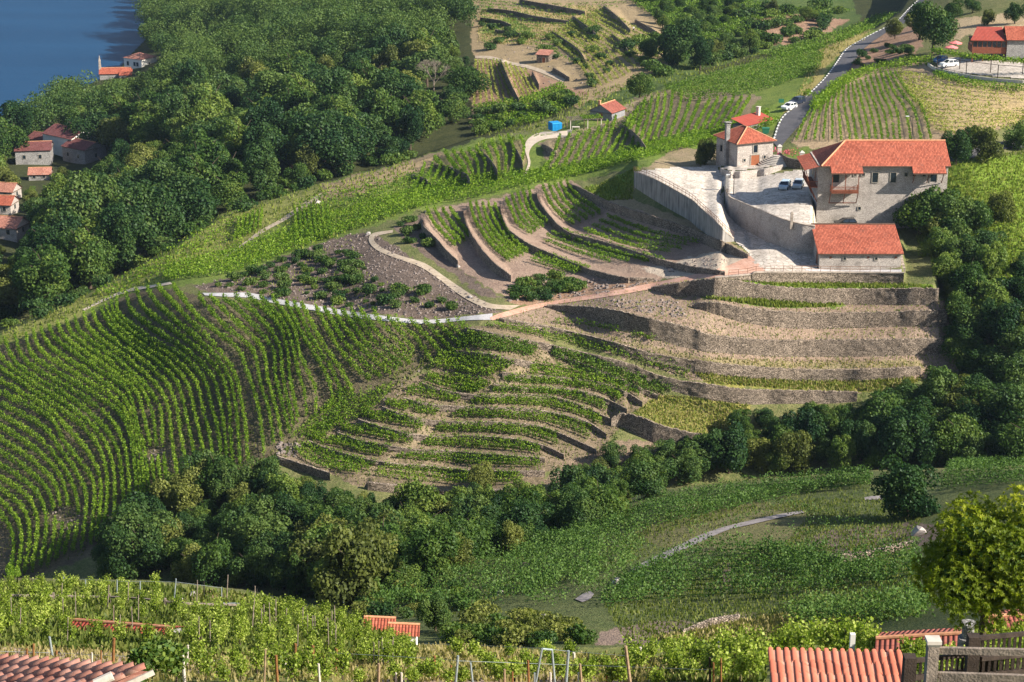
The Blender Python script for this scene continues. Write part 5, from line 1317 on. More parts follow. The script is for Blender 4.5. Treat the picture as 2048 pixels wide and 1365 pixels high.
DOME = [
 [(775, 642), (800, 674), (826, 709)], [(722, 633), (755, 676), (781, 704), (818, 735)], [(665, 628), (710, 692), (750, 732), (781, 755)], [(631, 622), (676, 704), (722, 755), (744, 769)],
 [(603, 616), (642, 692), (682, 749), (705, 792)], [(572, 612), (609, 687), (648, 749), (665, 805), (654, 828)], [(546, 606), (586, 664), (603, 726), (631, 788), (631, 834)],
 [(495, 600), (552, 653), (575, 709), (580, 766), (597, 851)], [(445, 602), (501, 653), (546, 709), (552, 766), (580, 876)], [(398, 602), (450, 661), (505, 710), (522, 780), (538, 830), (548, 895)],
 [(347, 581), (400, 647), (473, 705), (494, 752), (512, 806), (522, 855), (528, 915)], [(315, 580), (380, 650), (435, 705), (470, 759), (482, 806), (491, 860), (497, 935)],
 [(274, 590), (293, 630), (375, 691), (434, 747), (457, 806), (462, 880), (466, 945)], [(234, 607), (241, 640), (305, 691), (366, 724), (410, 771), (422, 818), (438, 880), (445, 960)],
 [(202, 627), (234, 677), (305, 729), (352, 771), (368, 818), (380, 876), (403, 970)], [(150, 642), (164, 677), (234, 729), (293, 783), (322, 830), (325, 887), (335, 980)], [(98, 661), (117, 691), (211, 759), (258, 794), (275, 863), (290, 910), (300, 1000)],
 [(52, 677), (70, 724), (164, 783), (234, 830), (260, 880), (270, 940), (276, 1030)], [(10, 690), (40, 743), (141, 806), (205, 860), (235, 910), (245, 970), (250, 1050)], [(-30, 725), (80, 800), (150, 850), (187, 887), (209, 934), (216, 992), (206, 1084)],
 [(-30, 780), (94, 841), (130, 895), (170, 945), (190, 992), (182, 1094)], [(-30, 842), (60, 900), (117, 955), (135, 1010), (140, 1060), (128, 1120)], [(-30, 895), (50, 945), (95, 990), (110, 1040), (108, 1090), (95, 1140)],
 [(-30, 945), (40, 990), (70, 1027), (76, 1080), (65, 1150)], [(-30, 1000), (19, 1063), (28, 1110), (21, 1160)]]
bare = [(108, 1030), (128, 1015), (172, 1042), (168, 1060), (112, 1055)], [(285, 905), (328, 897), (335, 920), (300, 925)]
vine_rows('long curving row of green vines on the striped vineyard dome', DOME, world=1.5, dens=52, size=.27, hgt=1.6, lat=.15, gap=.8,
          cut=lambda x, y: inpoly(x, y, bare[0]) | inpoly(x, y, bare[1]) | (vnoise(x / 20, y / 20, 9) > .46))
vine_rows('short row of vines right of the gully, beside the grey track', [[(790, 643), (840, 695), (862, 728)], [(850, 650), (885, 690), (905, 712)], [(915, 650), (935, 668), (950, 680)]], world=1.6, dens=48, size=.27, hgt=1.4, gap=.8)
vine_rows('short slanting row of bright vines at the inner corner of the dome', [[(700, 775), (640, 830), (585, 880)], [(710, 798), (680, 830), (640, 868)], [(785, 775), (765, 800), (725, 840)]], gap_px=10, dens=30, size=.26, hgt=1.3)
vine_rows('slanting row of vines at the lower corner of the dome', [[(690, 812), (650, 845), (600, 880)], [(665, 860), (655, 868), (640, 880)]], gap_px=10, dens=26, size=.26, hgt=1.2)
# narrow terraces
stair = [(1090, 708), (1000, 760), (974, 783), (934, 804), (899, 827), (861, 860), (831, 891), (774, 920), (739, 945), (725, 975)]
def cutstair(x, y):
    sx = np.interp(y, [p[1] for p in stair], [p[0] for p in stair]); return np.abs(x - sx) < 15
keys = ['L1', 'L2', 'L3', 'L4', 'L5', 'L6', 'L7', 'L8', 'L9']
for i, kk_ in enumerate(keys):
    lw = np.array(LL[kk_], float)
    if i == 0: continue
    upk = np.array(LL[keys[i - 1]], float)
    xs = np.linspace(max(lw[0, 0], upk[0, 0] - 70) + 8, min(lw[-1, 0], 1250) - 12, 14)
    lo = np.interp(xs, lw[:, 0], lw[:, 1]); hi = np.interp(xs, upk[:, 0], upk[:, 1]) + 6
    left = xs < upk[0, 0]
    hi = np.where(left, np.maximum(hi, lo - 20), hi)
    gp_ = np.maximum(lo - hi, 6)
    for q in (.38, .62, .86):
        vine_rows('short straight row of vines on the narrow dry stone terraces', [list(zip(xs, lo - gp_ * q))], gap_px=99, dens=46, size=.24, hgt=1.1, lat=.12, cut=cutstair, gap=.7, mat='vine')
vine_rows('row of dark leafed vines on the highest narrow terraces, close under the long wall', [[(925, 676), (1000, 681), (1075, 700)], [(915, 697), (990, 703), (1062, 715)]], n=4, dens=44, size=.26, hgt=1.2, mat='vine_dark', gap=.8)
vine_rows('row of vines on the upper left narrow terraces beside the gully', [[(900, 710), (960, 718), (1030, 733)], [(862, 735), (930, 748), (985, 757)]], n=4, dens=46, size=.26, hgt=1.2, gap=.8)
vine_rows('row of vines on the upper right narrow terraces, ending at the yellow grass', [[(1110, 705), (1213, 738), (1300, 767), (1355, 779)], [(1105, 716), (1200, 752), (1262, 778), (1310, 795)]], n=3, dens=46, size=.26, hgt=1.25, mat='vine_dark', gap=.8)
vine_rows('row of vines on the left narrow terraces just above the first long thin wall', [[(858, 753), (930, 762), (982, 772)], [(852, 766), (900, 781), (955, 789)]], n=3, dens=44, size=.25, hgt=1.1, gap=.7, lat=.12)
vine_rows('row of vines on the right narrow terraces between two thin walls', [[(1065, 735), (1150, 747), (1230, 770), (1275, 792)], [(1060, 750), (1124, 758), (1200, 772), (1240, 800)]], n=2, dens=46, size=.26, hgt=1.2, gap=.8)
vine_rows('short curved row of vines at the lower left corner of the terraces', [[(590, 900), (612, 922), (660, 940), (715, 950)], [(640, 893), (680, 915), (730, 928), (760, 934)]], n=4, dens=42, size=.25, hgt=1.1, gap=.8)
vine_rows('thin row of young vines along the foot of the fourth stone terrace', [[(975, 655), (1040, 668), (1110, 683), (1200, 704), (1290, 730), (1390, 762)], [(1010, 655), (1100, 672), (1200, 692), (1290, 715), (1380, 740)]], n=2, dens=20, size=.27, hgt=1.1, skip=.12)
vine_rows('thin row of young vines between the third and fourth stone terraces', [[(1100, 648), (1180, 655), (1260, 672), (1320, 688)]], gap_px=99, dens=22, size=.3, hgt=1.2, skip=.12)
# crescents
vine_rows('row of vines on the first crescent terrace', [[(853, 424), (872, 459), (911, 497)], [(900, 424), (918, 450), (938, 480)]], gap_px=12, dens=46, size=.26, hgt=1.35, skip=.03, lat=.13, gap=.85)
vine_rows('row of vines on the second crescent terrace', [[(940, 412), (951, 450), (984, 497), (1019, 527)], [(989, 415), (1005, 454), (1026, 487), (1055, 510)]], gap_px=12, dens=46, size=.26, hgt=1.35, skip=.03, lat=.13, gap=.85)
vine_rows('row of vines on the left half of the third crescent terrace', [[(1012, 403), (1024, 431), (1036, 454), (1064, 473)], [(1057, 379), (1064, 414), (1078, 436), (1096, 454)]], gap_px=12, dens=46, size=.26, hgt=1.35, skip=.03, lat=.13, gap=.85)
vine_rows('row of vines on the right half of the third crescent terrace', [[(1083, 483), (1150, 508), (1222, 527)], [(1115, 463), (1180, 484), (1260, 508), (1330, 526)]], n=3, dens=40, size=.25, hgt=1.0, skip=.04, lat=.14, gap=.9)
vine_rows('row of dense vines just below the third crescent wall', [[(1062, 525), (1110, 540), (1150, 550)], [(1078, 512), (1120, 525), (1178, 545)]], n=3, dens=34, size=.27, hgt=1.2)
vine_rows('row of vines on the left half of the fourth crescent terrace', [[(1085, 379), (1101, 414), (1125, 440), (1148, 454)], [(1132, 370), (1153, 398), (1186, 421), (1200, 433)]], gap_px=11, dens=46, size=.26, hgt=1.35, skip=.03, lat=.13, gap=.85)
vine_rows('row of vines on the right half of the fourth crescent terrace', [[(1169, 464), (1242, 490), (1300, 503), (1345, 508)], [(1215, 437), (1300, 468), (1398, 490)]], n=3, dens=40, size=.25, hgt=1.0, skip=.04, lat=.14, gap=.9)
# ridge fields
K = dict(dens=26, size=.34, hgt=1.6, lat=.14, gap=.9)
vine_rows('upright row of vines on the ridge vineyard right of the sand path', [[(1120, 280), (1105, 320), (1085, 352)], [(1200, 262), (1180, 300), (1160, 340)], [(1232, 240), (1218, 285), (1195, 330)]], gap_px=14, **K)
vine_rows('row of vines on the ridge vineyard behind the hipped house', [[(1262, 240), (1240, 280), (1215, 320)], [(1290, 205), (1280, 250), (1262, 300)], [(1345, 190), (1340, 230), (1322, 285)], [(1420, 205), (1405, 235), (1385, 275)], [(1500, 200), (1485, 225), (1465, 255)]], gap_px=14.5, **K)
vine_rows('short row of vines on the small ridge terraces left of the sand path', [[(868, 322), (885, 338), (905, 352)], [(890, 310), (902, 330), (925, 355)], [(951, 302), (970, 330), (968, 362)], [(982, 288), (996, 321), (998, 355)], [(1015, 278), (1028, 310), (1022, 352)], [(1040, 280), (1048, 300), (1044, 330)]], gap_px=14.5, **K)
vine_rows('slanting row of vines at the dark left steps of the ridge terraces', [[(850, 335), (843, 355), (825, 388)], [(930, 345), (915, 368), (890, 402)]], gap_px=12, **K)
vine_rows('upright row of vines on the left hill below the worn ridge path', [[(590, 425), (592, 455), (596, 485)], [(655, 420), (658, 455), (664, 480)]], gap_px=10, **K)
vine_rows('short row of vines above the worn ridge path on the left hill', [[(478, 445), (476, 468), (468, 485)], [(525, 425), (522, 450), (520, 462)]], gap_px=10, **K)
vine_rows('dense unbroken vines covering the bright green flank of the ridge', [[(330, 540), (470, 503), (600, 455), (700, 420), (830, 385), (930, 362), (1080, 345), (1200, 325), (1290, 292), (1400, 268), (1500, 243), (1615, 190)],
   [(330, 562), (470, 546), (600, 498), (700, 462), (840, 417), (930, 400), (1080, 367), (1140, 357), (1290, 318), (1400, 292), (1545, 252), (1630, 195)]], n=10, dens=20, size=.36, hgt=1.35, lat=.22, stuff=True, name='vines', wig=.5, gap=1.2, skip=.06, cut=lambda x, y: (x > 1535) & (x < 1625) & (y > 195) & (y < 245))
vine_rows('dense vines on the highest ridge field below the road', [[(1330, 180), (1450, 150), (1560, 120), (1650, 98)], [(1370, 203), (1480, 192), (1560, 172), (1640, 140)]], n=9, dens=22, size=.38, hgt=1.6, lat=.25, stuff=True, name='vines', wig=.6, mat='vine_dark', gap=1.2)
vine_rows('sparse vines scattered over the far left grass slope', [[(190, 592), (300, 532), (400, 472), (480, 430)], [(230, 600), (320, 555), (420, 522), (500, 485)]], n=7, dens=6, size=.45, hgt=1.1, lat=.6, stuff=True, name='vines', wig=2, skip=.25)
vine_rows('scattered vines on the upper left ridge grass', [[(600, 410), (700, 380), (830, 350)], [(600, 440), (720, 405), (850, 380)]], n=5, dens=7, size=.45, hgt=1.1, lat=.6, stuff=True, name='vines', wig=2, skip=.2)
vine_rows('young vines in rows on the bare slopes beside the hut', [[(1150, 270), (1240, 250), (1290, 205)], [(1130, 282), (1250, 262), (1300, 225)]], n=3, dens=6, size=.4, hgt=1.1, stuff=True, name='vines', skip=.15)
# right field
K = dict(dens=15, size=.32, hgt=1.2, lat=.13, skip=.1, gap=1.2)
vine_rows('winding upright row of vines on the left half of the straw coloured field', [[(1640, 195), (1612, 240), (1592, 285)], [(1688, 174), (1686, 209), (1694, 249), (1700, 285)], [(1720, 168), (1734, 207), (1746, 249), (1752, 285)], [(1760, 148), (1775, 192), (1793, 229), (1800, 285)], [(1789, 150), (1815, 190), (1845, 225), (1862, 285)]], gap_px=12, **K)
vine_rows('bushy low vines dotted over the right half of the straw coloured field', [[(1795, 145), (1850, 158), (1950, 175), (2070, 185)], [(1815, 190), (1860, 212), (1950, 222), (2070, 232)], [(1870, 262), (1920, 272), (1965, 268), (2070, 248)]], gap_px=7.5, dens=12, size=.36, hgt=1.0, lat=.22, gap=1.7, stuff=True, name='vines', mat='vine_pale', wig=1.0, skip=.1)
vine_rows('green vines lining the upper left rim of the straw coloured field', [[(1625, 215), (1680, 165), (1740, 140), (1800, 128), (1865, 120)], [(1630, 225), (1690, 172), (1750, 147), (1800, 138), (1865, 130)]], n=3, dens=20, size=.42, hgt=1.5, lat=.4, stuff=True, name='vines')
vine_rows('green vines below the car park kerb', [[(1870, 148), (1930, 165), (2000, 175), (2070, 180)], [(1870, 155), (1930, 172), (2000, 182), (2070, 188)]], n=2, dens=14, size=.4, hgt=1.2, lat=.4, stuff=True, name='vines')
# opposite hillside
vine_rows('low dry vines on the terraces of the hillside beyond the ravine', [[(952, 122), (950, 160), (948, 215)], [(1000, 125), (1015, 160), (1040, 215)], [(1050, 142), (1065, 170), (1085, 210)]], gap_px=9, dens=12, size=.4, hgt=1.0, stuff=True, name='vines', mat='vine_pale', skip=.2)
vine_rows('low dry vines running down the far brown hillside', [[(1090, 75), (1150, 120), (1190, 180)], [(1140, 50), (1210, 100), (1260, 150)], [(1200, 20), (1290, 70), (1380, 110)]], gap_px=9, dens=12, size=.42, hgt=1.2, lat=.25, stuff=True, name='vines', mat='vine_pale', skip=.15)
vine_rows('green vines on the lower far slope above the hut', [[(950, 215), (960, 240), (970, 262)], [(1050, 200), (1060, 225), (1080, 245)], [(1120, 170), (1140, 195), (1160, 205)]], gap_px=8, dens=12, size=.5, hgt=1.4, lat=.4, stuff=True, name='vines', skip=.1)
vine_rows('green vines filling the far slope near the top edge', [[(1260, 0), (1320, 40), (1400, 90)], [(1400, 5), (1460, 30), (1520, 60)], [(1480, 0), (1560, 20), (1700, 25)]], gap_px=8, dens=14, size=.6, hgt=1.7, lat=.7, stuff=True, name='vines', mat='vine_dark', skip=.1)
vine_rows('vines hanging over the bank left of the upper road', [[(1520, 110), (1600, 92), (1700, 60), (1760, 35)], [(1560, 118), (1640, 98), (1740, 60), (1790, 30)]], n=4, dens=12, size=.5, hgt=1.4, lat=.6, stuff=True, name='vines', mat='vine_dark')
vine_rows('low dry vines in fine rows across the top of the far hillside', [[(965, 85), (1080, 95), (1150, 130)], [(965, 60), (1080, 62), (1200, 60)], [(965, 30), (1080, 38), (1190, 45)], [(960, 4), (1080, 12), (1250, 8)]], n=4, dens=12, size=.4, hgt=1.0, lat=.2, stuff=True, name='vines', mat='vine_dark', skip=.25)
# shaded near slope
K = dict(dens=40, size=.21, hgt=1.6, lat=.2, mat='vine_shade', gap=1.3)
vine_rows('row of vines on the upper band of the shaded near slope', [[(1190, 1045), (1400, 990), (1600, 968), (1740, 953)], [(1010, 1125), (1200, 1078), (1400, 1035), (1600, 990), (1740, 975)]], n=8, skip=.1, wig=1.5, **K)
vine_rows('row of tall vines on the shaded terrace right of the dark tree', [[(1895, 945), (1960, 935), (2060, 928)], [(1880, 985), (1960, 975), (2060, 968)]], n=6, **K)
vine_rows('row of vines on the shaded slope under the grey track', [[(1270, 1160), (1400, 1105), (1500, 1100), (1620, 1125)], [(1200, 1215), (1400, 1200), (1600, 1190), (1790, 1160)]], n=9, skip=.08, wig=1.5, **K)
vine_rows('row of vines on the shaded slope left of the chestnut tree', [[(1500, 1105), (1600, 1110), (1720, 1120), (1830, 1100)], [(1600, 1185), (1700, 1175), (1850, 1160)]], n=6, skip=.25, wig=2, **K)
vine_rows('straggling vines on the near slope around the lone boulder', [[(760, 1175), (850, 1130), (1000, 1095), (1190, 1060)], [(740, 1225), (900, 1225), (1050, 1195), (1200, 1140)]], n=10, dens=36, size=.22, hgt=1.6, lat=.4, stuff=True, name='vines', mat='vine_shade', wig=4, skip=.15, gap=1.3)
vine_rows('straggling vines either side of the lower grey track', [[(1010, 1140), (1150, 1098), (1290, 1062)], [(1060, 1212), (1170, 1196), (1255, 1158)]], n=8, dens=34, size=.22, hgt=1.5, lat=.4, stuff=True, name='vines', mat='vine_shade', wig=4, skip=.2, gap=1.4)
vine_rows('sparse young vines on the brown plot and the grass of the shaded slope', [[(1290, 1065), (1450, 1010), (1620, 1015)], [(1600, 1100), (1700, 1095), (1830, 1075)]], n=7, dens=14, size=.2, hgt=1.2, lat=.2, stuff=True, name='vines', mat='vine_shade', wig=2, skip=.45, gap=1.5)
vine_rows('straggling vines above the red tiled ridge roof', [[(1560, 1225), (1700, 1215), (1850, 1200)], [(1600, 1262), (1700, 1255), (1850, 1240)]], n=7, dens=36, size=.2, hgt=1.5, lat=.4, stuff=True, name='vines', mat='vine_shade', wig=3, skip=.15, gap=1.2)

# ------------------------------------------------------------------ trees
def crown_pts(n, seed, nl=18, squash=.85, lr=(.30, .46), hollow=.72):
    r_ = np.random.default_rng(seed)
    c = r_.normal(size=(nl, 3)); c /= np.linalg.norm(c, axis=1)[:, None]
    c *= r_.uniform(.25, .82, (nl, 1)); c[:, 2] = c[:, 2] * squash
    c[:, 2] += .12 * (c[:, 2] < -.2)
    rad = r_.uniform(*lr, nl)
    w = rad ** 2 / (rad ** 2).sum()
    k = r_.choice(nl, n, p=w)
    d = r_.normal(size=(n, 3)); d[:, 2] += .35; d /= np.linalg.norm(d, axis=1)[:, None]
    rr = rad[k] * (hollow + (1.06 - hollow) * r_.random(n) ** .6) * (1 + .10 * np.sin(d @ np.array([5, 7, 6.]) + k))
    p = c[k] + d * rr[:, None]
    lobe_shade = r_.random(nl)[k]
    return p, d, lobe_shade
def trunk_mb(H, r0, seed, crown_r):
    r_ = np.random.default_rng(seed); m = MB()
    p = Vector((0, 0, -.6)); q = Vector((r_.normal() * .15, r_.normal() * .15, H * .35)); m.tube(p, q, r0 * 1.25, r0 * .8, 8)
    t = Vector((q.x * 1.5, q.y * 1.5, H * .72)); m.tube(q, t, r0 * .8, r0 * .35, 7)
    for i in range(6):
        a = i * 1.05 + r_.random(); s = q.lerp(t, r_.random() * .8)
        e = s + Vector((math.cos(a) * crown_r * .55, math.sin(a) * crown_r * .55, H * (.15 + .15 * r_.random())))
        m.tube(s, e, r0 * .35, r0 * .1, 5)
    return m
TP = {}
def make_tree(key, n, leaf, R_, H, mat, seed, name='tree', squash=.85, nl=18, cz=.62, **k):
    E = empty(name, (0, 0, 0))
    trunk_mb(H, .028 * H, seed, R_).build('trunk', M['bark'], E)
    p, d, sh = crown_pts(n, seed, nl, squash, **k)
    c = p * np.array([R_, R_, H * (1 - cz) / .95]) + [0, 0, H * cz]
    rs_ = np.random.default_rng(seed + 1)
    leafobj('crown', c, leaf, M[mat], E, bias=d * .8, shade=np.clip(sh * .55 + rs_.random(n) * .45, 0, 1))
    TP[key] = [E, False]
    return E
for i, (mt, R_, H, sq, cz) in enumerate((('tree_dark', 4.8, 9.5, .9, .58), ('tree_dark', 5.5, 9.0, .8, .55), ('tree_mid', 4.6, 10.0, 1.0, .58), ('tree_mid', 5.2, 8.5, .75, .55), ('tree_olive', 4.2, 9.0, .9, .58), ('tree_dark', 3.8, 10.5, 1.1, .58))):
    make_tree('far%d' % i, 7500, .40, R_, H, mt, 100 + i, 'forest_tree', sq, 26, cz - .05, lr=(.22, .42))
for i, (mt, R_, H, sq, cz) in enumerate((('tree_dark', 3.7, 7.2, .9, .50), ('tree_mid', 3.9, 7.0, .85, .48), ('tree_dark', 3.3, 7.8, 1.0, .50), ('tree_olive', 3.5, 6.6, .85, .48), ('tree_mid', 3.3, 7.4, 1.0, .50))):
    make_tree('near%d' % i, 8000, .29, R_, H, mt, 200 + i, 'broadleaf_tree', sq, 30, cz, lr=(.20, .38))
for i, (mt, R_, H) in enumerate((('tree_dark', 1.5, 1.9), ('tree_mid', 1.4, 1.7), ('tree_olive', 1.6, 1.6))):
    make_tree('bush%d' % i, 900, .26, R_, H, mt, 300 + i, 'shrub', .8, 12, .45, lr=(.35, .5))
def put(key, loc, sc, label, cat, group=None, rz=None, name=None, sz=None, sink=.10):
    E, used = TP[key]
    if not used: o = E; TP[key][1] = True
    else: o = copy_tree(E)
    if 'group' in o: del o['group']
    o.location = Vector(loc) - Vector((0, 0, sink * sc * (2 if key.startswith('bush') else 8))); o.rotation_euler = (0, 0, random.random() * 6.28 if rz is None else rz)
    o.scale = (sc * random.uniform(.85, 1.2), sc * random.uniform(.85, 1.2), sc * (sz or random.uniform(.88, 1.12)))
    return tag(o, label, cat, group)
FP = [(300, -30), (925, -30), (935, 110), (945, 150), (935, 215), (890, 275), (830, 312), (640, 362), (440, 425), (330, 498), (200, 570), (100, 620), (0, 656), (-90, 700), (-90, 380), (0, 318), (20, 300), (100, 240), (165, 205), (215, 175), (318, 140), (296, 90), (308, 40)]
KEEP = [[(185, 95), (325, 95), (325, 128), (272, 156), (190, 158)], [(80, 235), (160, 255), (178, 300), (125, 326), (85, 318)], [(20, 275), (90, 262), (128, 312), (60, 345), (22, 345)], [(50, 336), (112, 336), (112, 364), (50, 364)],
        [(-60, 368), (45, 372), (42, 478), (-60, 478)], [(135, 315), (215, 265), (240, 290), (150, 345)], [(70, 222), (95, 222), (95, 240), (70, 240)], [(860, 120), (885, 110), (890, 185), (850, 190)], [(575, 372), (612, 366), (612, 384), (575, 388)], [(920, 60), (945, 50), (950, 112), (925, 112)]]
def scatter(poly, n_try, spacing, keep=(), scale=(.75, 1.25), Hm=9.5, seed=3, maxn=2000):
    r_ = np.random.default_rng(seed); p = np.array(poly, float)
    x = r_.uniform(p[:, 0].min(), p[:, 0].max(), n_try); y = r_.uniform(p[:, 1].min(), p[:, 1].max(), n_try)
    k = inpoly(x, y, poly); x, y = x[k], y[k]
    g = G(x, y); acc = []; A = np.zeros((0, 3))
    for i in range(len(x)):
        if len(A) and (np.linalg.norm(A - g[i], axis=1) < spacing * r_.uniform(.8, 1.2)).any(): continue
        s = r_.uniform(*scale)
        ok = False
        for f in (1, .65, .4):
            Hp = Hm * s * f / mpp(y[i], g[i, 1]); wp = Hp * .42
            tst = [(x[i], y[i] - Hp), (x[i] - wp, y[i] - Hp * .6), (x[i] + wp, y[i] - Hp * .6), (x[i], y[i] - Hp * .4)]
            if not any(inpoly(np.array([a]), np.array([b]), kp)[0] for a, b in tst for kp in keep): ok = True; break
        if not ok: continue
        acc.append((x[i], y[i], s * f, g[i])); A = np.vstack([A, g[i]])
        if len(acc) >= maxn: break
    return acc
FS = scatter(FP, 16000, 9.0, KEEP, (.75, 1.9), 9.5, 5)
FS.sort(key=lambda a: a[3][1])
lab = {0: 'dark green broadleaf tree in the forest sloping down to the lake', 1: 'wide dark green tree in the forest sloping down to the lake', 2: 'fresh green tree in the forest sloping down to the lake', 3: 'low spreading green tree in the forest sloping down to the lake',
       4: 'grey green willowy tree in the forest sloping down to the lake', 5: 'tall narrow dark tree in the forest sloping down to the lake'}
far_rest = []
tn = vnoise(np.array([a[0] for a in FS]) / 90, np.array([a[1] for a in FS]) / 70, 21)
for i, (x, y, s, g) in enumerate(FS):
    r0 = random.random() + tn[i] * .9
    k = 0 if r0 < .15 else 5 if r0 < .3 else 1 if r0 < .42 else 2 if r0 < .78 else 3 if r0 < .92 else 4
    if i < 240: put('far%d' % k, Vector(g), s, lab[k], 'tree', lab[k].replace('tree', 'trees'))
    else: far_rest.append((k, s, g))
print('forest', len(FS), 'rest', len(far_rest))
cs = []; bs = []; sh = []
for k, s, g in far_rest:
    E = TP['far%d' % k][0]; 
    p, d, s_ = crown_pts(2000, 900 + random.randrange(9), 24, .9)
    cs.append(p * np.array([5.1, 5.1, 5.2]) * s + g + np.array([0, 0, 5.6 * s])); bs.append(d * .8); sh.append(np.clip(s_ * .4 + rng.random(2000) * .25 + random.random() * .5 - .08, 0, 1))
if cs:
    o = leafobj('woodland', np.vstack(cs), .66, M['tree_dark'], bias=np.vstack(bs), shade=np.concatenate(sh))
    tag(o, 'far off woodland running down to the water at the top of the picture', 'woodland', kind='stuff')
# single trees in the village and on the shore
for x, y, k, s, lb in ((118, 226, 4, .85, 'round pale green tree on the shore above the boathouse'), (50, 262, 2, 1.0, 'large round tree at the waterside left of the village cluster'), (20, 268, 2, .6, 'smaller tree left of the large round waterside tree'),
                       (8, 300, 1, .7, 'bushy tree at the left edge by the shaded village houses'), (98, 245, 3, .45, 'small light green tree below the boathouse')):
    put('far%d' % k, G1(x, y), s, lb, 'tree')
# single trees round the farm and on the far slope
for x, y, k, s, lb in ((1410, 330, 'near3', .95, 'small spreading tree shading the yard beside the hipped stone house'), (1355, 128, 'far0', 1.45, 'very large dark tree at the head of the ravine'), (1400, 140, 'far5', 1.0, 'dark tree beside the very large one at the ravine head'), (1300, 118, 'far3', .8, 'tree left of the very large one at the ravine head'),
                       (1430, 118, 'far4', .75, 'grey green tree on the red slope right of the ravine head'), (1500, 104, 'far2', .75, 'round tree alone on the red slope below the upper road'), (1455, 100, 'far1', .6, 'dark low tree on the red slope below the upper road'), (1278, 196, 'near1', 1.15, 'bright round bush tree standing in the ravine shadow above the ridge vines'), (1615, 42, 'far3', .6, 'small tree near the top edge left of the road'),
                       (1864, 108, 'far0', 1.45, 'tall dark tree between the road and the restaurant car park'), (1838, 80, 'far4', 1.1, 'grey green tree behind the tall dark one near the car park'), (1790, 78, 'far4', .7, 'spindly tree at the right verge of the upper road'), (1905, 40, 'far2', .65, 'round tree near the top edge above the restaurant'), (1945, 26, 'far0', .5, 'dark bush tree at the top edge'), (2030, 48, 'near2', .8, 'small upright tree behind the restaurant house'), (1975, 50, 'near3', .7, 'small grey green tree behind the restaurant gallery'),
                       (1912, 330, 'near2', 1.05, 'feathery dark tree directly right of the farmhouse roof'), (1968, 322, 'near3', 1.05, 'second tree right of the farmhouse, by the shaded lane'), (2035, 300, 'near0', 1.0, 'dark tree at the right edge beyond the lane'), (1940, 300, 'near4', .8, 'tree between the two behind the lane'), (1545, 30, 'far4', .6, 'pale tree at the top edge in the middle of the far slope'),
                       (1812, 1034, 'near0', 1.12, 'isolated large dark tree on the shaded near slope'), (872, 1262, 'near2', .52, 'dense dark small tree behind the little tiled shed'), (825, 1170, 'near1', .38, 'light green sapling on the near slope'), (728, 1190, 'near3', .35, 'spiky pale bush at the lip of the thicket'), (965, 975, 'near3', .7, 'thin leafed tree rising in front of the lowest vine strip')):
    o_ = G1(x, y); put(k, o_, s, lb, 'tree')
# bare tree
def bare_tree(loc, H):
    E = empty('bare_tree', loc); tag(E, 'leafless grey tree standing in the forest edge', 'tree')
    m = MB(); m.tube((0, 0, -1), (0, 0, H * .5), .25, .16, 7); m.build('trunk', M['deadwood'], E)
    b = MB(); r_ = random.Random(4)
    def br(p, d, L, r, dep):
        q = p + d * L; b.tube(p, q, r, r * .55, 4, False)
        if dep == 0: return
        for _ in range(4):
            dd = (d + Vector((r_.gauss(0, .5), r_.gauss(0, .5), r_.gauss(.1, .35)))).normalized(); br(q, dd, L * .68, r * .55, dep - 1)
    for i in range(5):
        a = i * 1.256; br(Vector((0, 0, H * (.35 + .03 * i))), Vector((math.cos(a) * .6, math.sin(a) * .6, .8)).normalized(), H * .24, .12, 4)
    b.build('branches', M['deadwood'], E)
bare_tree(G1(868, 198), 12)
# thicket in the ravine
RP = [(190, 1158), (270, 1090), (340, 1030), (420, 975), (500, 962), (600, 985), (700, 1020), (850, 1040), (900, 1030), (1100, 1010), (1160, 960), (1230, 925), (1320, 918), (1400, 885), (1500, 850), (1620, 850), (1750, 815), (2070, 800), (2070, 930), (1750, 940), (1500, 958), (1300, 978), (1180, 1022), (1000, 1078), (800, 1122), (705, 1215), (500, 1180), (300, 1160)]
KR = [[(1080, 840), (1200, 840), (1200, 885), (1120, 930), (1080, 930)], [(560, 900), (720, 960), (870, 985), (870, 960), (600, 860)], [(1250, 800), (1400, 800), (1420, 860), (1320, 850)], [(1380, 740), (1720, 740), (1720, 800), (1400, 790)], [(1230, 890), (1240, 870), (1260, 880), (1230, 900)], [(880, 900), (1060, 900), (1060, 945), (880, 945)]]
RS = scatter(RP, 14000, 3.5, KR, (.6, 1.4), 7.2, 8, 255)
random.shuffle(RS)
labr = {0: 'dark green tree in the thicket filling the near ravine', 1: 'mid green tree in the thicket filling the near ravine', 2: 'tall dark tree in the thicket filling the near ravine', 3: 'olive tinged tree in the thicket filling the near ravine', 4: 'fresh green tree in the thicket filling the near ravine'}
print('ravine', len(RS))
tn = vnoise(np.array([a[0] for a in RS]) / 90, np.array([a[1] for a in RS]) / 60, 22)
for i, (x, y, s, g) in enumerate(RS):
    r0 = random.random() * .8 + tn[i] * .9 + .1; k = 0 if r0 < .3 else 2 if r0 < .45 else 1 if r0 < .68 else 4 if r0 < .85 else 3
    put('near%d' % k, Vector(g), s, labr[k], 'tree', labr[k].replace('tree', 'trees'))
RP2 = [(715, 1195), (800, 1140), (900, 1100), (1000, 1070), (1120, 1045), (1200, 1005), (1300, 968), (1330, 985), (1230, 1035), (1150, 1075), (1040, 1110), (960, 1130), (880, 1160), (780, 1200)]
for i, (x, y, s, g) in enumerate(scatter(RP2, 1500, 4.0, (), (.5, .95), 7.2, 18, 34)):
    k = random.choice((0, 1, 2, 1, 4, 3)); put('near%d' % k, Vector(g), s, labr[k], 'tree', labr[k].replace('tree', 'trees'))
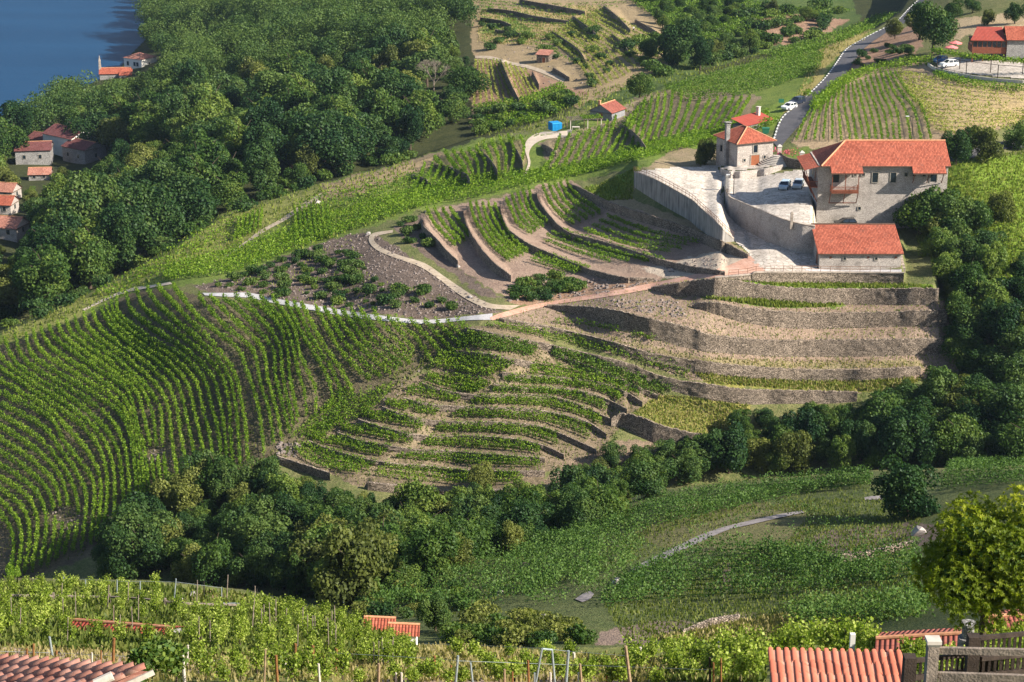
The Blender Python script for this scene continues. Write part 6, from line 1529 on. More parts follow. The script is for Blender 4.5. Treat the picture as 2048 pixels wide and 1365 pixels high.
for i, (x, y, s, g) in enumerate(scatter([(1265, 5), (1330, -10), (1480, -15), (1500, 30), (1400, 75), (1320, 60)], 600, 9.0, (), (.5, .95), 9.5, 44, 26)):
    put('far%d' % random.choice((0, 1, 2, 3)), Vector(g), s * .8, 'small tree in the scrub on the far slope at the top edge', 'tree', 'small trees in the far scrub')
# woods right of the terraces
WL = [(1838, 468, 1, 1.55), (1878, 468, 4, 1.3), (1868, 480, 3, .8), (1915, 478, 0, 1.0), (1958, 462, 1, .95), (2003, 440, 3, 1.0), (1880, 520, 1, .8), (1925, 540, 2, .8), (1895, 575, 4, .7), (1935, 600, 1, .9), (1975, 575, 4, .85), (1985, 640, 1, 1.0), (2038, 610, 0, .9), (1915, 650, 4, .7), (1950, 690, 0, .9), (2005, 700, 2, .95), (2046, 690, 1, .9), (1920, 720, 1, .6), (1955, 760, 4, .75), (2000, 780, 0, .9), (2045, 790, 2, .9), (1900, 610, 3, .5), (2062, 740, 0, .9), (1975, 510, 0, .7), (2045, 545, 0, .45), (1905, 690, 4, .45), (1935, 745, 0, .5), (2030, 850, 1, .9), (1975, 840, 0, .85), (1920, 810, 3, .8)]
for x, y, k, s in WL:
    s *= 1.3 if y > 469 else 1.0
    if (x, y) == (1838, 468): put('near%d' % k, G1(x, y), s, 'bright leafy tree right against the front of the farmhouse', 'tree'); continue
    put('near%d' % k, G1(x, y), s, 'green tree in the belt of woods right of the stone terraces', 'tree', 'trees right of the stone terraces')
# shrubs on banks
def shrubs(poly, n, spacing, label, sc=(.6, 1.3), seed=1, keys=(0, 1)):
    for (x, y, s, g) in scatter(poly, n, spacing, (), sc, 1.8, seed):
        put('bush%d' % random.choice(keys), Vector(g), s, label, 'shrub', label.replace('shrub', 'shrubs'))
shrubs([(430, 575), (560, 525), (640, 500), (700, 500), (760, 560), (900, 600), (900, 620), (740, 622), (600, 600)], 1200, 3.1, 'dark green shrub on the stony bank above the grey track', (.4, 1.5), 2)
shrubs([(1015, 600), (1050, 560), (1120, 560), (1180, 575), (1060, 608)], 200, 2.2, 'green shrub on the red earth bank above the fork', (.7, 1.5), 3)
shrubs([(780, 440), (835, 440), (870, 500), (820, 490)], 60, 3.0, 'dark shrub beside the first crescent wall', (.7, 1.3), 4)
shrubs([(950, 225), (1060, 225), (1160, 180), (1170, 212), (1050, 250), (960, 268)], 300, 4.5, 'green shrub on the overgrown slope above the blue container', (1.2, 2.6), 5)
shrubs([(960, 45), (1100, 75), (1180, 60), (1250, 130), (1180, 180), (1090, 110), (960, 100)], 160, 7.5, 'dark shrub on the dry far terraces', (1.0, 2.2), 6)
shrubs([(1250, 100), (1330, 60), (1480, 20), (1700, 15), (1640, 75), (1400, 138), (1290, 160)], 700, 6.4, 'dark shrub on the slope round the ravine head', (1.2, 3.0), 7)
shrubs([(930, 1255), (960, 1240), (1100, 1245), (1190, 1290), (1100, 1296), (1000, 1298), (900, 1290)], 300, 1.9, 'broom shrub in the dense green hump on the near slope', (.6, 1.0), 8, (2, 1))
shrubs([(1240, 905), (1420, 870), (1350, 930), (1230, 960)], 60, 4.0, 'shrub on the bare red slope above the ravine', (.7, 1.3), 9)
shrubs([(690, 1232), (740, 1185), (860, 1150), (960, 1180), (900, 1240), (760, 1240)], 200, 2.9, 'leafy shrub on the near slope beside the thicket', (.5, 1.0), 10, (0, 1, 2))
shrubs([(1690, 130), (1760, 95), (1830, 95), (1830, 125), (1740, 140)], 60, 4.5, 'shrub on the bank right of the road', (.8, 1.4), 12)
shrubs([(830, 318), (640, 372), (440, 437), (330, 508), (200, 578), (100, 628), (0, 668), (0, 640), (200, 552), (330, 480), (440, 405), (640, 340), (830, 290)], 900, 5.6, 'leafy shrub in the undergrowth along the lower forest edge', (1.2, 2.6), 31)
# ------------------------------------------------------------------ grass
def tufts(name, regs, label, mat, size=.45):
    V = []; 
    for poly, n, s in regs:
        p = np.array(poly, float); x = rng.uniform(p[:, 0].min(), p[:, 0].max(), n); y = rng.uniform(p[:, 1].min(), p[:, 1].max(), n)
        k = inpoly(x, y, poly); g = G(x[k], y[k]); m = len(g)
        a = rng.random(m) * PI; h = s * rng.uniform(.5, 1.3, m); w = s * .35
        dx = np.stack([np.cos(a), np.sin(a), a * 0], -1) * w; lean = rng.normal(0, .25, (m, 3)) * h[:, None]; lean[:, 2] = h
        V.append(np.stack([g - dx - [0, 0, .05], g + dx - [0, 0, .05], g + dx * .3 + lean, g - dx * .3 + lean], 1).reshape(-1, 3))
    v = np.vstack(V); f = np.arange(len(v)).reshape(-1, 4)
    o = mesh_np(name, v, f, M[mat], attrs={'shade': ('FACE', 'FLOAT', rng.random(len(f)))})
    tag(o, label, 'grass', kind='stuff')
tufts('grass', [([(1385, 745), (1600, 760), (1780, 758), (1850, 755), (1800, 785), (1600, 780), (1420, 768)], 3000, .4), ([(1260, 832), (1320, 792), (1400, 795), (1500, 805), (1480, 880), (1380, 865)], 2500, .35), ([(1000, 640), (1100, 600), (1300, 575), (1430, 590), (1900, 600), (1920, 740), (1700, 790), (1380, 760), (1200, 700)], 9000, .28), ([(430, 575), (560, 525), (700, 475), (760, 560), (960, 610), (740, 622)], 1500, .4), ([(0, 664), (200, 577), (440, 432), (640, 370), (830, 320), (830, 420), (600, 500), (330, 560), (200, 610), (0, 690)], 20000, .55), ([(1890, 330), (1990, 310), (2070, 300), (2070, 620), (1950, 620), (1830, 480)], 12000, .45),
      ([(1190, 372), (1290, 330), (1270, 345), (1265, 400), (1210, 402), (1165, 378)], 3500, .45), ([(1310, 572), (1430, 558), (1540, 566), (1810, 568), (1860, 572), (1870, 578), (1600, 578), (1480, 563)], 4500, .35), ([(1400, 595), (1560, 603), (1690, 610), (1640, 616), (1550, 616), (1440, 602)], 2500, .5),
      ([(1740, 56), (1640, 95), (1500, 130), (1240, 205), (950, 284), (950, 300), (1250, 230), (1500, 150), (1650, 120)], 9000, .6), ([(960, 215), (1200, 180), (1400, 120), (1640, 90), (1300, 180), (1100, 255), (950, 275)], 8000, .7)], 'green grass on the ridge, the meadow and the terrace edges', 'grassm')
tufts('dry_grass', [([(1385, 745), (1600, 760), (1780, 758), (1850, 755), (1800, 785), (1600, 780), (1420, 768)], 3000, .35), ([(1260, 832), (1320, 792), (1400, 795), (1500, 805), (1480, 880), (1380, 865)], 2500, .32), ([(1640, 95), (1750, 55), (1740, 75), (1660, 120), (1600, 205), (1570, 235)], 3000, .5),
      ([(1000, 645), (1240, 685), (1400, 718), (1840, 725), (1840, 738), (1500, 735), (1200, 680)], 4000, .35), ([(700, 1300), (900, 1290), (1100, 1305), (1500, 1330), (1500, 1365), (700, 1365)], 7000, .3), ([(0, 1290), (700, 1310), (700, 1365), (280, 1365), (0, 1310)], 4000, .28), ([(1300, 1280), (1600, 1225), (1750, 1240), (1530, 1290)], 4000, .4),
      ([(960, 20), (1190, 10), (1200, 50), (1080, 90), (955, 90)], 3000, .6)], 'dry yellow grass on terraces and verges', 'drygrass')
tufts('weeds', [([(830, 700), (905, 650), (900, 700), (860, 740), (760, 800), (640, 880), (450, 985), (300, 1080), (440, 960), (600, 880), (700, 830), (780, 760)], 9000, .5), ([(0, 700), (330, 580), (720, 640), (830, 740), (600, 900), (250, 1090), (0, 1160)], 9000, .35), ([(945, 655), (1110, 700), (1330, 790), (1210, 905), (1090, 945), (735, 975), (540, 915), (860, 740)], 9000, .35), ([(0, 1165), (300, 1170), (500, 1190), (700, 1235), (830, 1292), (830, 1330), (300, 1310), (0, 1292)], 16000, .4), ([(1400, 1300), (1530, 1295), (1530, 1365), (1300, 1365)], 3000, .35), ([(1200, 1060), (1500, 985), (1740, 960), (1740, 1000), (1500, 1040), (1280, 1120), (1000, 1200), (900, 1240), (760, 1230), (900, 1140)], 16000, .25),
      ([(1200, 1200), (1500, 1100), (1830, 1090), (1840, 1230), (1500, 1290), (1250, 1280)], 14000, .24), ([(1230, 1090), (1400, 1000), (1620, 1030), (1560, 1100), (1830, 1100), (1850, 1000), (1600, 1000)], 9000, .24)], 'green weeds between the near vines and over the shaded slope', 'weedm')
# rubble on the scree bank
def rubble(regs, label):
    bv = np.array([[-1, -1, -1], [1, -1, -1], [1, 1, -1], [-1, 1, -1], [-.7, -.6, 1], [.6, -.7, 1], [.7, .6, .8], [-.6, .7, .9]]) * .5
    bf = np.array([[0, 3, 2, 1], [4, 5, 6, 7], [0, 1, 5, 4], [1, 2, 6, 5], [2, 3, 7, 6], [3, 0, 4, 7]])
    V = []; Fs = []; b = 0
    for poly, n, s in regs:
        p = np.array(poly, float); x = rng.uniform(p[:, 0].min(), p[:, 0].max(), n); y = rng.uniform(p[:, 1].min(), p[:, 1].max(), n)
        k = inpoly(x, y, poly)
        for g in G(x[k], y[k]):
            a = rng.random() * 6.28; c_, s_ = math.cos(a), math.sin(a); sc = s * rng.uniform(.4, 1.5)
            v = bv * [sc, sc * rng.uniform(.5, 1), sc * rng.uniform(.4, .8)]
            v = v @ np.array([[c_, -s_, 0], [s_, c_, 0], [0, 0, 1]]) + g + [0, 0, sc * .15]
            V.append(v); Fs.append(bf + b); b += 8
    o = mesh_np('rubble', np.vstack(V), np.vstack(Fs), M['rubble']); tag(o, label, 'rubble', kind='stuff')
rubble([([(380, 575), (470, 552), (600, 502), (700, 468), (760, 470), (840, 530), (960, 600), (1000, 625), (850, 636), (640, 612), (430, 583)], 3000, .34), ([(1010, 605), (1060, 560), (1330, 562), (1200, 590)], 500, .45), ([(1180, 600), (1350, 600), (1380, 640), (1260, 620)], 300, .4), ([(1290, 545), (1400, 515), (1470, 520), (1400, 545)], 300, .3),
        ([(550, 885), (600, 890), (590, 915), (555, 912)], 120, .5), ([(720, 1000), (1300, 870), (1300, 900), (1080, 990)], 0, .4), ([(640, 870), (760, 790), (850, 730), (870, 760), (760, 850)], 150, .35), ([(105, 1020), (125, 1000), (175, 1040), (170, 1062), (110, 1058)], 60, .35), ([(262, 900), (330, 890), (345, 930), (300, 935)], 60, .35), ([(970, 60), (1250, 60), (1250, 160), (1080, 200)], 200, .5)],
       'loose grey stones strewn over the banks and gullies')
# a figure on the far terraces
def person(loc, label):
    E = empty('person', loc); tag(E, label, 'person')
    J = {'pel': (0, 0, .95), 'che': (0, -.05, 1.3), 'nec': (0, -.06, 1.5), 'hea': (0, -.08, 1.65), 'hl': (-.1, 0, .9), 'kl': (-.12, -.03, .5), 'fl': (-.12, .02, .08), 'tl': (-.12, -.15, .04), 'hr': (.1, 0, .9), 'kr': (.13, -.05, .5), 'fr': (.14, 0, .08), 'tr': (.14, -.17, .04), 'sl': (-.2, -.05, 1.42), 'el': (-.28, -.12, 1.15), 'wl': (-.24, -.3, 1.0), 'sr': (.2, -.05, 1.42), 'er': (.28, -.1, 1.15), 'wr': (.26, -.28, 1.0)}
    E_ = [('pel', 'che'), ('che', 'nec'), ('nec', 'hea'), ('pel', 'hl'), ('hl', 'kl'), ('kl', 'fl'), ('fl', 'tl'), ('pel', 'hr'), ('hr', 'kr'), ('kr', 'fr'), ('fr', 'tr'), ('che', 'sl'), ('sl', 'el'), ('el', 'wl'), ('che', 'sr'), ('sr', 'er'), ('er', 'wr')]
    rad = dict(pel=.15, che=.17, nec=.06, hea=.11, hl=.1, kl=.065, fl=.045, tl=.035, hr=.1, kr=.065, fr=.045, tr=.035, sl=.08, el=.05, wl=.035, sr=.08, er=.05, wr=.035)
    ks = list(J)
    me = bpy.data.meshes.new('body'); me.from_pydata([J[k] for k in ks], [(ks.index(a), ks.index(b)) for a, b in E_], [])
    o = bpy.data.objects.new('body', me); link(o, E)
    o.modifiers.new('s', 'SKIN'); o.modifiers.new('d', 'SUBSURF').levels = 1
    for i, k in enumerate(ks): me.skin_vertices[0].data[i].radius = (rad[k], rad[k]); me.skin_vertices[0].data[i].use_root = (k == 'pel')
    me.materials.append(simple('skin', (.45, .28, .2)))
    m = MB(); m.hexa([(-.2, -.2, .95), (.2, -.2, .95), (.2, .14, .95), (-.2, .14, .95)], [(-.24, -.2, 1.48), (.24, -.2, 1.48), (.24, .1, 1.48), (-.24, .1, 1.48)]); m.tube((-.23, -.05, 1.43), (-.3, -.12, 1.15), .1, .08); m.tube((.23, -.05, 1.43), (.3, -.12, 1.15), .1, .08); m.build('shirt', M['plaster'], E)
    m = MB(); m.tube((-.1, 0, 1.0), (-.12, 0, .12), .13, .09); m.tube((.1, 0, 1.0), (.14, 0, .12), .13, .09); m.build('trousers', M['paint_navy'], E)
person(G1(1267, 63), 'person in a white top and dark trousers standing on the far brown slope')
# ------------------------------------------------------------------ the near vineyard
def vine_proto(seed, n, H, W_, leaf, mat):
    r_ = np.random.default_rng(seed)
    E = empty('grapevine', (0, 0, 0))
    m = MB(); p = Vector((0, 0, -.3)); q = Vector((r_.normal() * .05, r_.normal() * .05, .55)); m.tube(p, q, .05, .035, 6)
    pts = []
    for i in range(9):
        a = r_.random() * 6.28; e = q + Vector((math.cos(a) * W_ * .8 * r_.random(), math.sin(a) * W_ * .5 * r_.random(), (H - .5) * r_.uniform(.5, 1.05)))
        m.tube(q, e, .015, .006, 4, False)
        k = n // 9; t = r_.random(k)[:, None] ** .8
        pts.append(np.array(q) * (1 - t) + np.array(e) * t + r_.normal(0, .17, (k, 3)) * [1.1, 1.1, .8])
    m.build('stem', M['bark'], E)
    c = np.vstack(pts); c[:, 2] = np.maximum(c[:, 2], .2)
    v, f = leafquads(c, leaf, None, .95, r_)
    o = mesh_np('foliage', v, f, M[mat], E, attrs={'shade': ('FACE', 'FLOAT', r_.random(len(f)))})
    return E
VP = [vine_proto(500 + i, 400, 1.75, .75, .15, 'vine_near') for i in range(6)] + [vine_proto(520 + i, 520, 1.15, .6, .13, 'vine_near') for i in range(3)]
vused = [False] * len(VP)
def put_vine(x, y, k, s, label, group):
    if not vused[k]: o = VP[k]; vused[k] = True
    else: o = copy_tree(VP[k])
    o.location = G1(x, y); o.scale = (s, s, s); o.rotation_euler = (0, 0, random.random() * 6.28)
    tag(o, label, 'grapevine', group)
UPR = [(-20, 1172), (300, 1178), (500, 1200), (690, 1245), (800, 1292)]; LOW = [(-20, 1285), (300, 1297), (500, 1306), (700, 1330), (860, 1350)]
HOLE = [[(345, 1180), (400, 1172), (560, 1192), (570, 1216), (470, 1232), (345, 1226)], [(115, 1238), (350, 1250), (350, 1278), (150, 1272)]]
cnt = 0
for r_ in range(8):
    t = (r_ + .5) / 8
    xs = np.arange(-15 + (r_ % 2) * 15, 840, 33 + r_ * 2.2)
    for x in xs:
        u = (x + 20) / 880.0
        yu = np.interp(x, [p[0] for p in UPR], [p[1] for p in UPR]); yl = np.interp(x, [p[0] for p in LOW], [p[1] for p in LOW])
        y = yu * (1 - t) + yl * t + random.uniform(-4, 4); xx = x + random.uniform(-7, 7)
        if any(inpoly(np.array([xx]), np.array([y]), h)[0] for h in HOLE): continue
        if random.random() < .08: continue
        put_vine(xx, y, random.randrange(6), random.uniform(.62, .95), 'leafy grapevine on the near slope at the lower left', 'grapevines of the near left slope'); cnt += 1
for x, y, s in [(338, 1352, 1.1), (352, 1366, 1.2), (395, 1340, 1.0), (410, 1362, 1.0), (480, 1362, .8), (515, 1350, .9), (560, 1350, 1.0), (585, 1366, 1.0), (605, 1356, .9), (632, 1362, 1.0), (655, 1372, 1.0), (685, 1360, 1.0), (470, 1340, .8), (450, 1372, .8)]:
    put_vine(x, y, random.randrange(6), s, 'bright grapevine between the posts right of the old tiled roof', 'grapevines beside the old tiled roof')
for i in range(46):
    x = 720 + i * 17.5 + random.uniform(-6, 6); y = random.choice((1318, 1332, 1345, 1362, 1374)) + random.uniform(-4, 4)
    put_vine(x, y, 6 + random.randrange(3), random.uniform(.75, 1.15), 'low grapevine in the dry grass along the bottom edge', 'low grapevines along the bottom edge')
for x, y, s in [(1375, 1322, 1), (1395, 1335, 1), (1420, 1345, 1), (1450, 1322, 1.1), (1462, 1345, 1.1), (1478, 1325, 1.1), (1492, 1342, 1.1), (1508, 1330, 1.1), (1518, 1350, 1.1), (1505, 1365, 1), (1440, 1365, 1), (1300, 1325, .9), (1262, 1330, 1), (1335, 1340, .9), (1480, 1366, 1.0), (1350, 1322, .8)]:
    put_vine(x, y, random.randrange(6), s, 'bright grapevine left of the coral tiled roof', 'grapevines left of the coral tiled roof')
for x, y, s in [(1548, 1312, 1.0), (1565, 1306, 1.1), (1583, 1300, 1.2), (1602, 1306, 1.1), (1622, 1302, 1.2), (1645, 1308, 1.2), (1665, 1304, 1.2), (1688, 1306, 1.2), (1708, 1300, 1.1), (1728, 1306, 1.2), (1745, 1306, 1.0)]:
    put_vine(x, y + 14, random.randrange(6), s, 'pale leafed grapevine peeping over the coral tiled roof', 'grapevines behind the coral tiled roof')
for x, y, s in [(1815, 1325, .9), (1838, 1335, .9), (1850, 1320, .8), (1925, 1300, .8), (1945, 1292, .8), (1970, 1282, .8), (1995, 1275, .8), (1900, 1345, .9), (1930, 1350, .8), (1960, 1345, .8), (1990, 1350, .8), (2020, 1345, .8), (2040, 1330, .8), (1880, 1365, .8), (1830, 1360, .9), (2010, 1300, .8), (2040, 1290, .8), (1950, 1320, .8), (1985, 1318, .8), (2020, 1318, .8)]:
    put_vine(x, y, 6 + random.randrange(3), s, 'grapevine seen through the dark wooden fence', 'grapevines behind the dark fence')
# posts
def post(x, yt, yb, w_px, mat, label, xt=None, group=None, D=None):
    b = Vector(P(x, yb, D)) if D else G1(x, yb); d = b.y
    t = Vector(P(xt if xt is not None else x, yt, d)); r = w_px * mpp(yb, d) / 2
    m = MB(); b2 = b - (t - b).normalized() * .5; m.tube(b2, t, r, r * .9, 8)
    o = m.build('vineyard_post', M[mat]); o.data.transform(Matrix.Translation(-b)); o.location = b
    tag(o, label, 'post', group); return t
GW = 'short brown wooden posts of the near vineyard'; GP = 'pale weathered posts of the near vineyard'; GM = 'slim grey posts far up in the near vineyard'
LB = 'short brown wooden post standing in the near vineyard'; LP_ = 'pale weathered post standing in the near vineyard'
tops = []
for x, yt, yb, w_, mt, lab_, xt, gr in [
 (54, 1298, 1322, 5, 'rustpost', LB, None, GW), (67, 1288, 1318, 5, 'rustpost', LB, None, GW), (105, 1274, 1314, 5, 'metalpost', 'slanting grey green metal post at the bottom left above the old tiled roof', 99, None), (113, 1302, 1316, 5, 'rustpost', LB, None, GW),
 (184, 1306, 1328, 4, 'palepost', LP_, None, GP), (202, 1301, 1328, 3.5, 'rustpost', LB, None, GW), (226, 1277, 1330, 6.5, 'rustpost', 'tallest brown post behind the old tiled roof', 228, None), (275, 1297, 1312, 3, 'rustpost', LB, None, GW),
 (371, 1311, 1380, 7, 'palepost', 'stout pale post right of the old tiled roof corner', 365, None), (374, 1291, 1330, 4.5, 'palepost', 'thin slanting pale stake beside the stout pale post', 376, None), (528, 1299, 1380, 4, 'post', 'tall thin wooden stake reaching below the bottom edge', 531, None), (555, 1311, 1370, 6, 'rustpost', 'rusty brown post beside the tall thin stake', 552, None),
 (571, 1311, 1338, 5, 'palepost', LP_, None, GP), (591, 1288, 1332, 5, 'rustpost', LB, None, GW), (626, 1292, 1333, 6, 'rustpost', LB, None, GW), (640, 1328, 1380, 5, 'palepost', 'leaning pale post between two brown ones at the bottom edge', 637, None), (671, 1297, 1346, 6, 'rustpost', LB, 673, GW), (648, 1308, 1336, 4, 'rustpost', LB, None, GW),
 (767, 1293, 1333, 3, 'metalpost', 'thin grey stake rising from the vines left of the bottom centre', 766, None), (757, 1328, 1366, 6, 'post', LB, 758, GW), (792, 1346, 1375, 4, 'palepost', LP_, None, GP), (803, 1346, 1375, 5, 'palepost', LP_, None, GP), (868, 1312, 1355, 6, 'rustpost', LB, 869, GW), (859, 1342, 1360, 4, 'palepost', LP_, None, GP), (902, 1330, 1366, 5, 'rustpost', LB, None, GW),
 (910, 1312, 1380, 5, 'metalpost', 'leaning galvanised post at the bottom, left of its pair', 916, None), (947, 1326, 1380, 4, 'metalpost', 'leaning galvanised post at the bottom, right of its pair', 941, None), (958, 1294, 1312, 2.5, 'metalpost', 'tiny leaning stake in the dry grass', 961, None), (930, 1288, 1303, 3, 'post', 'small stake at the upper edge of the dry grass', None, None), (1009, 1339, 1375, 5, 'post', LB, None, GW), (1025, 1344, 1375, 4, 'rustpost', LB, None, GW),
 (1058, 1321, 1380, 5, 'rustpost', 'rusty post left of the metal trellis frame', 1056, None), (1069, 1346, 1380, 4, 'metalpost', LP_, None, GP), (1131, 1302, 1380, 6, 'metalpost', 'double galvanised post right of the metal trellis frame', 1137, None), (1148, 1306, 1324, 6, 'palepost', 'pale plank end beside the double galvanised post', None, None),
 (1164, 1328, 1380, 5, 'post', LB, 1160, GW), (1157, 1346, 1380, 4, 'metalpost', LP_, None, GP), (1176, 1306, 1348, 2.5, 'metal', 'thin black stake near the thick leaning post', None, None), (1262, 1292, 1380, 7, 'post', 'thick round timber post leaning left at the bottom centre right', 1251, None), (1282, 1295, 1330, 5.5, 'palepost', 'short pale square post right of the thick leaning one', 1281, None),
 (1232, 1319, 1353, 3, 'rustpost', LB, None, GW), (1213, 1351, 1375, 4, 'rustpost', LB, None, GW), (1101, 1346, 1375, 5, 'palepost', LP_, None, GP), (1437, 1284, 1328, 4.5, 'palepost', 'pale blue tinged square post left of the coral roof', None, None), (1456, 1279, 1300, 4, 'greywood', 'short leaning plank left of the coral roof', 1445, None),
 (1420, 1315, 1366, 5, 'darkwood', 'dark stake, first of three left of the coral roof', None, None), (1427, 1326, 1372, 4, 'rustpost', 'brown stake, second of three left of the coral roof', None, None), (1442, 1317, 1372, 4, 'rustpost', 'slim stake, third of three left of the coral roof', None, None), (1604, 1263, 1300, 5, 'palepost', 'pale post head above the vines behind the coral roof', 1603, None), (1781, 1264, 1306, 4, 'palepost', 'pale green post in front of the ridge tiled roof', 1782, None),
 (1804, 1275, 1306, 5, 'greywood', 'grey stub post in front of the ridge tiled roof', None, None), (1813, 1289, 1335, 4, 'greywood', 'crooked grey branch post beside the dark fence', 1822, None), (1842, 1276, 1318, 1.8, 'metal', 'thin wire stake in front of the ridge tiled roof', None, None), (514, 1178, 1210, 2.5, 'metal', 'black stake at the right end of the bare red patch', None, None), (552, 1201, 1225, 2.5, 'palepost', 'thin plank leaning beside the pale stones on the near crest', 541, None),
 (280, 1163, 1198, 3, 'metalpost', GM[:-1] if False else 'slim grey post standing far up in the near vineyard', None, GM), (348, 1158, 1200, 3, 'metalpost', 'slim grey post standing far up in the near vineyard', 352, GM), (234, 1160, 1195, 3, 'metalpost', 'slim grey post standing far up in the near vineyard', None, GM), (127, 1150, 1172, 2.5, 'metalpost', 'slim grey post standing far up in the near vineyard', None, GM),
 (443, 1175, 1200, 2.5, 'metalpost', 'slim grey post standing far up in the near vineyard', None, GM), (690, 1198, 1230, 3, 'metalpost', 'slim grey post standing far up in the near vineyard', 686, GM), (171, 1160, 1185, 2.5, 'metalpost', 'slim grey post standing far up in the near vineyard', None, GM), (408, 1162, 1192, 2.5, 'metal', 'slim grey post standing far up in the near vineyard', None, GM)]:
    post(x, yt, yb, w_, mt, lab_, xt, gr)
for i in range(40):
    x = rng.uniform(10, 800); t = rng.random(); yb = np.interp(x, [p[0] for p in UPR], [p[1] for p in UPR]) * (1 - t) + np.interp(x, [p[0] for p in LOW], [p[1] for p in LOW]) * t
    post(x, yb - rng.uniform(46, 58), yb, 2.2, 'greywood', 'thin grey stake among the leaves of the near left slope', x + rng.uniform(-3, 3), 'thin grey stakes among the near vines')
# trellis frame and wires
fr = MB(); b1, b2 = G1(1069, 1380), G1(1111, 1380); d = b1.y
t1, t2 = Vector(P(1084, 1298, d)), Vector(P(1104, 1300, b2.y))
E = empty('trellis_frame', b1); tag(E, 'leaning galvanised trellis frame of two posts and a crossbar at the bottom centre', 'trellis')
for a, b, nm in ((b1, t1, 'post'), (b2, t2, 'post'), (t1, t2, 'crossbar')):
    m = MB(); m.tube(a - b1, b - b1, .055); m.build(nm, M['metalpost'], E)
def wire(pts, lab, D=None, r=.012, mat='metalpost'):
    m = MB(); q = [G1(x, yb) for x, yt, yb in pts]; w = []
    for (x, yt, yb), g in zip(pts, q): w.append(Vector(P(x, yt, g.y)))
    for a, b in zip(w[:-1], w[1:]): m.tube(a, b, r, n=4, cap=False)
    tag(m.build('wire', M[mat]), lab, 'wire')
wire([(850, 1288, 1300), (930, 1290, 1303), (1084, 1297, 1375), (1137, 1303, 1375), (1251, 1312, 1375)], 'uppermost trellis wire strung to the metal frame')
wire([(660, 1306, 1346), (871, 1318, 1355), (915, 1322, 1375), (1135, 1330, 1375), (1255, 1334, 1375), (1420, 1340, 1366)], 'middle trellis wire along the bottom row of posts')
wire([(0, 1303, 1322), (105, 1306, 1314), (226, 1312, 1330), (375, 1318, 1330)], 'wire above the old tiled roof')
wire([(160, 1159, 1190), (234, 1163, 1195), (350, 1164, 1200), (443, 1176, 1200)], 'thin wire between the slim grey posts at the crest')
rl = MB(); q = resample([(-5, 1191), (150, 1193), (260, 1196), (370, 1207), (480, 1210)], n=14)
gg = [G1(x, y + 14) for x, y in q]; w = [Vector(P(x, y, g.y)) for (x, y), g in zip(q, gg)]
for a, b in zip(w[:-1], w[1:]): rl.bar(a, b, .14, .12)
for a, g in list(zip(w, gg))[::3]: rl.bar(g - Vector((0, 0, .4)), a + Vector((0, 0, .25)), .14, .14)
tag(rl.build('wooden_rail', M['greywood']), 'long weathered wooden rail crossing the near vineyard', 'rail')
rl = MB(); a_, b_ = G1(447, 1222), G1(478, 1222)
rl.bar(Vector(P(446, 1209, a_.y)), Vector(P(478, 1207, a_.y)), .1, .12)
for x in (448, 476): rl.bar(G1(x, 1224), Vector(P(x, 1206, a_.y)), .08, .08)
tag(rl.build('wooden_rail', M['metalpost']), 'short grey rail at the end of the long weathered one', 'rail')
rock(386, 1193, .55, 'large grey boulder on the crest of the near vineyard', (1.1, .9, .75), dz=.1)
rock(362, 1203, .38, 'smaller pinkish boulder left of the large one')
rock(696, 1262, .42, 'pale pointed rock at the right end of the near vines', (.6, .5, 1.1), mat='whitestone')
rock(556, 1215, .22, 'pale stones below the leaning plank on the crest')
rock(430, 1325, .35, 'low pinkish rock in the dry path behind the bottom vines', (2.0, .8, .4)); rock(745, 1334, .3, 'flat greyish rock by the short grey stakes', (1.8, .8, .4))
rock(408, 1372, .3, 'whitish rubble at the bottom edge right of the old roof', (1.5, 1, .6), mat='whitestone')

# ------------------------------------------------------------------ near tiled roofs with real tiles
def tile_run(a, ax, up, L, r, course, seed, tilt=.03):
    """one run of overlapping half-round tiles from a along ax (down the slope)"""
    rr = np.random.default_rng(seed); V = []; Fs = []; b = 0
    s_ = ax.cross(up).normalized(); n = int(L / course) + 1
    for i in range(n):
        p0 = a + ax * (i * course); p1 = p0 + ax * (course * 1.12)
        j = s_ * rr.normal(0, .006)
        for q, rad, lift in ((p0, r * .9, 0.0), (p1, r * 1.05, tilt)):
            for k in range(9):
                t = PI * k / 8
                V.append(q + j + s_ * (math.cos(t) * rad) + up * (math.sin(t) * rad + lift))
        for k in range(8): Fs.append((b + k, b + k + 1, b + 9 + k + 1, b + 9 + k))
        b += 18
        e = len(V)                                   # lip of the tile
        for k in range(9):
            t = PI * k / 8; V.append(p1 + j + s_ * (math.cos(t) * (r * 1.05 - .018)) + up * (math.sin(t) * (r * 1.05 - .018) + tilt))
        for k in range(8): Fs.append((b - 9 + k, b - 9 + k + 1, e + k + 1, e + k))
        b = len(V)
    return V, Fs
def tilemat(name, lo, hi, scale=2.2, stain=.35):
    m = NT(name); v = m.coord('Object')
    wn_ = m.n('ShaderNodeTexVoronoi', feature='F1', i_Scale=2.4); m.l(v, wn_.inputs['Vector'])
    sp = m.n('ShaderNodeSeparateColor'); m.l(wn_.outputs['Color'], sp.inputs[0])
    f = m.math('ADD', m.math('MULTIPLY', sp.outputs[0], .55), m.math('MULTIPLY', m.noise(v, scale * 3, 4), .5))
    col = m.ramp(f, [(.25, lo), (.8, hi)])
    st = m.ramp(m.noise(v, scale, 5, .7), [(.5, (0, 0, 0)), (.7, (1, 1, 1))])
    col = m.mix(m.math('MULTIPLY', st, stain), col, (.16, .12, .10))
    m.pbsdf(col, .85, m.bump(m.noise(v, 40, 3), .25, .01), spec=.2); return m.m
M['tile_coral'] = tilemat('coral_tiles', (.46, .135, .085), (.55, .18, .115), 1.2, .12)
M['tile_old'] = tilemat('old_tiles', (.42, .17, .12), (.68, .37, .28), 2.0, .35)
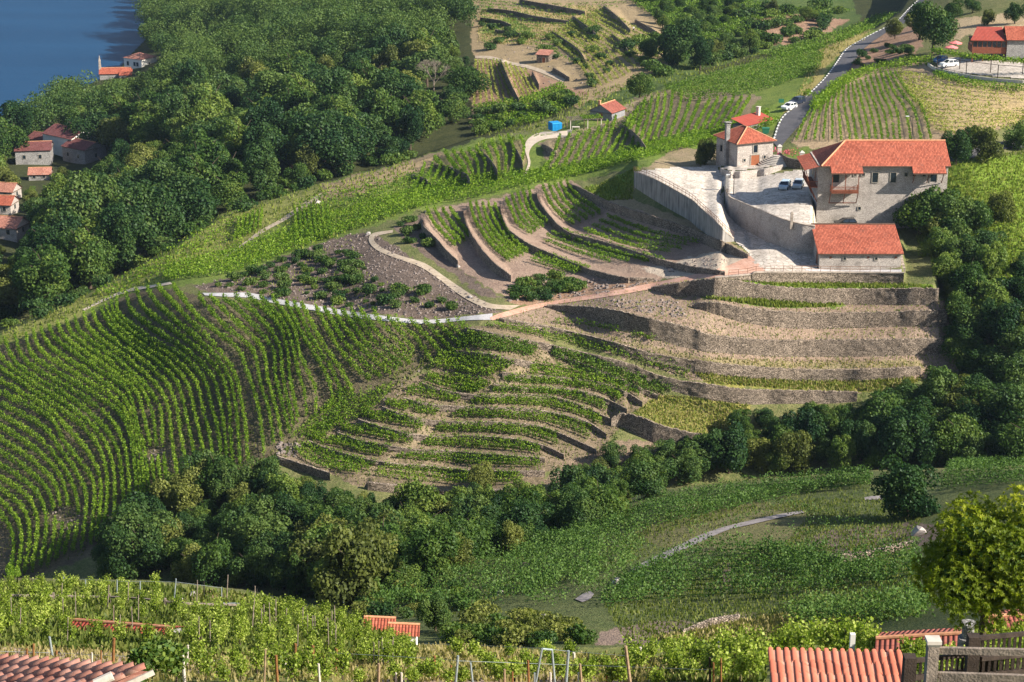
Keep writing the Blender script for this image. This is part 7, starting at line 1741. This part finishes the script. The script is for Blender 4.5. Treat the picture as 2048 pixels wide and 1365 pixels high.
def shed(name, label, runs, parent_loc, mat):
    pass
# coral roof, bottom right
D1 = 57.0
A0 = Vector(P(1541, 1299, D1)); B0 = Vector(P(1797, 1304, D1 - .6))
eav = B0 - A0; n = 17
E = empty('tiled_shed', Vector((A0.x, A0.y, A0.z - 2.5))); tag(E, 'shed with a coral half round tile roof at the bottom right', 'shed')
ax = Vector((.02, -.86, -.50)).normalized(); up_ = Vector((0, .50, .86)).normalized()
V = []; Fs = []
for i in range(n):
    a = A0 + eav * (i / (n - 1)); axx = (ax + Vector((.055 * i / n, 0, 0))).normalized()
    v, f = tile_run(a - E.location, axx, up_, 4.2, eav.length / (n - 1) * .36, .42, i, .012)
    b = len(V); V += v; Fs += [tuple(x + b for x in q) for q in f]
o = mesh_np('roof_tiles', np.array([list(x) for x in V]), np.array(Fs), M['tile_coral'], E, smooth=True)
L4 = 4.2
pr0, pr1 = A0 - E.location, B0 - E.location
m = MB(); dz_ = -up_ * .02
m.face([pr0 + ax * L4 + dz_ - Vector((.1, 0, 0)), pr1 + ax * L4 + dz_ + Vector((.35, 0, 0)), pr1 + dz_ + Vector((.1, 0, 0)), pr0 + dz_ - Vector((.1, 0, 0))]); m.build('roof_deck', M['tile_old'], E)
m = MB(); c0, c1 = pr0 + Vector((0, -.1, -.25)), pr1 + Vector((0, -.1, -.25)); c2, c3 = pr1 + ax * (L4 - .4) + Vector((0, 0, -.25)), pr0 + ax * (L4 - .4) + Vector((0, 0, -.25))
dn = Vector((0, 0, -3.5))
for a, b in ((c0, c3), (c3, c2), (c2, c1), (c1, c0)): m.face([a + dn, b + dn, b, a])
m.build('wall', M['greystone'], E)
# old roof, bottom left
R0, R1 = Vector(P(-40, 1309, 43.4)), Vector(P(291, 1333, 40.6))
E = empty('tiled_shed', R0.lerp(R1, .5) - Vector((0, 0, 2.2))); tag(E, 'old shed with a sagging pinkish barrel tile roof at the bottom left corner', 'shed')
ax = Vector((-.90, -.26, -.34)).normalized(); bb = (R1 - R0); nrm_ = ax.cross(bb).normalized()
if nrm_.z < 0: nrm_ = -nrm_
V = []; Fs = []; n = 17
for i in range(n):
    a = R0 + bb * (i / (n - 1))
    per = (bb / (n - 1)); per = (per - ax * per.dot(ax)).length
    v, f = tile_run(a - E.location, ax, nrm_, 6.5, per * .44, .40, 40 + i, .03)
    b = len(V); V += v; Fs += [tuple(x + b for x in q) for q in f]
mesh_np('roof_tiles', np.array([list(x) for x in V]), np.array(Fs), M['tile_old'], E, smooth=True)
m = MB(); r0, r1 = R0 - E.location - nrm_ * .03, R1 - E.location - nrm_ * .03
m.face([r0 + ax * 6.5, r1 + ax * 6.5, r1, r0]); m.face([r0 + ax * 6.5 - nrm_ * .12, r0 - nrm_ * .12, r1 - nrm_ * .12, r1 + ax * 6.5 - nrm_ * .12]); m.build('roof_deck', M['tile_old'], E)
m = MB(); s_ = r1 + Vector((.12, -.05, 0)); m.bar(s_ + ax * 6.5 - nrm_ * .12, s_ + ax * -.02 - nrm_ * .12, .05, .12); m.build('verge_board', M['palepost'], E)
m = MB()
q0, q1, q2, q3 = r0 - nrm_ * .15, r1 - nrm_ * .15 + ax * .2, r1 - nrm_ * .15 + ax * 6.2, r0 - nrm_ * .15 + ax * 6.2
for a, b in ((q1, q2), (q2, q3), (q3, q0), (q0, q1)): m.face([a + Vector((0, 0, -4)), b + Vector((0, 0, -4)), b, a])
m.build('wall', M['grey'], E)
m = MB(); s_ = Vector(P(225, 1352, 39.5)) - E.location; m.tube(s_, s_ + ax * .42, .11, .11, 10); m.build('loose_tile', M['palepost'], E)
# ridge tiled roof behind, with white chimney
def px_roof(name, label, ridge, D_r, slope_n, slope_f, pitch, mat, wallmat='greystone', rm='ridge'):
    a, b = Vector(P(*ridge[0], D_r[0])), Vector(P(*ridge[1], D_r[1])); E = empty(name, a.lerp(b, .5) - Vector((0, 0, 2.6))); tag(E, label, 'shed')
    e = (b - a).normalized(); side = Vector((e.y, -e.x, 0)).normalized()
    if side.y > 0: side = -side
    a -= E.location; b -= E.location
    dn = side * math.cos(pitch) * slope_n - Vector((0, 0, math.sin(pitch) * slope_n)); df = -side * math.cos(pitch) * slope_f - Vector((0, 0, math.sin(pitch) * slope_f))
    rf = MB(); slope_uv(rf, a + dn, b + dn, b, a); slope_uv(rf, b + df, a + df, a, b); q = rf.build('roof', M[mat], E)
    rd = MB(); rd.tube(a + Vector((0, 0, .03)), b + Vector((0, 0, .03)), .11, n=8); rd.build('ridge_tiles', M[rm], q)
    wl = MB(); dn2, df2 = dn * .88 - Vector((0, 0, .12)), df * .88 - Vector((0, 0, .12)); z = Vector((0, 0, -3.0)); ins = e * .25; lo = Vector((0, 0, -.15))
    for p_, q_ in ((a + dn2 + ins, b + dn2 - ins), (b + df2 - ins, a + df2 + ins)): wl.face([p_ + z, q_ + z, q_, p_])
    for r_, s1, s2 in ((a + ins, dn2, df2), (b - ins, dn2, df2)): wl.face([r_ + s1 + z, r_ + s2 + z, r_ + s2, r_ + lo, r_ + s1])
    wl.build('wall', M[wallmat], E)
    return E, a, b
E, a, b = px_roof('ridge_roof_shed', 'shed with red tiles and a bright orange ridge behind the coral roof', ((1752, 1278), (1922, 1268)), (84, 83), 2.6, 3.2, R(20), 'roof_old')
m = MB(); c = Vector(P(1706, 1262, 86)) - E.location; m.box(c.x - .12, c.x + .12, c.y - .12, c.y + .12, c.z - 1.5, c.z - .15); m.build('chimney', M['plaster'], E)
m = MB(); g = Vector(P(1934, 1290, 78)); m.tube(g - Vector((0, 0, 2)), g + Vector((0, 0, .35)), .42, .42, 14); m.tube(g + Vector((0, 0, .35)), g + Vector((0, 0, .95)), .26, .26, 14); m.tube(g + Vector((0, 0, .95)), g + Vector((0, 0, 1.05)), .36, .36, 14)
tag(m.build('flue', M['greystone'], None), 'round stone flue with a flat pale lid beside the red ridge roof', 'chimney')
px_roof('grey_shed', 'grey walled shed with worn red tiles partly hidden under the chestnut tree', ((1975, 1234), (2090, 1228)), (92, 92), 2.4, 2.2, R(18), 'roof_old', 'grey')
px_roof('sunk_shed', 'long coral roofed shed sunk among the vines at the lower left', ((128, 1239), (345, 1256)), (121, 117), 1.5, 1.5, R(20), 'roof_sheet')
px_roof('small_tiled_shed', 'little shed with a coral tile roof, upper of the two at the crest', ((728, 1234), (792, 1237)), (139, 139), 1.6, 1.6, R(22), 'roof', 'plaster')
px_roof('small_tiled_shed', 'little shed with a coral tile roof, lower of the two at the crest', ((776, 1247), (840, 1250)), (136, 136), 1.2, 1.2, R(22), 'roof', 'plaster')
# ------------------------------------------------------------------ wooden fences at the bottom right
DF = 22.0
def fp(px, py, d): return Vector(P(px, py, d))
E = empty('wooden_fence', fp(1866, 1400, DF)); tag(E, 'weathered wooden fence with a square capped post in the bottom right corner', 'fence'); o_ = E.location.copy()
t = fp(1866, 1290, DF) - o_; m = MB(); w = .068; m.box(t.x - w, t.x + w, t.y - w, t.y + w, -1.2, t.z); m.build('post', M['greywood'], E)
m = MB(); m.hexa([(t.x - w, t.y - w, t.z), (t.x + w, t.y - w, t.z), (t.x + w, t.y + w, t.z), (t.x - w, t.y + w, t.z)], [(t.x - w * 1.3, t.y - w * 1.3, t.z + .04), (t.x + w * 1.3, t.y - w * 1.3, t.z + .04), (t.x + w * 1.3, t.y + w * 1.3, t.z + .04), (t.x - w * 1.3, t.y + w * 1.3, t.z + .04)])
m.box(t.x - w * 1.3, t.x + w * 1.3, t.y - w * 1.3, t.y + w * 1.3, t.z + .04, t.z + .085); m.build('post_cap', M['palepost'], E)
a, b = fp(1876, 1301, DF) - o_, fp(2140, 1307, DF - .3) - o_; m = MB(); m.bar(a, b, .05, .085); m.build('rail', M['greywood'], E)
a, b = fp(1876, 1357, DF) - o_, fp(2140, 1366, DF - .3) - o_; m = MB(); m.bar(a, b, .05, .17); m.build('board', M['greywood'], E)
DF2 = 30.0
def dark_fence(p0, p1, hpx, n, label, posts):
    E = empty('picket_fence', fp(*p0, DF2) - Vector((0, 0, 1))); tag(E, label, 'fence'); o_ = E.location.copy()
    a, b = fp(*p0, DF2) - o_, fp(*p1, DF2 + .8) - o_; hh = hpx * mpp(1300, DF2)
    m = MB(); m.bar(a, b, .06, .07); m.build('rail', M['darkwood'], E)
    dn = Vector((0, 0, -hh * .62)); m = MB(); m.bar(a + dn, b + dn, .06, .09); m.build('rail', M['darkwood'], E)
    for i in range(n):
        q = a.lerp(b, (i + .5) / n); m = MB(); m.box(q.x - .022, q.x + .022, q.y - .015, q.y + .02, q.z - hh * 1.2, q.z + .01); m.build('picket', M['darkwood'], E)
    for px, py in posts:
        q = fp(px, py, DF2) - o_; m = MB(); m.box(q.x - .1, q.x + .1, q.y - .1, q.y + .1, q.z - 1.4, q.z); m.build('post', M['darkwood'], E)
dark_fence((1826, 1322), (1952, 1307), 62, 12, 'dark picket fence, lower section seen behind the weathered rail', [(1820, 1312)])
dark_fence((1950, 1277), (2110, 1262), 75, 15, 'dark picket fence, higher section rising to the right edge', [(1948, 1271)])
dark_fence((1962, 1318), (2110, 1305), 60, 13, 'dark picket fence, section below the higher one at the right edge', [])
# ------------------------------------------------------------------ the bright chestnut
def chestnut(loc, R_, Hc, label):
    E = empty('chestnut_tree', loc); tag(E, label, 'tree')
    trunk_mb(Hc + R_ * .6, .16, 77, R_).build('trunk', M['bark'], E)
    p, d, sh = crown_pts(5600, 61, 30, .95, (.24, .38), .8)
    k_ = np.arange(len(p)) % 5 == 0; p[k_, 2] = -np.abs(p[k_, 2]) * .8 - .12
    c = p * np.array([R_ * 1.08, R_ * 1.0, R_ * 1.02]) + [0, 0, Hc]
    r_ = np.random.default_rng(3); V = []; S = []
    for i in range(len(c)):
        ax_ = d[i] * .9 + r_.normal(0, .35, 3) + [0, 0, .25]; ax_ /= np.linalg.norm(ax_)
        u = np.cross(ax_, r_.normal(size=3)); u /= np.linalg.norm(u); w = np.cross(ax_, u); s0 = sh[i] * .5 + r_.random() * .3
        k = 9
        for j in range(k):
            t = 2 * PI * j / k + r_.random() * .5; o_ = (u * math.cos(t) + w * math.sin(t)); dir_ = o_ * r_.uniform(.6, 1.1) + ax_ * r_.uniform(.1, .9); dir_ /= np.linalg.norm(dir_)
            L = r_.uniform(.14, .24); q = np.cross(dir_, ax_ + o_ * .01); q /= np.linalg.norm(q) + 1e-9; ww = .03
            m1 = c[i] + dir_ * L * .45; V += [c[i], m1 - q * ww, c[i] + dir_ * L - np.array([0, 0, .03]), m1 + q * ww]; S.append(min(1, s0 + r_.random() * .25))
    v = np.array(V); f = np.arange(len(v)).reshape(-1, 4)
    mesh_np('crown', v, f, M['tree_bright'], E, attrs={'shade': ('FACE', 'FLOAT', np.array(S))})
    # inner foliage in a darker green, painting the shade inside the crown
    p2, d2, s2 = crown_pts(7000, 61, 30, .95, (.24, .38), .35)
    leafobj('inner_foliage', p2 * np.array([R_, R_ * .9, R_ * .95]) * .9 + [0, 0, Hc], .15, M['tree_mid'], E)
Dc = 74.0
cc_ = Vector(P(1974, 1124, Dc))
gz_ = P(1968, 1262, Dc)[2]
chestnut(Vector((cc_.x, Dc, gz_ - .5)), 3.2, cc_.z - gz_ + .5, 'big bright yellow green chestnut tree at the right edge')
# leafy clump with long leaves beside the old roof
p, d, sh = crown_pts(900, 9, 8, .8, (.3, .5), .5); c_ = G1(305, 1335)
leafobj('leafy_shrub', p * [1.5, 1.0, 1.0] + np.array(P(300, 1325, 60)), .2, M['tree_mid']); tag(bpy.context.scene.objects['leafy_shrub'], 'dark long leafed shrub beside the corner of the old tiled roof', 'shrub')
# flowers on the garden wall
g = np.array(G1(1572, 326)); c = rng.normal(size=(160, 3)) * [1.3, .5, .35] + g + [0, 0, 2.2]
tag(leafobj('flowers', c, .22, M['flower']), 'pink flowers on the garden wall above the curved steps', 'flowers')
# ------------------------------------------------------------------ the air between here and the lake
hz_ = MB(); hz_.box(-900, 900, -30, 1700, -162, 12)
hm = bpy.data.materials.new('haze'); hm.use_nodes = True; t = hm.node_tree; t.nodes.clear()
ho = t.nodes.new('ShaderNodeOutputMaterial'); hv = t.nodes.new('ShaderNodeVolumePrincipled')
hv.inputs['Color'].default_value = (0.55, 0.72, 1.0, 1); hv.inputs['Density'].default_value = 0.00004; hv.inputs['Anisotropy'].default_value = 0.2
t.links.new(hv.outputs[0], ho.inputs['Volume'])
tag(hz_.build('haze', hm), 'thin blue summer haze over the valley', 'haze', kind='stuff')
